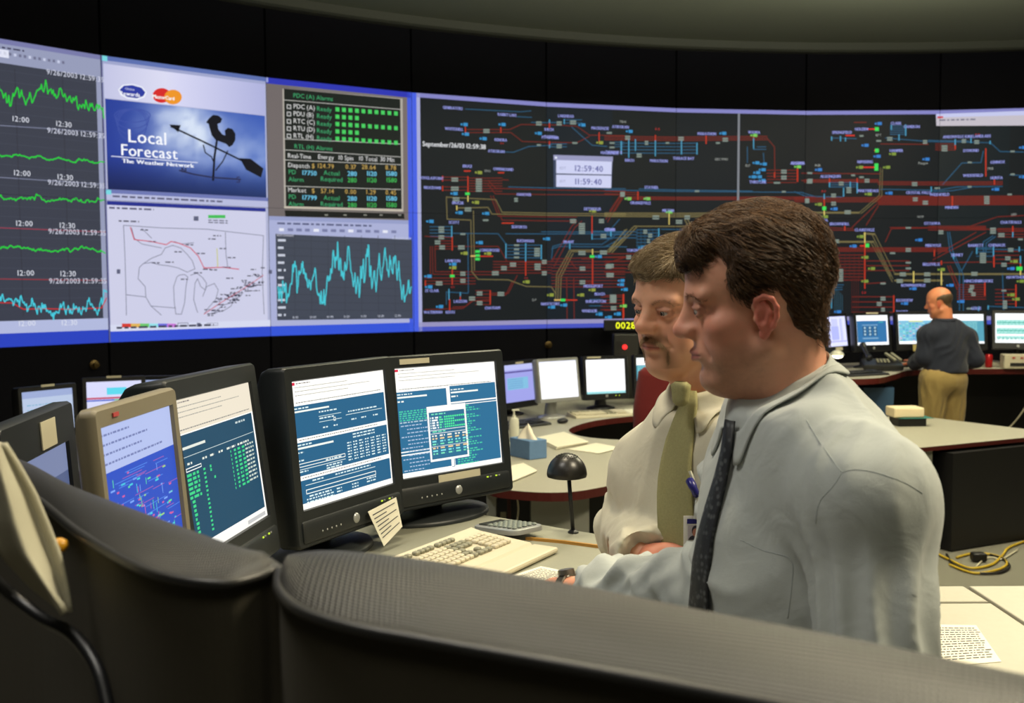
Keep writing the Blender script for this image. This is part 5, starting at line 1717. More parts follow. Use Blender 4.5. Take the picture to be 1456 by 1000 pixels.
q = P(1244, 517, 9.36)
t = thing('telephone', 'dark desk telephone with its handset, left of the bald man\'s hand', 'telephone', (q.x, q.y, RZ + .02), RAD(-10))
MB().box((.06, 0, .035), (.34, .2, .05), (RAD(14), 0, 0), bev=.01).build('body', M_blk, t)
MB().tube(smooth_path([(-.06, -.09, .09), (-.085, -.02, .15), (-.10, .06, .21)], 6), [.03] * 3 + [.02] * 7 + [.03] * 3, 10).build('handset', M_blk, t, smooth=True)
b = MB()
for i in range(4):
    for j in range(3):
        b.box((.02 + i * .03, -.05 + j * .035, .062 + j * .009), (.02, .02, .012), bev=.003, seg=1)
b.build('keys', M_keyg, t)
for i in range(2):
    MB().box((.14 + i * .05, .05, .10), (.025, .14, .02), (RAD(25), RAD(-8), RAD(30)), bev=.003).build('speed_dial_strip', M_keyg, t)
c = V((2.98, 8.86, RZ))
keyboard('dark keyboard at the near end of the bald man\'s console', (c.x, c.y), RAD(25), RZ, m=M_blk, mg=M_blk, detail=False)
q = PZ(1405, 521, RZ)
y = 9.62
x = (1405 - 728) / FOC * y
t = thing('drink_can', 'red drink can right of the bald man', 'can', (x, 9.58, RZ + .001))
MB().lathe([(0, .003), (.024, .0), (.031, .008), (.033, .014), (.033, .108), (.027, .12), (.025, .122), (.024, .118), (0, .118)]).build('can_body', mat('red_can', (170, 22, 26), rough=.3, metal=.3), t, angle=45)
MB().box((0, 0, .1205), (.02, .01, .002)).build('pull_tab', M_silv, t)
for lab, dx, dz_ in (('loose white papers behind the red drink can', 0, .008),):
    ob = MB().box((0, 0, .02), (.26, .2, .04), (0, 0, .3), bev=.003).build('paper_stack', M_paper)
    ob.location = (4.50, 9.80, RZ + .002)
    tag(ob, lab, 'papers')
t = thing('radio_unit', 'cream radio box with a row of buttons at the right edge', 'radio', (4.66, 9.46, RZ + .001), RAD(-8))
MB().box((0, .01, .065), (.36, .13, .13), bev=.008).build('housing', M_keyb, t)
b = MB()
for k in range(4):
    b.box((-.1 + k * .07, -.056, .10), (.025, .008, .014))
b.build('buttons', mat('red_badge'), t)
MB().box((0, -.056, .04), (.26, .008, .03)).build('speaker_slot', M_kick, t)
q = P(1236, 580, 8.9)
t = thing('recycling_bin', 'blue bin standing under the bald man\'s console', 'bin', (3.13, 8.95, 0))
b = MB()
def bn(u, v):
    a = u * 2 * math.pi + math.pi / 4
    k = .112 + .02 * v
    f = lambda q_: max(-1, min(1, q_ * 1.5))
    return V((k * f(math.cos(a)), k * .8 * f(math.sin(a)), .005 + .91 * v))
b.grid(bn, 40, 4, closed_u=True)
ob = b.build('bin_body', mat('blue_bin', (52, 82, 112), rough=.5), t)
ob.modifiers.new('t', 'SOLIDIFY').thickness = .006
MB().box((0, 0, .015), (.2, .16, .02)).build('bin_floor', mat('blue_bin'), t)
MB().box((.0, -.108, .62), (.07, .01, .09), bev=.02).build('emblem', mat('pale_blue', (90, 120, 150)), t)
# ------------------------------------------------------------------ sculpting field
LAT = rng.random((17, 17, 17)).astype(np.float32)
LAT[16] = LAT[0]; LAT[:, 16] = LAT[:, 0]; LAT[:, :, 16] = LAT[:, :, 0]
def vnoise(x, y, z):
    x, y, z = np.mod(x, 16), np.mod(y, 16), np.mod(z, 16)
    i, j, k = x.astype(int) % 16, y.astype(int) % 16, z.astype(int) % 16
    f, g, h = x - np.floor(x), y - np.floor(y), z - np.floor(z)
    f, g, h = f * f * (3 - 2 * f), g * g * (3 - 2 * g), h * h * (3 - 2 * h)
    L = LAT
    a = (L[i, j, k] * (1 - f) + L[i + 1, j, k] * f) * (1 - g) + (L[i, j + 1, k] * (1 - f) + L[i + 1, j + 1, k] * f) * g
    b = (L[i, j, k + 1] * (1 - f) + L[i + 1, j, k + 1] * f) * (1 - g) + (L[i, j + 1, k + 1] * (1 - f) + L[i + 1, j + 1, k + 1] * f) * g
    return (a * (1 - h) + b * h) * 2 - 1

class Field:
    def __init__(self, lo, hi, h):
        self.h = h
        self.lo = np.array(lo, float)
        n = np.ceil((np.array(hi, float) - self.lo) / h).astype(int) + 1
        self.ax = [self.lo[i] + h * np.arange(n[i]) for i in range(3)]
        self.d = np.full(tuple(n), .5, np.float32)

    def copy(self):
        o = Field.__new__(Field)
        o.h, o.lo, o.ax, o.d = self.h, self.lo, self.ax, self.d.copy()
        return o

    def grid(self):
        return self.ax[0][:, None, None], self.ax[1][None, :, None], self.ax[2][None, None, :]

    def _blk(self, lo, hi):
        sl = []
        for i in range(3):
            a = int(max(0, math.floor((lo[i] - self.lo[i]) / self.h)))
            b = int(min(len(self.ax[i]), math.ceil((hi[i] - self.lo[i]) / self.h) + 1))
            if b <= a:
                return None, None
            sl.append(slice(a, b))
        X = self.ax[0][sl[0]][:, None, None]
        Y = self.ax[1][sl[1]][None, :, None]
        Z = self.ax[2][sl[2]][None, None, :]
        return tuple(sl), (X, Y, Z)

    def _op(self, sl, v, k, op):
        d = self.d[sl]
        v = v.astype(np.float32)
        if op == 's':
            v = -v
            hh = np.maximum(k - np.abs(d - v), 0) / max(k, 1e-6)
            self.d[sl] = np.maximum(d, v) + hh * hh * k * .25
        else:
            hh = np.maximum(k - np.abs(d - v), 0) / max(k, 1e-6)
            self.d[sl] = np.minimum(d, v) - hh * hh * k * .25

    def ell(self, c, r, k=.02, R=None, op='u'):
        c = np.array(c, float)
        r = np.array([r] * 3 if np.isscalar(r) else r, float)
        m = (max(r) if R is not None else r) + k + .03
        sl, g = self._blk(c - m, c + m)
        if sl is None:
            return self
        p = [g[i] - c[i] for i in range(3)]
        if R is not None:
            p = [p[0] * R[q][0] + p[1] * R[q][1] + p[2] * R[q][2] for q in range(3)]
        k0 = np.sqrt((p[0] / r[0]) ** 2 + (p[1] / r[1]) ** 2 + (p[2] / r[2]) ** 2)
        k1 = np.sqrt((p[0] / r[0] ** 2) ** 2 + (p[1] / r[1] ** 2) ** 2 + (p[2] / r[2] ** 2) ** 2) + 1e-9
        self._op(sl, k0 * (k0 - 1) / k1, k, op)
        return self

    def cap(self, a, b, ra, rb=None, k=.02, op='u'):
        a, b = np.array(a, float), np.array(b, float)
        rb = ra if rb is None else rb
        m = max(ra, rb) + k + .03
        sl, g = self._blk(np.minimum(a, b) - m, np.maximum(a, b) + m)
        if sl is None:
            return self
        ab = b - a
        L2 = ab @ ab + 1e-12
        t = np.clip(((g[0] - a[0]) * ab[0] + (g[1] - a[1]) * ab[1] + (g[2] - a[2]) * ab[2]) / L2, 0, 1)
        q = np.sqrt((g[0] - a[0] - t * ab[0]) ** 2 + (g[1] - a[1] - t * ab[1]) ** 2 + (g[2] - a[2] - t * ab[2]) ** 2)
        self._op(sl, q - (ra + (rb - ra) * t), k, op)
        return self

    def chain(self, pts, rs, k=.02, op='u'):
        for i in range(len(pts) - 1):
            self.cap(pts[i], pts[i + 1], rs[i], rs[i + 1], k, op)
        return self

    def cut(self, p, n, k=.003):
        X, Y, Z = self.grid()
        v = (X - p[0]) * n[0] + (Y - p[1]) * n[1] + (Z - p[2]) * n[2]
        hh = np.maximum(k - np.abs(self.d - v), 0) / k
        self.d = (np.maximum(self.d, v) + hh * hh * k * .25).astype(np.float32)
        return self

    def cut_local(self, p, n, rad):
        p, n = np.array(p), np.array(n)
        return self.cap(p + n * (rad + .003), p + n * .16, rad, rad, .004, op='s')

    def sample(self, p):
        q = (p - self.lo) / self.h
        q = np.clip(q, 0, np.array(self.d.shape) - 1.001)
        i = q.astype(int)
        f = q - i
        out = 0
        for a in (0, 1):
            for b in (0, 1):
                for c in (0, 1):
                    w = (f[:, 0] if a else 1 - f[:, 0]) * (f[:, 1] if b else 1 - f[:, 1]) * (f[:, 2] if c else 1 - f[:, 2])
                    out = out + w * self.d[i[:, 0] + a, i[:, 1] + b, i[:, 2] + c]
        return out

    def grad(self, p):
        e = self.h
        g = np.stack([self.sample(p + np.eye(3)[i] * e) - self.sample(p - np.eye(3)[i] * e) for i in range(3)], 1)
        return g / (np.linalg.norm(g, axis=1, keepdims=True) + 1e-9)

    def mesh(self):
        """naive surface nets -> verts, quads"""
        d = self.d
        s = d < 0
        n = s[:-1, :-1, :-1].astype(np.int8)
        tot = np.zeros_like(n)
        for a in (0, 1):
            for b in (0, 1):
                for c in (0, 1):
                    tot += s[a:d.shape[0] - 1 + a, b:d.shape[1] - 1 + b, c:d.shape[2] - 1 + c]
        act = (tot > 0) & (tot < 8)
        I = np.argwhere(act)
        ids = np.full(act.shape, -1, np.int64)
        ids[act] = np.arange(len(I))
        acc = np.zeros((len(I), 3))
        cnt = np.zeros(len(I))
        cor = [(a, b, c) for a in (0, 1) for b in (0, 1) for c in (0, 1)]
        val = {k: d[I[:, 0] + k[0], I[:, 1] + k[1], I[:, 2] + k[2]] for k in cor}
        for k in cor:
            for axis in range(3):
                if k[axis] == 0:
                    k2 = list(k)
                    k2[axis] = 1
                    v0, v1 = val[k], val[tuple(k2)]
                    m = (v0 < 0) != (v1 < 0)
                    t = np.where(m, v0 / np.where(m, v0 - v1, 1), 0)
                    p = np.array(k, float)[None, :].repeat(len(I), 0)
                    p[:, axis] = t
                    acc[m] += p[m]
                    cnt[m] += 1
        verts = self.lo + (I + acc / cnt[:, None]) * self.h
        quads = []
        for axis in range(3):
            o1, o2 = [(1, 2), (2, 0), (0, 1)][axis]
            sl0 = [slice(None)] * 3
            sl1 = [slice(None)] * 3
            sl0[axis] = slice(0, -1)
            sl1[axis] = slice(1, None)
            a, b = s[tuple(sl0)], s[tuple(sl1)]
            E = np.argwhere(a != b)
            ok = (E[:, o1] > 0) & (E[:, o2] > 0) & (E[:, o1] < d.shape[o1] - 1) & (E[:, o2] < d.shape[o2] - 1)
            E = E[ok]
            fl = a[E[:, 0], E[:, 1], E[:, 2]]
            def cid(da, db):
                q = E.copy()
                q[:, o1] -= da
                q[:, o2] -= db
                return ids[q[:, 0], q[:, 1], q[:, 2]]
            Q = np.stack([cid(1, 1), cid(0, 1), cid(0, 0), cid(1, 0)], 1)
            Q[~fl] = Q[~fl][:, ::-1]
            quads.append(Q)
        return verts, np.concatenate(quads)

def np_mesh(name, verts, faces, cols=None):
    me = bpy.data.meshes.new(name)
    verts = np.asarray(verts, np.float32)
    faces = np.asarray(faces, np.int32)
    me.vertices.add(len(verts))
    me.vertices.foreach_set('co', verts.ravel())
    nf, k = faces.shape
    me.loops.add(nf * k)
    me.loops.foreach_set('vertex_index', faces.ravel())
    me.polygons.add(nf)
    me.polygons.foreach_set('loop_start', np.arange(0, nf * k, k, dtype=np.int32))
    me.polygons.foreach_set('loop_total', np.full(nf, k, np.int32))
    me.update(calc_edges=True)
    me.validate()
    if cols is not None:
        a = me.color_attributes.new('col', 'FLOAT_COLOR', 'POINT')
        a.data.foreach_set('color', np.concatenate([cols, np.ones((len(cols), 1))], 1).astype(np.float32).ravel())
    return me

def relax(verts, quads, it=2, lam=.5):
    """light Laplacian smoothing of a quad mesh"""
    for _ in range(it):
        acc = np.zeros_like(verts)
        cnt = np.zeros(len(verts))
        for a, b in ((0, 1), (1, 2), (2, 3), (3, 0)):
            np.add.at(acc, quads[:, a], verts[quads[:, b]])
            np.add.at(acc, quads[:, b], verts[quads[:, a]])
            np.add.at(cnt, quads[:, a], 1)
            np.add.at(cnt, quads[:, b], 1)
        verts = verts * (1 - lam) + lam * acc / np.maximum(cnt, 1)[:, None]
    return verts

def strands(roots, dirs_fn, length, seg, rad, field=None, lift=None, taper=.3):
    """hair strands as thin three-sided tubes; returns verts, quads"""
    N = len(roots)
    p = roots.copy()
    P_ = [p.copy()]
    L = length if not np.isscalar(length) else np.full(N, length)
    for s in range(seg):
        d = dirs_fn(p, s / seg)
        p = p + d * (L / seg)[:, None]
        if field is not None:
            q = field.sample(p)
            tgt = lift * (s + 1) / seg if np.isscalar(lift) else lift[s]
            g = field.grad(p)
            p = p + g * (np.clip(tgt - q, -.004, .006))[:, None]
        P_.append(p.copy())
    P_ = np.stack(P_, 1)
    T = np.gradient(P_, axis=1)
    T /= np.linalg.norm(T, axis=2, keepdims=True) + 1e-9
    ref = np.tile(np.array([.3, .5, .81]), (N, seg + 1, 1))
    A = np.cross(T, ref)
    A /= np.linalg.norm(A, axis=2, keepdims=True) + 1e-9
    B_ = np.cross(T, A)
    w = rad * (1 - (1 - taper) * np.linspace(0, 1, seg + 1))[None, :, None]
    vs = np.stack([P_ + w * (A * math.cos(a) + B_ * math.sin(a)) for a in (0, 2.094, 4.189)], 2)
    V_ = vs.reshape(-1, 3)
    idx = np.arange(N * (seg + 1) * 3).reshape(N, seg + 1, 3)
    qs = []
    for k in range(3):
        k2 = (k + 1) % 3
        qs.append(np.stack([idx[:, :-1, k], idx[:, :-1, k2], idx[:, 1:, k2], idx[:, 1:, k]], -1).reshape(-1, 4))
    return V_, np.concatenate(qs)

def poly_sd(px, py, poly):
    """signed distance (positive inside) to a polygon, arrays"""
    d = np.full(np.broadcast(px, py).shape, 9.)
    ins = np.zeros(d.shape, bool)
    n = len(poly)
    for i in range(n):
        ax, ay = poly[i]
        bx, by = poly[(i + 1) % n]
        ex, ey = bx - ax, by - ay
        t = np.clip(((px - ax) * ex + (py - ay) * ey) / (ex * ex + ey * ey + 1e-12), 0, 1)
        d = np.minimum(d, np.hypot(px - ax - t * ex, py - ay - t * ey))
        c = ((ay > py) != (by > py)) & (px < (bx - ax) * (py - ay) / (by - ay + 1e-12) + ax)
        ins ^= c
    return np.where(ins, d, -d)

def ss(a, b, x):
    t = np.clip((x - a) / (b - a), 0, 1)
    return t * t * (3 - 2 * t)

# ------------------------------------------------------------------ heads
def head_field(neck_end, h=.0022, fat=0., jowl=0., nose=1.0, neck_r=(.058, .064), lips=1.0, nape=0.):
    """head in its own axes: f forward, l to its left, u up; origin between the ears"""
    lo = (-.15, -.105, min(-.2, neck_end[2] - .02))
    F_ = Field(lo, (.14, .105, .15), h)
    F_.ell((0, 0, .048), (.0925, .0755, .083), .012)
    F_.ell((.036, 0, .048), (.055, .063, .061), .014)
    F_.ell((.030, 0, -.018), (.0575, .058 + fat, .082), .014)
    for s in (-1, 1):
        F_.ell((.056, s * .043, -.014), (.024, .021 + fat, .022), .014)
        F_.cap((.004, s * (.047 + fat), -.050), (.068, s * .016, -.086), .017 + jowl * .4, .016, .018)
        F_.ell((.054, s * .034, -.048), (.024, .019 + fat, .028), .016)
    F_.ell((.077, 0, -.086), (.016, .020, .0155), .014)
    F_.cap((.048, 0, -.086), (-.004, 0, -.105), .024 + jowl, .036, .022)
    F_.ell((.074, 0, -.048), (.0225, .030, .029), .016)
    base = (-.020 + nape, 0, -.045)
    F_.cap(base, neck_end, neck_r[0], neck_r[1], .022)
    F_.cap((.0, 0, -.08), (neck_end[0] + .010, neck_end[1], neck_end[2]), .038, .042, .022)
    skull = F_.copy()
    # brow, sockets, nose
    for s in (-1, 1):
        F_.cap((.0875, s * .012, .032), (.0755, s * .049, .031), .0085, .008, .016)
        F_.ell((.0985, s * .033, .0115), (.0130, .0180, .0105), .016, op='s')
    F_.cap((.080, 0, .022), (.0915, 0, -.013), .0085, .0125, .012)
    F_.cap((.088, 0, .026), (.1085, 0, -.011), .0078, .0112 * nose, .012)
    F_.ell((.1092 + .002 * (nose - 1), 0, -.0130), (.0122 * nose, .0120 * nose, .0112), .006)
    for s in (-1, 1):
        F_.ell((.0955, s * .0125 * nose, -.0172), (.012, .0074, .0085), .011)
        F_.ell((.1015, s * .0068, -.0262), (.006, .0036, .0045), .003, op='s')
        # eyelids round the eyeball, then the opening
        F_.ell((.0775, s * .032, .0118), .0140, .006)
        F_.cap((.0905, s * .020, .0168), (.0835, s * .045, .0158), .0022, .002, .004)
        F_.ell((.0935, s * .032, .0105), (.011, .0122, .0031), .0022, op='s')
        # smile fold
        F_.cap((.094, s * .021, -.020), (.078, s * .037, -.052), .0016, .0012, .010, op='s')
    # lips
    for s in (-1, 1):
        F_.cap((.0885, s * .0225, -.0490), (.0980, s * .002, -.0452), .0032 * lips, .0046 * lips, .006)
        F_.cap((.0880, s * .0205, -.0515), (.0962, s * .002, -.0545), .0034 * lips, .0052 * lips, .006)
    for s in (-1, 1):
        F_.cap((.0905, s * .0245, -.0505), (.1025, 0, -.0493), .0012, .0014, .0022, op='s')
    F_.cap((.0935, -.012, -.0655), (.0935, .012, -.0655), .003, .003, .012, op='s')
    # ears
    es, eu, ef = .74, -.006, .003
    E = lambda f, l, u: (ef + (f + .012) * es, l, eu + u * es)
    for s in (-1, 1):
        c, sn = math.cos(RAD(14)), math.sin(RAD(14))
        R = np.array([[c, s * .34, sn], [-.34 * s, .94, 0], [-sn, 0, c]])
        R = R / np.linalg.norm(R, axis=1, keepdims=True)
        F_.ell(E(-.013, s * .0785, .000), (.0185 * es, .0048, .030 * es), .004, R)
        hel = [(.002, .0770, .004), (.005, .0785, .018), (-.001, .0815, .0300), (-.014, .0845, .0345), (-.027, .0875, .028), (-.0335, .0885, .012), (-.0315, .0860, -.005), (-.0235, .0820, -.020), (-.013, .0790, -.030)]
        hel = [E(a, s * b, u) for a, b, u in hel]
        F_.chain(hel, [.0028, .0031, .0034, .0035, .0035, .0034, .0032, .0032, .0035], .003)
        F_.ell(E(-.0065, s * .0785, -.0325), (.0068, .0046, .0080), .004)
        F_.ell(E(-.006, s * .0865, -.003), (.0066, .0062, .0100), .003, op='s')
        F_.chain([E(-.013, s * .0820, .022), E(-.0205, s * .0835, .005), E(-.013, s * .0815, -.015)], [.0027, .003, .0027], .003)
        F_.ell(E(.004, s * .0785, -.004), (.0038, .0040, .0050), .003)
    return F_, skull

def skin_cols(p, base, red, lip, stub, stub_amt, neck_red=.3):
    f, l, u = p[:, 0], np.abs(p[:, 1]), p[:, 2]
    c = np.tile(np.array(lin(base)), (len(p), 1))
    def mixin(col, w):
        nonlocal c
        c = c * (1 - w[:, None]) + np.array(lin(col)) * w[:, None]
    n = vnoise(f * 160, p[:, 1] * 160, u * 160) * .5 + vnoise(f * 420, p[:, 1] * 420, u * 420) * .5
    g = lambda cf, cl, cu, r: np.exp(-(((f - cf) ** 2 + (l - cl) ** 2 + (u - cu) ** 2) / r ** 2))
    mixin(red, np.clip(  .48 * g(.06, .05, -.018, .034) + .5 * g(.112, 0, -.014, .018) + .9 * ss(.0755, .081, l) * (f < .016) + neck_red * ss(-.09, -.14, u) + .15 * n, 0, 1))
    beard = ss(-.03, -.05, u) * ss(-.02, .02, f) * (1 - ss(-.125, -.15, u)) * (1 - g(.097, .0, -.05, .017))
    mixin(stub, np.clip(stub_amt * beard * (.85 + .5 * n), 0, 1))
    mixin(lip, np.clip(1.2 * np.exp(-(((u + .0497) / .0062) ** 2)) * (f > .0865) * (1 - ss(.019, .025, l)), 0, .85))
    mixin((120, 70, 60), .5 * np.exp(-(((u + .0499) / .0013) ** 2)) * (f > .089) * (l < .025))
    mixin((150, 90, 80), .35 * (np.hypot((l - .032) / 1.5, u - .0115) < .0105) * (f > .075))
    return c * (1 + .07 * n)[:, None]

def frame4(o, F, L, U):
    return np.array([[F[0], L[0], U[0], o[0]], [F[1], L[1], U[1], o[1]], [F[2], L[2], U[2], o[2]], [0, 0, 0, 1]])
def head_frame(o, yaw, pitch, roll=0, s=1.0):
    """yaw: compass of the look direction (0 = towards the camera, 90 = to the picture's left); pitch down positive"""
    F = V((-math.sin(yaw), -math.cos(yaw), 0))
    L = V((-F.y, F.x, 0))
    U = V((0, 0, 1))
    F2 = F * math.cos(pitch) - U * math.sin(pitch)
    U2 = U * math.cos(pitch) + F * math.sin(pitch)
    L2 = L * math.cos(roll) + U2 * math.sin(roll)
    U3 = U2 * math.cos(roll) - L * math.sin(roll)
    return frame4(o, F2 * s, L2 * s, U3 * s)
def xf(M, p):
    return p @ M[:3, :3].T + M[:3, 3]
def inv(M, p):
    return (np.asarray(p) - M[:3, 3]) @ np.linalg.inv(M[:3, :3]).T

def hand_field(w, fd, pn, side, curl=.6, h=.0022, spread=.10, fore=None):
    """hand from wrist w, fingers along fd, palm facing pn; side +1 left hand, -1 right"""
    w, fd, pn = V(w), V(fd).normalized(), V(pn)
    pn = (pn - fd * pn.dot(fd)).normalized()
    lat = fd.cross(pn) * side        # towards the thumb
    F_ = Field(np.array(w) - .2, np.array(w) + .2, h)
    A = lambda a, b, c: np.array(w + fd * a + lat * b + pn * c)
    R = np.array([fd, lat, pn])
    F_.ell(A(.052, 0, 0), (.052, .040, .0145), .012, R)
    F_.cap(np.array(w - (V(fore) if fore is not None else fd) * .10), A(.02, 0, 0), .027, .024, .02)
    F_.cap(A(.03, .022, .010), A(.05, .028, .012), .014, .013, .012)
    spec = [(.092, .030, .043, .026, .020, .0092), (.097, .010, .047, .030, .022, .0095), (.093, -.010, .043, .028, .021, .0092), (.084, -.028, .034, .021, .018, .0082)]
    for i, (a, b, l1, l2, l3, r) in enumerate(spec):
        p = V(A(a, b, 0))
        F_.cap(A(.05, b * .7, 0), p, .011, r * 1.12, .008)
        ang = curl * (.75 + .08 * i)
        side_v = lat * (spread * (1.5 - i) / 1.5)
        for q, L_ in enumerate((l1, l2, l3)):
            d = (fd * math.cos(ang) + pn * math.sin(ang) + side_v * math.cos(ang)).normalized()
            e = p + d * L_
            F_.cap(p, e, r * (1.06 - .08 * q), r * (.98 - .1 * q), .003)
            p = e
            ang += curl * (1.0, .8, .5)[q]
    p = V(A(.028, .030, .012))
    for q, (L_, r) in enumerate(((.038, .0125), (.032, .011), (.026, .0095))):
        d = (fd * (.62 + .15 * q) + lat * (.62 - .32 * q * curl) + pn * (.30 + .25 * q * curl)).normalized()
        e = p + d * L_
        F_.cap(p, e, r, r * .93, .005)
        p = e
    return F_
# ------------------------------------------------------------------ people
from mathutils.bvhtree import BVHTree
def skin_mat(name, rough=.5):
    m = mat(name, (200, 150, 120), rough=rough, attr='col', bump=.12, bscale=700, sss=.12, spec=.4)
    return m
M_skinA = skin_mat('skin_ruddy')
M_skinB = skin_mat('skin_fair')
def hair_mat(name, attr=True):
    m = bpy.data.materials.new(name)
    m.use_nodes = True
    nt = m.node_tree
    b = nt.nodes['Principled BSDF']
    b.inputs['Roughness'].default_value = .55
    b.inputs['Specular IOR Level'].default_value = .45
    a = nt.nodes.new('ShaderNodeAttribute')
    a.attribute_name = 'col'
    nt.links.new(a.outputs['Color'], b.inputs['Base Color'])
    return m
M_hair = hair_mat('hair')
def cloth_mat(name, rgb, bump=.25, scale=900, sheen=.15):
    m = mat(name, rgb, rough=.85, noise=.03, nscale=25, bump=bump, bscale=scale, sheen=sheen, spec=.25)
    nt = m.node_tree
    bp = [n for n in nt.nodes if n.type == 'BUMP'][0]
    if not bp.inputs['Normal'].is_linked:
        tc = nt.nodes.new('ShaderNodeTexCoord')
        no = nt.nodes.new('ShaderNodeTexNoise')
        no.inputs['Scale'].default_value = 15
        no.inputs['Detail'].default_value = 2.5
        no.inputs['Distortion'].default_value = 1.2
        b2 = nt.nodes.new('ShaderNodeBump')
        b2.inputs['Strength'].default_value = .22
        b2.inputs['Distance'].default_value = .012
        nt.links.new(tc.outputs['Object'], no.inputs['Vector'])
        nt.links.new(no.outputs['Fac'], b2.inputs['Height'])
        nt.links.new(b2.outputs['Normal'], bp.inputs['Normal'])
    return m

def body_axes(yaw):
    F = V((-math.sin(yaw), -math.cos(yaw), 0))
    return F, V((-F.y, F.x, 0))

def torso_field(J, F, L, grow, h, lo, hi, sleeves=True, bell=.004):
    """J: joints in the world; grow: extra thickness of the cloth"""
    S = Field(lo, hi, h)
    R = np.array([F, L, (0, 0, 1)])
    for c, r in J['torso']:
        S.ell(c, np.array(r) + grow, .08, R)
    n = np.array(J['neck'])
    for s in ('l', 'r'):
        sh = np.array(J[s + 's'])
        S.cap(n * .80 + sh * .20 - np.array([0, 0, J.get('trap', .0)]), sh, .056 + grow, .055 + grow, .07)
        if sleeves:
            e, w = np.array(J[s + 'e']), np.array(J[s + 'w'])
            S.cap(sh, e, .058 + grow, .047 + grow + bell, .034)
            S.cap(e, w, .047 + grow + bell, .036 + grow + bell, .02)
    S.cap(J['ls'], J['rs'], .062 + grow, .062 + grow, .05)
    return S

def fold(p, bones, amp=1.0, seed=0.0):
    """drape folds: bones = (a, b, radius, kind)"""
    W_, D_ = [], []
    for a, b, r, kind in bones:
        a, b = np.array(a, float), np.array(b, float)
        ax = b - a
        Ln = np.linalg.norm(ax)
        ax = ax / Ln
        t = (p - a) @ ax
        q = p - a - np.outer(np.clip(t, 0, Ln), ax)
        dist = np.linalg.norm(q, axis=1) / r
        e1 = np.cross(ax, [.31, .85, .42])
        e1 /= np.linalg.norm(e1)
        e2 = np.cross(ax, e1)
        x, y = (p - a) @ e1, (p - a) @ e2
        sw = np.arctan2(y, x)
        wob = vnoise(x * 7 + seed, y * 7 + 3, t * 6 + seed)
        msk = .45 + .55 * vnoise(x * 6 + 9, y * 6 + seed, t * 5 + 2)
        if kind == 'long':
            s1 = np.sin(sw * 5 + 3.2 * wob + t * 7 + seed)
            s2 = np.sin(sw * 11 + 4 * wob - t * 16 + 1)
            n1 = vnoise(x * 15 + seed, y * 15 + 3.1, t * 4 + seed)
            v = (.0052 * (1 - 1.6 * np.abs(s1)) + .0014 * s2) * msk + .0045 * (.4 - np.abs(n1))
        elif kind == 'ring':
            s1 = np.sin(t * 44 + 2.6 * np.sin(sw + seed) + 5.5 * wob)
            s2 = np.sin(t * 95 + 3.4 * np.sin(sw * 2 + 1) + 6 * wob)
            n1 = vnoise(np.cos(sw) * 1.4 + 4 + seed, np.sin(sw) * 1.4 + 7, t * 24 + 1.8 * np.sin(sw + seed))
            v = (.0050 * (1 - 1.7 * np.abs(s1)) + .0020 * s2) * (.15 + msk) + .0075 * (.4 - np.abs(n1))
        else:
            s1 = np.sin((x * .8 + t * .55) * 30 + 3.4 * wob + seed)
            s2 = np.sin((y * .6 - t * .8) * 46 + 3.0 * wob + 2)
            n1 = vnoise(x * 8 + t * 5 + seed, y * 8 + 2.2, t * 5 + seed)
            v = (.0050 * (1 - 1.6 * np.abs(s1)) + .0022 * s2) * msk + .0050 * (.4 - np.abs(n1))
        W_.append(np.exp(-3.0 * dist ** 2) + 1e-6)
        D_.append(v)
    W_, D_ = np.array(W_), np.array(D_)
    return amp * (W_ * D_).sum(0) / W_.sum(0)

def cloth_part(name, S, m, parent, org, bones=None, amp=1.0, seed=0., solid=0):
    v, q = S.mesh()
    v = relax(v, q, 2, .4)
    if bones:
        g = S.grad(v)
        v = v + g * fold(v, bones, amp, seed)[:, None]
    v = relax(v, q, 1, .3)
    bvh = BVHTree.FromPolygons([tuple(x) for x in v], [tuple(x) for x in q.tolist()])
    me = np_mesh(name, v - np.array(org), q)
    ob = link_mesh(name, me, m, parent, smooth=True)
    return ob, bvh

def part_np(name, v, q, m, parent, org, cols=None, smooth=True, label=None):
    return link_mesh(name, np_mesh(name, np.asarray(v) - np.array(org), q, cols), m, parent, smooth=smooth, label=label)

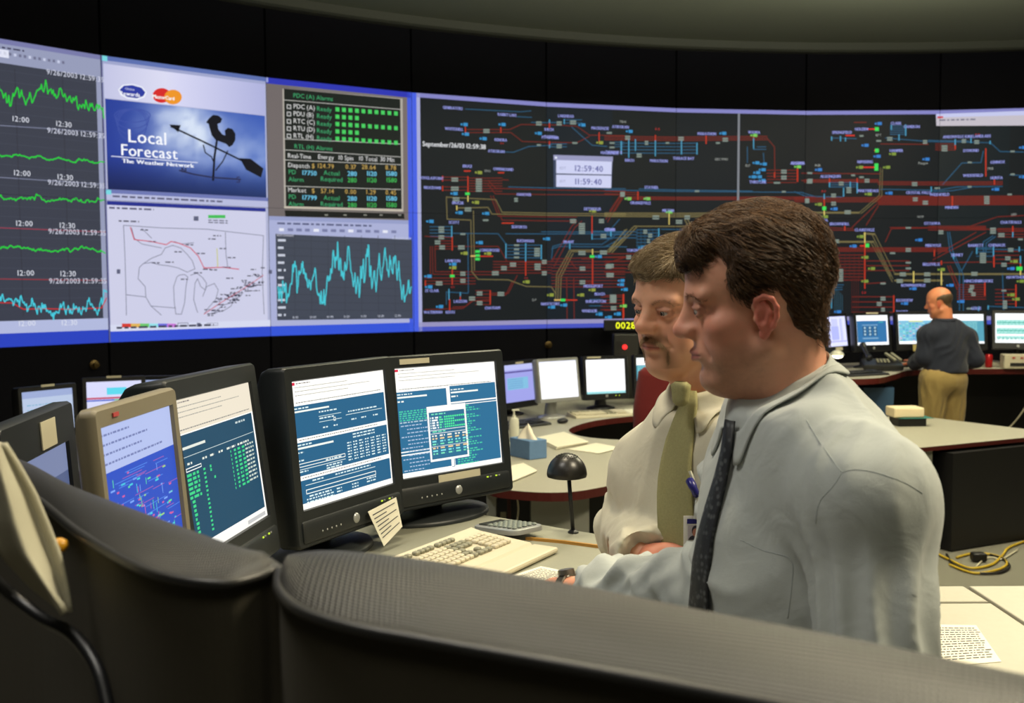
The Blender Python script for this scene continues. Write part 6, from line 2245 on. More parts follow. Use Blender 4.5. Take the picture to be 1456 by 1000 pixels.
def collar(parent, org, C, F, L, rF, rL, tilt, m, S, drop=.036, point=.036, flare=.014, bvh=None, back=.0, gap=9):
    C = V(C)
    up = V((0, 0, 1))
    N = 72
    phis = [RAD(gap + (360 - 2 * gap) * i / N) for i in range(N + 1)]
    def ring(ph, v):
        s = ph if ph <= math.pi else ph - 2 * math.pi
        sg = 1 if s >= 0 else -1
        a = abs(math.degrees(s))
        fr = float(ss(78, 14, a))
        ph2 = s + sg * RAD(21) * float(ss(60, 10, a)) * v
        d1 = F * math.cos(ph2) * (rF + flare * v) + L * math.sin(ph2) * (rL + flare * 1.5 * v)
        dr = drop + point * fr + back * (1 - fr)
        zz = -tilt * math.cos(s) - dr * v
        return C + d1 * (1 + .10 * math.sin(math.pi * min(1, v * 1.3)) * .6) + up * zz
    rows = []
    K = 8
    pts = np.array([[ring(ph, v / K) for v in range(K + 1)] for ph in phis])
    sh = pts.shape
    flat = pts.reshape(-1, 3)
    vv = np.tile(np.arange(K + 1) / K, N + 1)
    for _ in range(3):
        q = S.sample(flat)
        g = S.grad(flat)
        want = .010 * (1 - vv) * 0 + .007
        flat = flat + g * (np.clip(want - q, 0, .05) * (vv > .25) + np.clip(want - q, -.02, 0) * vv ** 2)[:, None]
    pts = flat.reshape(sh)
    b = MB(org)
    b.grid(lambda u, v: V(pts[int(round(u * N)), int(round(v * K))]), N + 1, K + 1)
    ob = b.build('collar', m, parent, smooth=True)
    md = ob.modifiers.new('thick', 'SOLIDIFY')
    md.thickness = .0022
    md.offset = 1
    b = MB(org)
    def stand(u, v):
        ph = phis[int(round(u * N))]
        p = ring(ph, 0)
        d = (p - C)
        d.z = 0
        return p - d.normalized() * (.001 + .002 * v) - up * .05 * v + up * .001
    b.grid(stand, N + 1, 4)
    b.build('collar_stand', m, parent, smooth=True)

def tie(parent, org, bvh, F, L, rows, m, knot, off=.007):
    """rows: (point, halfwidth); projected on the shirt front"""
    pts = []
    for c, hw in rows:
        c = V(c)
        row = []
        for j in range(9):
            t = j / 4 - 1
            o = c + L * hw * t + F * .6
            hit = bvh.ray_cast(o, -F, 1.2)
            p = hit[0] if hit[0] is not None else c + L * hw * t
            row.append(p)
        # keep the blade nearly flat: use the furthest forward, softly
        mx = max((p - V(org)).dot(F) for p in row)
        row = [p + F * ((mx - (p - V(org)).dot(F)) * .75 + off * (1 - .35 * abs(j / 4 - 1))) for j, p in enumerate(row)]
        pts.append(row)
    nr = len(pts)
    raw = [sum((p - V(org)).dot(F) for p in r) / 9 for r in pts]
    dep = list(raw)
    for i in range(nr - 2, -1, -1):
        lim = dep[i + 1] - (.012 if i < nr // 2 else .03)
        dep[i] = min(max(dep[i], lim), dep[i + 1] + .03)
    pts = [[p + F * (a - b_) for p in r] for r, a, b_ in zip(pts, dep, raw)]
    sm = [sum(dep[max(0, i - 1):i + 2]) / len(dep[max(0, i - 1):i + 2]) for i in range(nr)]
    pts = [[p + F * (s_ - d_) for p in r] for r, d_, s_ in zip(pts, dep, sm)]
    b = MB(org)
    b.grid(lambda u, v: pts[int(round(u * (nr - 1)))][int(round(v * 8))], nr, 9)
    ob = b.build('necktie', m, parent, smooth=True)
    md = ob.modifiers.new('thick', 'SOLIDIFY')
    md.thickness = .004
    md.offset = 0
    K, kw_, kh = knot
    b = MB(org)
    K = V(K)
    def kf(u, v):
        a = u * 2 * math.pi
        w = (kw_ * (1.0 - .30 * v)) / 2
        dpt = .013 * (1 - .25 * v)
        cs, sn = math.cos(a), math.sin(a)
        cap = 1 if 0 < v < 1 else .55
        return K + L * (w * math.copysign(abs(cs) ** .7, cs) * cap) + F * (dpt * math.copysign(abs(sn) ** .7, sn) * cap) - V((0, 0, 1)) * kh * (v - .5)
    b.grid(kf, 24, 8, closed_u=True)
    ob.select_set(False)
    b.build('tie_knot', m, ob, smooth=True)
    return ob

def on_cloth(bvh, px, py, off=.001):
    r = ray(px, py)
    h = bvh.ray_cast(CAM, r.normalized(), 20)
    if h[0] is None:
        return None
    return h[0] + h[1].normalized() * off * (1 if h[1].dot(r) < 0 else -1)

def seam(parent, org, bvh, px, m, r=.0006, name='seam', off=-.0001):
    pts = []
    for p in smooth_path([(x, y, 0) for x, y in px], 8):
        q = on_cloth(bvh, p.x, p.y, off)
        if q is not None:
            pts.append(q)
    MB(org).tube(pts, r, 6).build(name, m, parent, smooth=True)

def limb_ring(parent, org, a, b, r0, r1, length, m, name='cuff', sc=1.0):
    """cuff: a sleeve end around the axis a->b ending at b"""
    a, b = V(a), V(b)
    d = (b - a).normalized()
    M = Matrix.Translation(b - d * length) @ d.to_track_quat('Z', 'Y').to_matrix().to_4x4()
    MB(org).lathe([(r0 - .006, .0), (r0, 0), (r0 + .002, length * .5), (r1 + .001, length), (r1 - .003, length + .001), (r1 - .005, length * .7)], n=28, M=M).build(name, m, parent, smooth=True)

def legs(parent, org, F, L, hip, foot_z, m, m_shoe, waist, stance=.10, spread=.03, r=(.105, .075, .055), fwd=0.0, waist_r=(.13, .168, .12), h=.0095, seed=0.):
    hip = np.array(hip)
    Fv, Lv = np.array(F), np.array(L)
    lo = np.minimum(hip, hip) - np.array([.4, .4, hip[2] - foot_z + .02])
    hi = hip + np.array([.4, .4, .25])
    S = Field(lo, hi, h)
    S.ell(waist, waist_r, .06, np.array([F, L, (0, 0, 1)]))
    bones = []
    ank = []
    for s in (-1, 1):
        a = hip + Lv * s * stance
        c = np.array([*(hip + Lv * s * (stance + spread) + Fv * fwd)[:2], foot_z + .07])
        k = (a + c) / 2 + Fv * .02
        S.cap(a, k, r[0], r[1], .05)
        S.cap(k, c, r[1], r[2], .03)
        ank.append(c)
        bones += [(a, k, .1, 'long'), (k, c, .08, 'long')]
    S.cut((0, 0, waist[2] + .10), (0, 0, 1), .006)
    ob, bv = cloth_part('trousers', S, m, parent, org, bones, 1.7, seed)
    for c in ank:
        b = MB(org)
        Mx = Matrix(((F.x, L.x, 0, 0), (F.y, L.y, 0, 0), (0, 0, 1, 0), (0, 0, 0, 1)))
        b.ball((0, 0, 0), 1, (.145, .052, .05), u=24, v=14)
        b.box((-.005, 0, -.04), (.27, .092, .02), bev=.009)
        b.xf(Matrix.Translation(V((c[0], c[1], foot_z + .05)) + F * .06) @ Mx)
        b.build('shoe', m_shoe, parent, smooth=True)
    return bv

def hair_set(parent, org, M, skull, poly, thick, cols, n, length, flow, h=.0025, seed=1, rad=.0004, lift=.004, name='hair', front=None, cap_col=None, clump=70):
    """hair: scalp volume plus combed strands, in head axes then moved by M"""
    T = skull.copy()
    X, Y, Z = T.grid()
    mask2 = poly_sd(X[:, :, 0] * np.ones((1, 1)), Z[:, 0, :] * np.ones((1, 1)), poly)[:, None, :] if False else poly_sd(T.ax[0][:, None], T.ax[2][None, :], poly)[:, None, :]
    mask2 = mask2 + .0045 * (vnoise(X * 75 + 2 + 0 * Y + 0 * Z, Y * 75 + 0 * X + 0 * Z, Z * 75 + 0 * X + 0 * Y))
    th = thick(X, np.abs(Y), Z) * ss(-.002, .022, mask2)
    cl = vnoise(X * 30 + 5 + 0 * Y + 0 * Z, Y * clump + 0 * X + 0 * Z, Z * 34 + 0 * X + 0 * Y)
    d = T.d - th - .004 * cl * ss(.005, .03, mask2)
    T.d = np.maximum(d, -mask2 * .9 + 0 * d).astype(np.float32)
    v, q = T.mesh()
    v = relax(v, q, 2, .5)
    r = np.random.default_rng(seed)
    tri = v[q].mean(1)
    idx = r.integers(0, len(q), n)
    wts = r.random((n, 4))
    wts /= wts.sum(1, keepdims=True)
    roots = (v[q[idx]] * wts[:, :, None]).sum(1)
    sd0 = skull.sample(roots)
    keep = sd0 > .0004
    roots = roots[keep]
    ln = length(roots) * r.uniform(.6, 1.15, len(roots))
    jit = r.normal(0, .16, (len(roots), 3))
    def dirs(p, t):
        dd = flow(p) + jit
        g = T.grad(p)
        dd = dd - g * (dd * g).sum(1, keepdims=True) * (.92 - .25 * t)
        return dd / (np.linalg.norm(dd, axis=1, keepdims=True) + 1e-9)
    lf = lift * r.uniform(.2, 1.0, len(roots))
    sv, sq = strands(roots - T.grad(roots) * .002, dirs, ln, 4, rad, T, [lf * .6, lf * .9, lf, lf * .8])
    V_ = np.concatenate([v, sv])
    Q_ = np.concatenate([q, sq + len(v)])
    cc = np.array(cols(v, np.zeros(len(v))))
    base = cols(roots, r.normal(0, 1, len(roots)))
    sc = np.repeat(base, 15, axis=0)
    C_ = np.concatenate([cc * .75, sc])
    return part_np(name, xf(M, V_), Q_, M_hair, parent, org, C_)

def tuft(parent, org, M, field, pts, wid, n, length, flow, col, name, seed=3, rad=.00022, lift=.0018, var=.25):
    """short hairs (eyebrow, moustache) along a line of points on the face"""
    r = np.random.default_rng(seed)
    pts = np.array(pts)
    t = r.random(n) * (len(pts) - 1)
    i = np.minimum(t.astype(int), len(pts) - 2)
    f = (t - i)[:, None]
    w = np.array(wid)
    ww = w[i] * (1 - f[:, 0]) + w[i + 1] * f[:, 0]
    p = pts[i] * (1 - f) + pts[i + 1] * f
    p = p + np.stack([0 * ww, r.normal(0, .45, n) * ww * .6, r.normal(0, .5, n) * ww], 1)
    for _ in range(4):
        p = p - field.grad(p) * field.sample(p)[:, None]
    jit = r.normal(0, .22, (n, 3))
    def dirs(q, tt):
        dd = flow(q) + jit
        g = field.grad(q)
        dd = dd - g * (dd * g).sum(1, keepdims=True) * .95
        return dd / (np.linalg.norm(dd, axis=1, keepdims=True) + 1e-9)
    sv, sq = strands(p - field.grad(p) * .0006, dirs, np.full(n, length) * r.uniform(.6, 1.2, n), 3, rad, field, [lift * .7, lift, lift * .9])
    c = np.array([lin(col)] * n) * (1 + var * r.normal(0, 1, n))[:, None].clip(.4, 2)
    return part_np(name, xf(M, sv), sq, M_hair, parent, org, np.repeat(c, 12, axis=0).clip(0, 1))

def eyes(parent, org, M, s, look=(1, 0, 0), iris=(70, 92, 108)):
    for k in (-1, 1):
        c = np.array([.0775, k * .032, .0112])
        R = V((1, 0, 0)).rotation_difference(V(look).normalized()).to_matrix()
        Rm = Matrix(M[:3, :3].tolist())
        def place(p):
            return V(xf(M, np.array([c + np.array(R @ V(p))]))[0])
        b = MB(org)
        rr = .0127
        b.grid(lambda u, v: place((-rr * math.cos(math.pi * (.02 + .96 * v)), rr * math.sin(math.pi * (.02 + .96 * v)) * math.cos(2 * math.pi * u), rr * math.sin(math.pi * (.02 + .96 * v)) * math.sin(2 * math.pi * u))), 28, 18, closed_u=True)
        eb = b.build('eyeball', mat('eye_white', (176, 164, 154), rough=.2), parent, smooth=True)
        for nm, r_, off, m in (('iris', .0058, .0003, mat('iris_%d' % iris[0], iris, rough=.25)), ('pupil', .0026, .0006, mat('pupil', (8, 8, 8), rough=.15))):
            b = MB(org)
            K = 20
            ring = [place((math.sqrt((rr + off) ** 2 - r_ ** 2), r_ * math.cos(2 * math.pi * k2 / K), r_ * math.sin(2 * math.pi * k2 / K))) for k2 in range(K)]
            cen = place((rr + off, 0, 0))
            bm = b.bm
            cv_ = bm.verts.new(cen)
            rv = [bm.verts.new(p) for p in ring]
            for k2 in range(K):
                bm.faces.new((cv_, rv[k2], rv[(k2 + 1) % K]))
            b.build(nm, m, eb, smooth=True)

def person(label, org, group=None):
    return None

def build_body(label, org, M, hf, skin, cols, J, F, L, hands, seed=0):
    """one continuous body mesh: head and neck, torso, arms, hands"""
    v, q = hf.mesh()
    v = relax(v, q, 1, .35)
    c = cols(v)
    Vs, Qs, Cs = [xf(M, v)], [q], [c]
    n = len(v)
    lo = np.min([np.array(x) for x in (J['ls'], J['rs'], J['le'], J['re'], J['lw'], J['rw'], J['pelvis'])], 0) - .22
    hi = np.max([np.array(x) for x in (J['ls'], J['rs'], J['le'], J['re'], J['lw'], J['rw'], J['neck'])], 0) + .15
    S = torso_field(J, F, L, -.014, .011, lo, hi)
    S.cut(tuple(V(J['neck']) + V((0, 0, .005))), tuple((V((0, 0, 1)) + F * .5).normalized()), .01)
    bv, bq = S.mesh()
    Vs.append(bv); Qs.append(bq + n); n += len(bv)
    base = np.array(lin(skin))
    Cs.append(np.tile(base, (len(bv), 1)))
    for H_, colr in hands:
        hv, hq = H_.mesh()
        hv = relax(hv, hq, 1, .3)
        Vs.append(hv); Qs.append(hq + n); n += len(hv)
        nn = vnoise(hv[:, 0] * 90, hv[:, 1] * 90, hv[:, 2] * 90)
        Cs.append(np.tile(np.array(lin(colr)), (len(hv), 1)) * (1 + .12 * nn)[:, None])
    V_, Q_, C_ = np.concatenate(Vs), np.concatenate(Qs), np.concatenate(Cs)
    me = np_mesh('person', V_ - np.array(org), Q_, C_.clip(0, 1))
    return me

def seal(o, label, org):
    o.location = V(org)
    return tag(o, label, 'person')
tl = lambda p: tuple(p)

# ================================================================== the man in front
PZF = .22
FA, LA = body_axes(RAD(70))
JA = dict(neck=tl(P(1122, 556, 1.51)), ls=tl(P(1230, 708, 1.31)), rs=tl(P(1082, 668, 1.68)),
          le=tl(P(1256, 1010, 1.245)), lw=tl(P(1165, 1190, 1.28)), re=tl(P(1030, 836, 1.66)), rw=tl(P(853, 843, 1.85)),
          torso=[(tl(P(1150, 735, 1.495)), (.108, .165, .155)), (tl(P(1142, 860, 1.50)), (.128, .160, .19)), (tl(P(1150, 1010, 1.50)), (.132, .165, .16))])
JA['pelvis'] = (P(1155, 1080, 1.5).x, P(1155, 1080, 1.5).y, 1.12)
hipA = V(JA['pelvis'])
orgA = V((hipA.x, hipA.y, PZF))
MA = head_frame(P(1080, 440, 1.50), RAD(97), RAD(8.5), RAD(0), 1.045)
nA = inv(MA, [P(1136, 588, 1.52)])[0]
hfA, skA = head_field(nA, fat=.003, jowl=.007, nose=.94, lips=.85, nape=-.008, neck_r=(.050, .050))
wrA = V(JA['rw'])
fwA = (wrA - V(JA['re'])).normalized()
hwA = P(803, 840, 1.93)
hA_r = hand_field(hwA, (fwA + V((-.5, .0, -.02))).normalized(), V((0, .1, -1)), -1, .2, fore=fwA)
lwA = V(JA['lw'])
flA = (lwA - V(JA['le'])).normalized()
hA_l = hand_field(lwA + flA * .03, flA + V((0, 0, -.9)), V((.2, 1, -.2)), 1, .6, fore=flA)
colA = lambda v: skin_cols(v, (224, 164, 136), (212, 120, 104), (188, 110, 104), (164, 124, 104), .55)
me = build_body('A', orgA, MA, hfA, (224, 164, 136), colA, JA, FA, LA, [(hA_r, (224, 160, 130)), (hA_l, (224, 160, 130))])
pa = link_mesh('person', me, M_skinA, smooth=True)
seal(pa, 'brown-haired man in front in a pale blue-grey shirt and dark tie, facing left', orgA)
eyes(pa, orgA, MA, 1, (1, -.12, -.16))
# shirt
M_shA = cloth_mat('pale_blue_shirt', (177, 183, 180))
M_seamA = cloth_mat('pale_blue_seam', (156, 164, 164))
SA = torso_field(JA, FA, LA, .014, .0058, (-.03, 1.02, .98), (.75, 2.12, 1.76), bell=.006)
hp = xf(MA, np.array([[nA[0] + .0, nA[1], nA[2]]]))[0]
SA.cut(tuple(V(JA['neck']) + V((0, 0, .028))), tuple((V((0, 0, 1)) + FA * .62).normalized()), .01)
SA.cut((0, 0, 1.06), (0, 0, -1), .01)
SA.cut_local(tuple(wrA - fwA * .005), tuple(fwA), .055)
SA.cut_local(tuple(lwA - flA * .005), tuple(flA), .055)
bonesA = [(JA['torso'][0][0], JA['torso'][2][0], .17, 'drape'), (JA['ls'], JA['le'], .08, 'long'), (JA['le'], JA['lw'], .06, 'ring'), (JA['rs'], JA['re'], .075, 'ring'), (JA['re'], JA['rw'], .06, 'ring')]
shA, bvA = cloth_part('shirt', SA, M_shA, pa, orgA, bonesA, 2.1, 2.0)
FcA, LcA = body_axes(RAD(81))
collar(pa, orgA, P(1116, 541, 1.505), FcA, LcA, .061, .067, .041, M_shA, SA, drop=.050, point=.034, flare=.013, back=-.020)
M_tieA = mat('dark_patterned_tie', (30, 33, 36), rough=.55, bump=.3, bscale=600)
_nt = M_tieA.node_tree
_tc, _vo, _rp = _nt.nodes.new('ShaderNodeTexCoord'), _nt.nodes.new('ShaderNodeTexVoronoi'), _nt.nodes.new('ShaderNodeValToRGB')
_vo.inputs['Scale'].default_value = 95
_rp.color_ramp.elements[0].color = (*lin((74, 78, 80)), 1)
_rp.color_ramp.elements[1].color = (*lin((26, 29, 33)), 1)
_rp.color_ramp.elements[0].position, _rp.color_ramp.elements[1].position = .18, .42
_nt.links.new(_tc.outputs['Object'], _vo.inputs['Vector'])
_nt.links.new(_vo.outputs['Distance'], _rp.inputs['Fac'])
_nt.links.new(_rp.outputs['Color'], _nt.nodes['Principled BSDF'].inputs['Base Color'])
zz = [1.625, 1.58, 1.54, 1.50, 1.46, 1.42, 1.38, 1.34, 1.30, 1.26, 1.22, 1.18]
cxA = V(P(1119, 540, 1.505))
rowsA = [(V((cxA.x, cxA.y, z)) + LA * (-.010 * i / 11 + .004), .011 + .022 * min(1, i / 9)) for i, z in enumerate(zz)]
tie(pa, orgA, bvA, FA, LA, rowsA, M_tieA, (P(1060, 602, 1.497), .032, .046))
seam(pa, orgA, bvA, [(1147, 598), (1168, 632), (1197, 672)], M_seamA)
seam(pa, orgA, bvA, [(1197, 672), (1215, 668), (1245, 672), (1285, 686), (1312, 702)], M_seamA)
seam(pa, orgA, bvA, [(1197, 672), (1186, 690), (1165, 715), (1160, 745)], M_seamA)
seam(pa, orgA, bvA, [(1053, 768), (1085, 783), (1124, 796), (1126, 830), (1120, 880)], M_seamA, name='pocket_stitching')
limb_ring(pa, orgA, JA['re'], tuple(wrA + fwA * .004), .047, .041, .055, M_shA)
limb_ring(pa, orgA, JA['le'], tuple(lwA + flA * .004), .047, .041, .055, M_shA)
# wristwatch
Mw = Matrix.Translation(hwA - fwA * .012) @ fwA.to_track_quat('Z', 'Y').to_matrix().to_4x4()
wt = MB(orgA).lathe([(.029, -.009), (.032, -.008), (.032, .008), (.029, .009), (.029, -.009)], n=32, M=Mw).build('wristwatch', mat('steel', (150, 146, 136), rough=.3, metal=.9), pa, angle=40)
MB(orgA).cone(Mw @ V((0, .030, 0)), Mw @ V((0, .039, 0)), .016, .015, 24).build('watch_case', mat('steel'), wt, angle=40)
legs(pa, orgA, FA, LA, hipA, PZF, cloth_mat('charcoal_trousers', (52, 54, 58)), M_cab, (hipA.x, hipA.y, 1.08), waist_r=(.138, .172, .13))
# hair
polA = [(.112, .071), (.100, .065), (.086, .065), (.074, .072), (.060, .086), (.049, .086), (.044, .064), (.041, .036), (.036, .020), (.024, .015), (.018, .017), (.012, .024), (.000, .030), (-.016, .026), (-.028, .006), (-.036, -.028), (-.062, -.052), (-.10, -.056), (-.15, -.02), (-.15, .2), (.14, .2)]
def thickA(x, y, z):
    top = ss(.05, .115, z)
    return .008 + .005 * top + .006 * ss(.03, .085, x) * ss(.06, .09, z) + .004 * ss(-.03, -.08, x) * ss(.0, .05, z) - .004 * ss(-.01, -.05, z)
def flowA(p):
    s = np.sign(p[:, 1])
    side = ss(.02, .07, np.abs(p[:, 1]))
    d = np.stack([-.75 + 1.5 * ss(.05, .09, p[:, 0]) * (1 - side), .75 * (1 - side) - .1 * s * side, -.25 - .55 * side - .5 * ss(-.04, -.09, p[:, 0])], 1)
    d[:, 2] += .35 * ss(.02, .08, p[:, 0]) * (1 - side)
    d += .35 * np.stack([vnoise(p[:, 0] * 45, p[:, 1] * 45, p[:, 2] * 45), vnoise(p[:, 0] * 45 + 7, p[:, 1] * 45, p[:, 2] * 45), vnoise(p[:, 0] * 45, p[:, 1] * 45 + 5, p[:, 2] * 45)], 1)
    return d
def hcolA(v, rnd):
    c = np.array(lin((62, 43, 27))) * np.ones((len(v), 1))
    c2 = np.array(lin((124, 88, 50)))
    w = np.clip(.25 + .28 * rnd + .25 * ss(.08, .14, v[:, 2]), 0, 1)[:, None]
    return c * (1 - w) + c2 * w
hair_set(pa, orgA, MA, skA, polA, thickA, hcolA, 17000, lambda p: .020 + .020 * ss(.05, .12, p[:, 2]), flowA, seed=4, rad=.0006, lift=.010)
for k in (-1, 1):
    tuft(pa, orgA, MA, hfA, [(.094, k * .013, .0325), (.093, k * .026, .0345), (.086, k * .040, .0325), (.074, k * .052, .0265)], [.0028, .003, .0025, .0015], 150, .006, lambda q, k=k: np.tile([-.25, k * .9, .12], (len(q), 1)), (140, 102, 76), 'eyebrow', seed=5 + k)

# ================================================================== the man with the olive tie
FB, LB = body_axes(RAD(46))
JB = dict(neck=tl(P(1003, 562, 1.985)), ls=tl(P(1112, 655, 1.86)), rs=tl(P(930, 668, 2.12)), trap=.02,
          le=tl(P(1088, 850, 1.99)), lw=tl(P(990, 830, 2.0)), re=tl(P(896, 752, 2.22)), rw=tl(P(914, 790, 1.93)),
          torso=[(tl(P(1010, 715, 2.00)), (.112, .170, .155)), (tl(P(1025, 840, 2.03)), (.116, .150, .19)), (tl(P(1005, 960, 1.99)), (.135, .165, .15))])
JB['pelvis'] = (P(1010, 1000, 2.0).x, P(1010, 1000, 2.0).y, 1.06)
hipB = V(JB['pelvis'])
orgB = V((hipB.x, hipB.y, PZF))
MB_ = head_frame(P(976, 443, 1.955), RAD(55), RAD(7), RAD(-2), 1.03)
nB = inv(MB_, [P(1008, 590, 1.99)])[0]
hfB, skB = head_field(nB, fat=.008, jowl=.010, nose=1.06, neck_r=(.050, .054))
wrB = V(JB['rw'])
fwB = (wrB - V(JB['re'])).normalized()
hB_r = hand_field(wrB + fwB * .025, (fwB * .4 + V((.8, -.1, -.10))).normalized(), V((.3, .75, -.45)), -1, .75, spread=.05, fore=fwB)
lwB = V(JB['lw'])
flB = (lwB - V(JB['le'])).normalized()
hB_l = hand_field(lwB + flB * .03, flB, V((0, .6, -.6)), 1, .5, fore=flB)
def colB(v):
    c = skin_cols(v, (224, 168, 136), (212, 126, 100), (184, 106, 94), (184, 138, 110), .35)
    f, l, u = v[:, 0], np.abs(v[:, 1]), v[:, 2]
    w = np.clip(.75 * np.exp(-(((u + .036) / .008) ** 2)) * (l < .034) * (f > .075) + .5 * np.exp(-(((l - .03) / .009) ** 2)) * (u < -.05) * (u > -.09) * (f > .06), 0, .7)[:, None]
    return c * (1 - w) + np.array(lin((140, 104, 76))) * w
me = build_body('B', orgB, MB_, hfB, (212, 152, 120), colB, JB, FB, LB, [(hB_r, (208, 132, 104)), (hB_l, (208, 132, 104))])
pb = link_mesh('person', me, M_skinB, smooth=True)
seal(pb, 'man with an olive tie, cream shirt and greying moustache, behind the front man', orgB)
eyes(pb, orgB, MB_, 1, (1, -.08, -.10), (72, 66, 58))
M_shB = cloth_mat('cream_shirt', (208, 203, 182))
SB = torso_field(JB, FB, LB, .015, .0062, (.10, 1.6, 1.0), (.72, 2.45, 1.70), bell=.007)
SB.cut(tuple(V(JB['neck']) + V((0, 0, .010))), tuple((V((0, 0, 1)) + FB * .55).normalized()), .01)
SB.cut((0, 0, 1.05), (0, 0, -1), .01)
SB.cut_local(tuple(wrB - fwB * .005), tuple(fwB), .055)
SB.cut_local(tuple(lwB - flB * .005), tuple(flB), .055)
bonesB = [(JB['torso'][0][0], JB['torso'][2][0], .17, 'drape'), (JB['ls'], JB['le'], .08, 'long'), (JB['le'], JB['lw'], .06, 'ring'), (JB['rs'], JB['re'], .075, 'ring'), (JB['re'], JB['rw'], .065, 'ring')]
shB, bvB = cloth_part('shirt', SB, M_shB, pb, orgB, bonesB, 1.5, 5.0)
collar(pb, orgB, P(1001, 534, 1.972), FB, LB, .060, .064, .030, M_shB, SB, drop=.042, point=.030, flare=.016)
M_tieB = mat('olive_tie', (152, 147, 100), rough=.75, noise=.2, nscale=260, bump=.4, bscale=900)
cB = P(999, 550, 1.972)
tz = [(944, 560, .014), (945, 580, .018), (941, 605, .024), (937, 632, .030), (935, 660, .034), (935, 688, .037), (938, 712, .039), (943, 735, .040), (949, 758, .039), (955, 780, .035), (959, 795, .02)]
rowsB = []
for x, y, hw in tz:
    q = P(x, y, 1.87)
    rowsB.append((q, hw))
tie(pb, orgB, bvB, FB, LB, rowsB, M_tieB, (P(968, 560, 1.885), .040, .044))
for nm, px in (('button', (998, 574)),):
    q = on_cloth(bvB, *px, .006)
    if q is not None:
        MB(orgB).ball(q - V((0, .010, 0)), .0055, (1, .6, 1)).build('collar_button', mat('shell_button', (220, 214, 196), rough=.3), pb, smooth=True)
limb_ring(pb, orgB, JB['re'], tuple(wrB + fwB * .004), .050, .043, .05, M_shB)
limb_ring(pb, orgB, JB['le'], tuple(lwB + flB * .004), .050, .043, .05, M_shB)
legs(pb, orgB, FB, LB, hipB, PZF, cloth_mat('charcoal_trousers', (52, 54, 58)), M_cab, (hipB.x, hipB.y, 1.07), waist_r=(.140, .172, .13), seed=3.)
polB = [(.120, .070), (.100, .066), (.086, .070), (.070, .070), (.057, .058), (.048, .038), (.044, .012), (.026, -.010), (.018, .010), (.012, .030), (.000, .030), (-.016, .026), (-.028, .006), (-.038, -.028), (-.064, -.05), (-.10, -.054), (-.15, -.02), (-.15, .2), (.14, .2)]
def thickB(x, y, z):
    return .006 + .005 * ss(.05, .115, z) + .004 * ss(.04, .09, x) * ss(.05, .09, z)
def flowB(p):
    s = np.sign(p[:, 1])
    side = ss(.025, .07, np.abs(p[:, 1]))
    d = np.stack([.35 - .8 * side + .5 * ss(.05, .09, p[:, 0]), -.55 * (1 - side) + 0 * s, -.2 - .6 * side], 1)
    d += .4 * np.stack([vnoise(p[:, 0] * 50, p[:, 1] * 50, p[:, 2] * 50), vnoise(p[:, 0] * 50 + 7, p[:, 1] * 50, p[:, 2] * 50), vnoise(p[:, 0] * 50, p[:, 1] * 50 + 5, p[:, 2] * 50)], 1)
    return d
def hcolB(v, rnd):
    c = np.array(lin((132, 110, 78))) * np.ones((len(v), 1))
    c2 = np.array(lin((200, 184, 152)))
    w = np.clip(.30 + .30 * rnd + .35 * ss(.08, .03, v[:, 2]) * (v[:, 0] > .02) - .2 * ss(.1, .13, v[:, 2]), 0, 1)[:, None]
    return c * (1 - w) + c2 * w
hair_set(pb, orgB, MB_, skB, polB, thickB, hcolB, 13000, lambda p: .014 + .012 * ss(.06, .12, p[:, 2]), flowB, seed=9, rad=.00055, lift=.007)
for k in (-1, 1):
    tuft(pb, orgB, MB_, hfB, [(.094, k * .012, .029), (.093, k * .026, .033), (.086, k * .040, .033), (.074, k * .052, .027)], [.0025, .003, .0025, .0015], 110, .006, lambda q, k=k: np.tile([-.25, k * .9, .12], (len(q), 1)), (156, 120, 92), 'eyebrow', seed=8 + k)
tuft(pb, orgB, MB_, hfB, [(.088, -.030, -.048), (.095, -.021, -.040), (.099, -.006, -.036), (.099, .006, -.036), (.095, .021, -.040), (.088, .030, -.048)], [.003, .004, .0035, .0035, .004, .003], 1500, .007, lambda q: np.stack([.1 + 0 * q[:, 0], .5 * np.sign(q[:, 1]), -.8 + 0 * q[:, 0]], 1), (176, 144, 108), 'moustache', seed=12, lift=.003)
for k in (-1, 1):
    tuft(pb, orgB, MB_, hfB, [(.082, k * .032, -.056), (.080, k * .031, -.068), (.078, k * .026, -.080)], [.006, .007, .006], 200, .005, lambda q: np.tile([.1, 0, -.9], (len(q), 1)), (164, 134, 100), 'beard_patch', seed=14 + k, lift=.002)

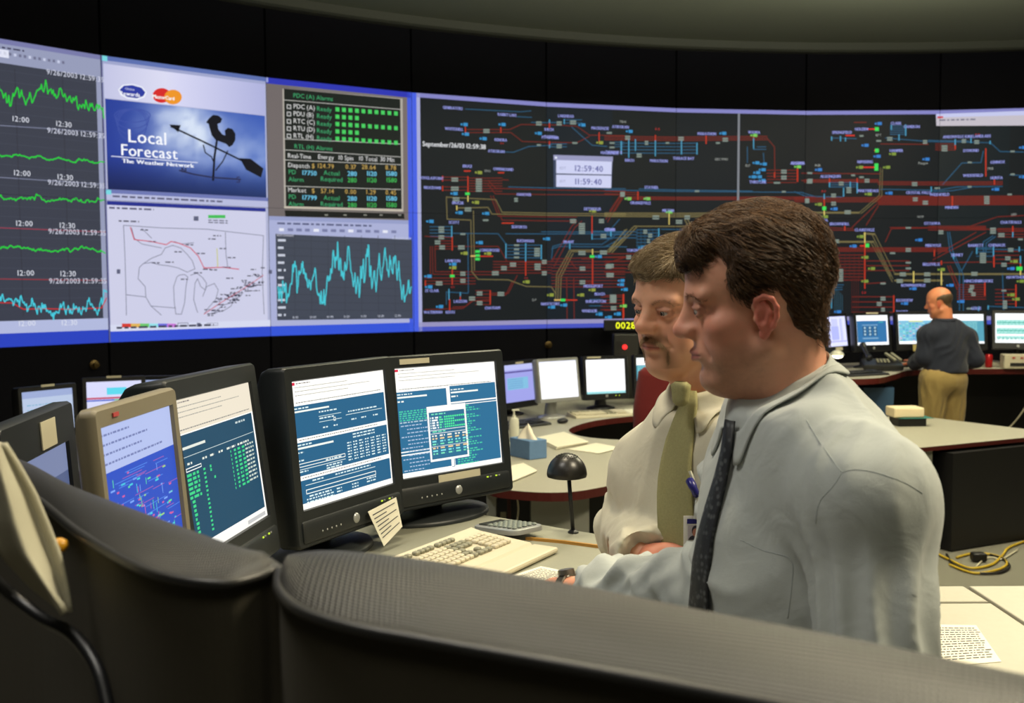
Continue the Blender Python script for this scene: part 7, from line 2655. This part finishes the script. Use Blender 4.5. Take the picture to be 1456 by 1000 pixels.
# name badge hanging from the shirt pocket
q0 = on_cloth(bvB, 981, 668, .006)
q1 = on_cloth(bvB, 987, 712, .010)
qc = on_cloth(bvB, 988, 752, .010)
if q0 is not None and qc is not None:
    fwd_cam = (CAM - qc); fwd_cam.z = 0; fwd_cam.normalize()
    off = fwd_cam * .014
    ob = thing('id_badge', 'white photo badge hanging from a dark blue reel on the cream shirt', 'badge', qc)
    MB(qc).tube([P(981, 670, (q0 - CAM).dot(FWD) - .018), P(986, 683, (q0 - CAM).dot(FWD) - .020)], .003, 8).build('pen_clip', mat('white_plastic'), ob)
    MB(qc).tube(smooth_path([P(981, 684, (q0 - CAM).dot(FWD) - .020), P(985, 692, (q1 - CAM).dot(FWD) - .020), P(992, 707, (q1 - CAM).dot(FWD) - .022)], 4), [.008] * 5 + [.007] * 3 + [.004], 10).build('reel', mat('navy_plastic', (34, 32, 110), rough=.35), ob, smooth=True)
    MB(qc).tube([P(992, 708, (q1 - CAM).dot(FWD) - .022), P(990, 722, (qc - CAM).dot(FWD) - .026), P(989, 738, (qc - CAM).dot(FWD) - .026)], .0035, 8).build('strap', mat('clear_strap', (190, 190, 180), rough=.2), ob)
    dc = (qc - CAM).dot(FWD) - .026
    def bq(x0, y0, x1, y1, dd):
        return [P(x0, y0, dc - dd), P(x1, y0, dc - dd), P(x1, y1, dc - dd), P(x0, y1, dc - dd)]
    MB(qc).slab(bq(972, 734, 1004, 782, 0), (0, .002, 0)).build('card', mat('card_white', (216, 214, 210), rough=.3), ob)
    MB(qc).quad(*bq(977, 738, 1000, 745, .0006)).build('card_band', mat('navy_plastic'), ob)
    MB(qc).quad(*bq(978, 747, 1000, 768, .0006)).build('card_photo', mat('photo_backdrop', (178, 170, 178), rough=.4), ob)
    b = MB(qc)
    for cx_, cy_, rx, ry in ((989, 768, 10, 7),):
        b.bm.faces.new([b.bm.verts.new(P(cx_ + rx * math.cos(a), cy_ - max(0, ry * math.sin(a)), dc - .0009)) for a in [math.pi * k / 10 for k in range(11)]])
    b.build('photo_shoulders', mat('photo_dark', (44, 40, 52)), ob)
    b = MB(qc)
    b.bm.faces.new([b.bm.verts.new(P(989 + 5.4 * math.cos(a), 755 + 7.5 * math.sin(a), dc - .0010)) for a in [2 * math.pi * k / 18 for k in range(18)]])
    b.build('photo_hair', mat('photo_dark'), ob)
    b = MB(qc)
    b.bm.faces.new([b.bm.verts.new(P(989 + 4.4 * math.cos(a), 757.5 + 6.0 * math.sin(a), dc - .0012)) for a in [2 * math.pi * k / 18 for k in range(18)]])
    b.build('photo_face', mat('photo_skin', (176, 118, 98)), ob)

# ================================================================== the bald man at the far console
FC, LC = body_axes(RAD(163))
D_C = 9.02
JC = dict(neck=tl(P(1345, 457, D_C)), ls=tl(P(1319, 477, D_C - .02)), rs=tl(P(1374, 480, D_C + .03)),
          le=tl(P(1314, 508, D_C - .02)), lw=tl(P(1301, 516, D_C + .26)), re=tl(P(1387, 511, D_C)), rw=tl(P(1378, 514, D_C + .16)),
          torso=[(tl(P(1347, 486, D_C)), (.115, .165, .17)), (tl(P(1346, 512, D_C)), (.12, .160, .16)), (tl(P(1344, 530, D_C)), (.125, .165, .10))])
JC['pelvis'] = (P(1341, 545, D_C).x, P(1341, 545, D_C).y, .97)
hipC = V(JC['pelvis'])
orgC = V((hipC.x, hipC.y, 0))
MC = head_frame(P(1337, 432, D_C), RAD(118), RAD(10), 0, 1.10)
nC = inv(MC, [P(1344, 460, D_C)])[0]
hfC, skC = head_field(nC, h=.0045, fat=.004, jowl=.008, neck_r=(.058, .062))
wC = V(JC['lw'])
fC = (wC - V(JC['le'])).normalized()
hC = hand_field(wC + fC * .03 + V((0, 0, .012)), V((fC.x, fC.y, .06)), V((0, 0, -1)), 1, .10, h=.004, fore=fC)
wC2 = V(JC['rw'])
fC2 = (wC2 - V(JC['re'])).normalized()
hC2 = hand_field(wC2 + fC2 * .03, fC2 + V((0, 0, -.1)), V((-1, 0, 0)), -1, .5, h=.004, fore=fC2)
colC = lambda v: skin_cols(v, (214, 138, 100), (206, 104, 76), (170, 92, 80), (178, 124, 94), .2)
me = build_body('C', orgC, MC, hfC, (214, 138, 100), colC, JC, FC, LC, [(hC, (214, 130, 96)), (hC2, (214, 130, 96))])
pc = link_mesh('person', me, M_skinB, smooth=True)
seal(pc, 'balding man in a navy shirt and khaki trousers standing at the far console, back turned', orgC)
eyes(pc, orgC, MC, 1)
M_shC = cloth_mat('navy_shirt', (34, 38, 52))
SCf = torso_field(JC, FC, LC, .016, .009, (hipC.x - .5, hipC.y - .4, .98), (hipC.x + .5, hipC.y + .6, 1.75), bell=.014)
SCf.cut(tuple(V(JC['neck']) + V((0, 0, .02))), (0, 0, 1), .01)
SCf.cut((0, 0, 1.03), (0, 0, -1), .006)
SCf.cut_local(tuple(wC), tuple(fC), .06)
bonesC = [(JC['torso'][0][0], JC['torso'][2][0], .17, 'drape'), (JC['ls'], JC['le'], .08, 'long'), (JC['le'], JC['lw'], .06, 'ring'), (JC['rs'], JC['re'], .075, 'long'), (JC['re'], JC['rw'], .06, 'ring')]
cloth_part('shirt', SCf, M_shC, pc, orgC, bonesC, 1.3, 8.0)
collar(pc, orgC, P(1344, 455, D_C), FC, LC, .062, .064, .012, M_shC, SCf, drop=.035, point=.03)
legs(pc, orgC, FC, LC, hipC, 0, cloth_mat('khaki_trousers', (150, 128, 78)), mat('brown_leather', (48, 30, 20), rough=.4), (hipC.x, hipC.y, .96), stance=.092, spread=.04, r=(.125, .095, .075), waist_r=(.15, .185, .14), seed=6.)
b = MB(orgC)
b.grid(lambda u, v: V((hipC.x, hipC.y, 1.035 + .03 * v)) + FC * .132 * math.cos(2 * math.pi * u) + LC * .170 * math.sin(2 * math.pi * u), 40, 3, closed_u=True)
bo = b.build('belt', mat('brown_leather'), pc, smooth=True)
bo.modifiers.new('t', 'SOLIDIFY').thickness = .004
polC = [(.030, .0), (.022, .03), (.012, .052), (-.02, .066), (-.06, .070), (-.15, .072), (-.15, -.05), (-.10, -.052), (-.064, -.045), (-.04, -.02), (-.028, .006), (-.016, .026), (.000, .030), (.012, .026), (.018, .008)]
hair_set(pc, orgC, MC, skC, polC, lambda x, y, z: .005 + 0 * x * y * z, lambda v, r_: np.array(lin((96, 78, 58))) * (1 + .2 * r_)[:, None].clip(.4, 2), 2500, lambda p: .010 + 0 * p[:, 0], lambda p: np.tile([-.7, 0, -.5], (len(p), 1)), seed=15, rad=.0006, lift=.002)
# ------------------------------------------------------------------ lights
def area(name, loc, size, power, col, rot=(0, 0, 0), sy=None, spread=180):
    l = bpy.data.lights.new(name, 'AREA')
    l.energy = power
    l.color = col
    l.size = size
    if sy:
        l.shape = 'RECTANGLE'
        l.size_y = sy
    l.spread = RAD(spread)
    o = bpy.data.objects.new(name, l)
    COL.objects.link(o)
    o.location = loc
    o.rotation_euler = rot
    return o
WARM = (1, .87, .62)
area('ceiling_and_fill_light', (2.1, 1.5, 4.1), .8, 165, WARM)
area('ceiling_and_fill_light', (.0, -1.2, 4.1), 1.2, 18, (1, .92, .80))  # added front fill behind the camera, no real fixture
area('ceiling_and_fill_light', (-1.3, 1.4, 4.1), .8, 46, (1, .95, .86))  # added fill that brightens the two men's faces from the left
area('ceiling_and_fill_light', (-.2, 3.0, 4.1), .5, 46, WARM)
area('ceiling_and_fill_light', (1.0, 5.2, 4.1), .8, 80, WARM)
area('ceiling_and_fill_light', (3.6, 6.4, 4.1), .8, 85, WARM)
area('ceiling_and_fill_light', (4.4, 8.4, 4.1), .6, 60, WARM)
area('added_ceiling_fill', (.6, 6.4, 3.62), .6, 170, (1, .95, .80), (RAD(180), 0, 0))  # added above the view to brighten the ceiling; no pendant hangs here
area('added_ceiling_fill', (3.2, 6.9, 3.7), .8, 400, (1, .95, .80), (RAD(180), 0, 0))  # second added light, lifts the right part of the ceiling
area('added_ceiling_fill', (1.5, -1.0, 3.0), 1.0, 50, (1, .95, .80), (RAD(180), 0, 0))  # added bounce fill behind the camera, aimed at the ceiling
w = bpy.data.worlds.new('world')
SC.world = w
w.use_nodes = True
w.node_tree.nodes['Background'].inputs['Color'].default_value = (.9, .95, 1, 1)
w.node_tree.nodes['Background'].inputs['Strength'].default_value = .01
vs = SC.view_settings
vs.view_transform = 'Standard'
vs.look = 'None'
vs.exposure = 0
vs.gamma = 1
vs.use_curve_mapping = False
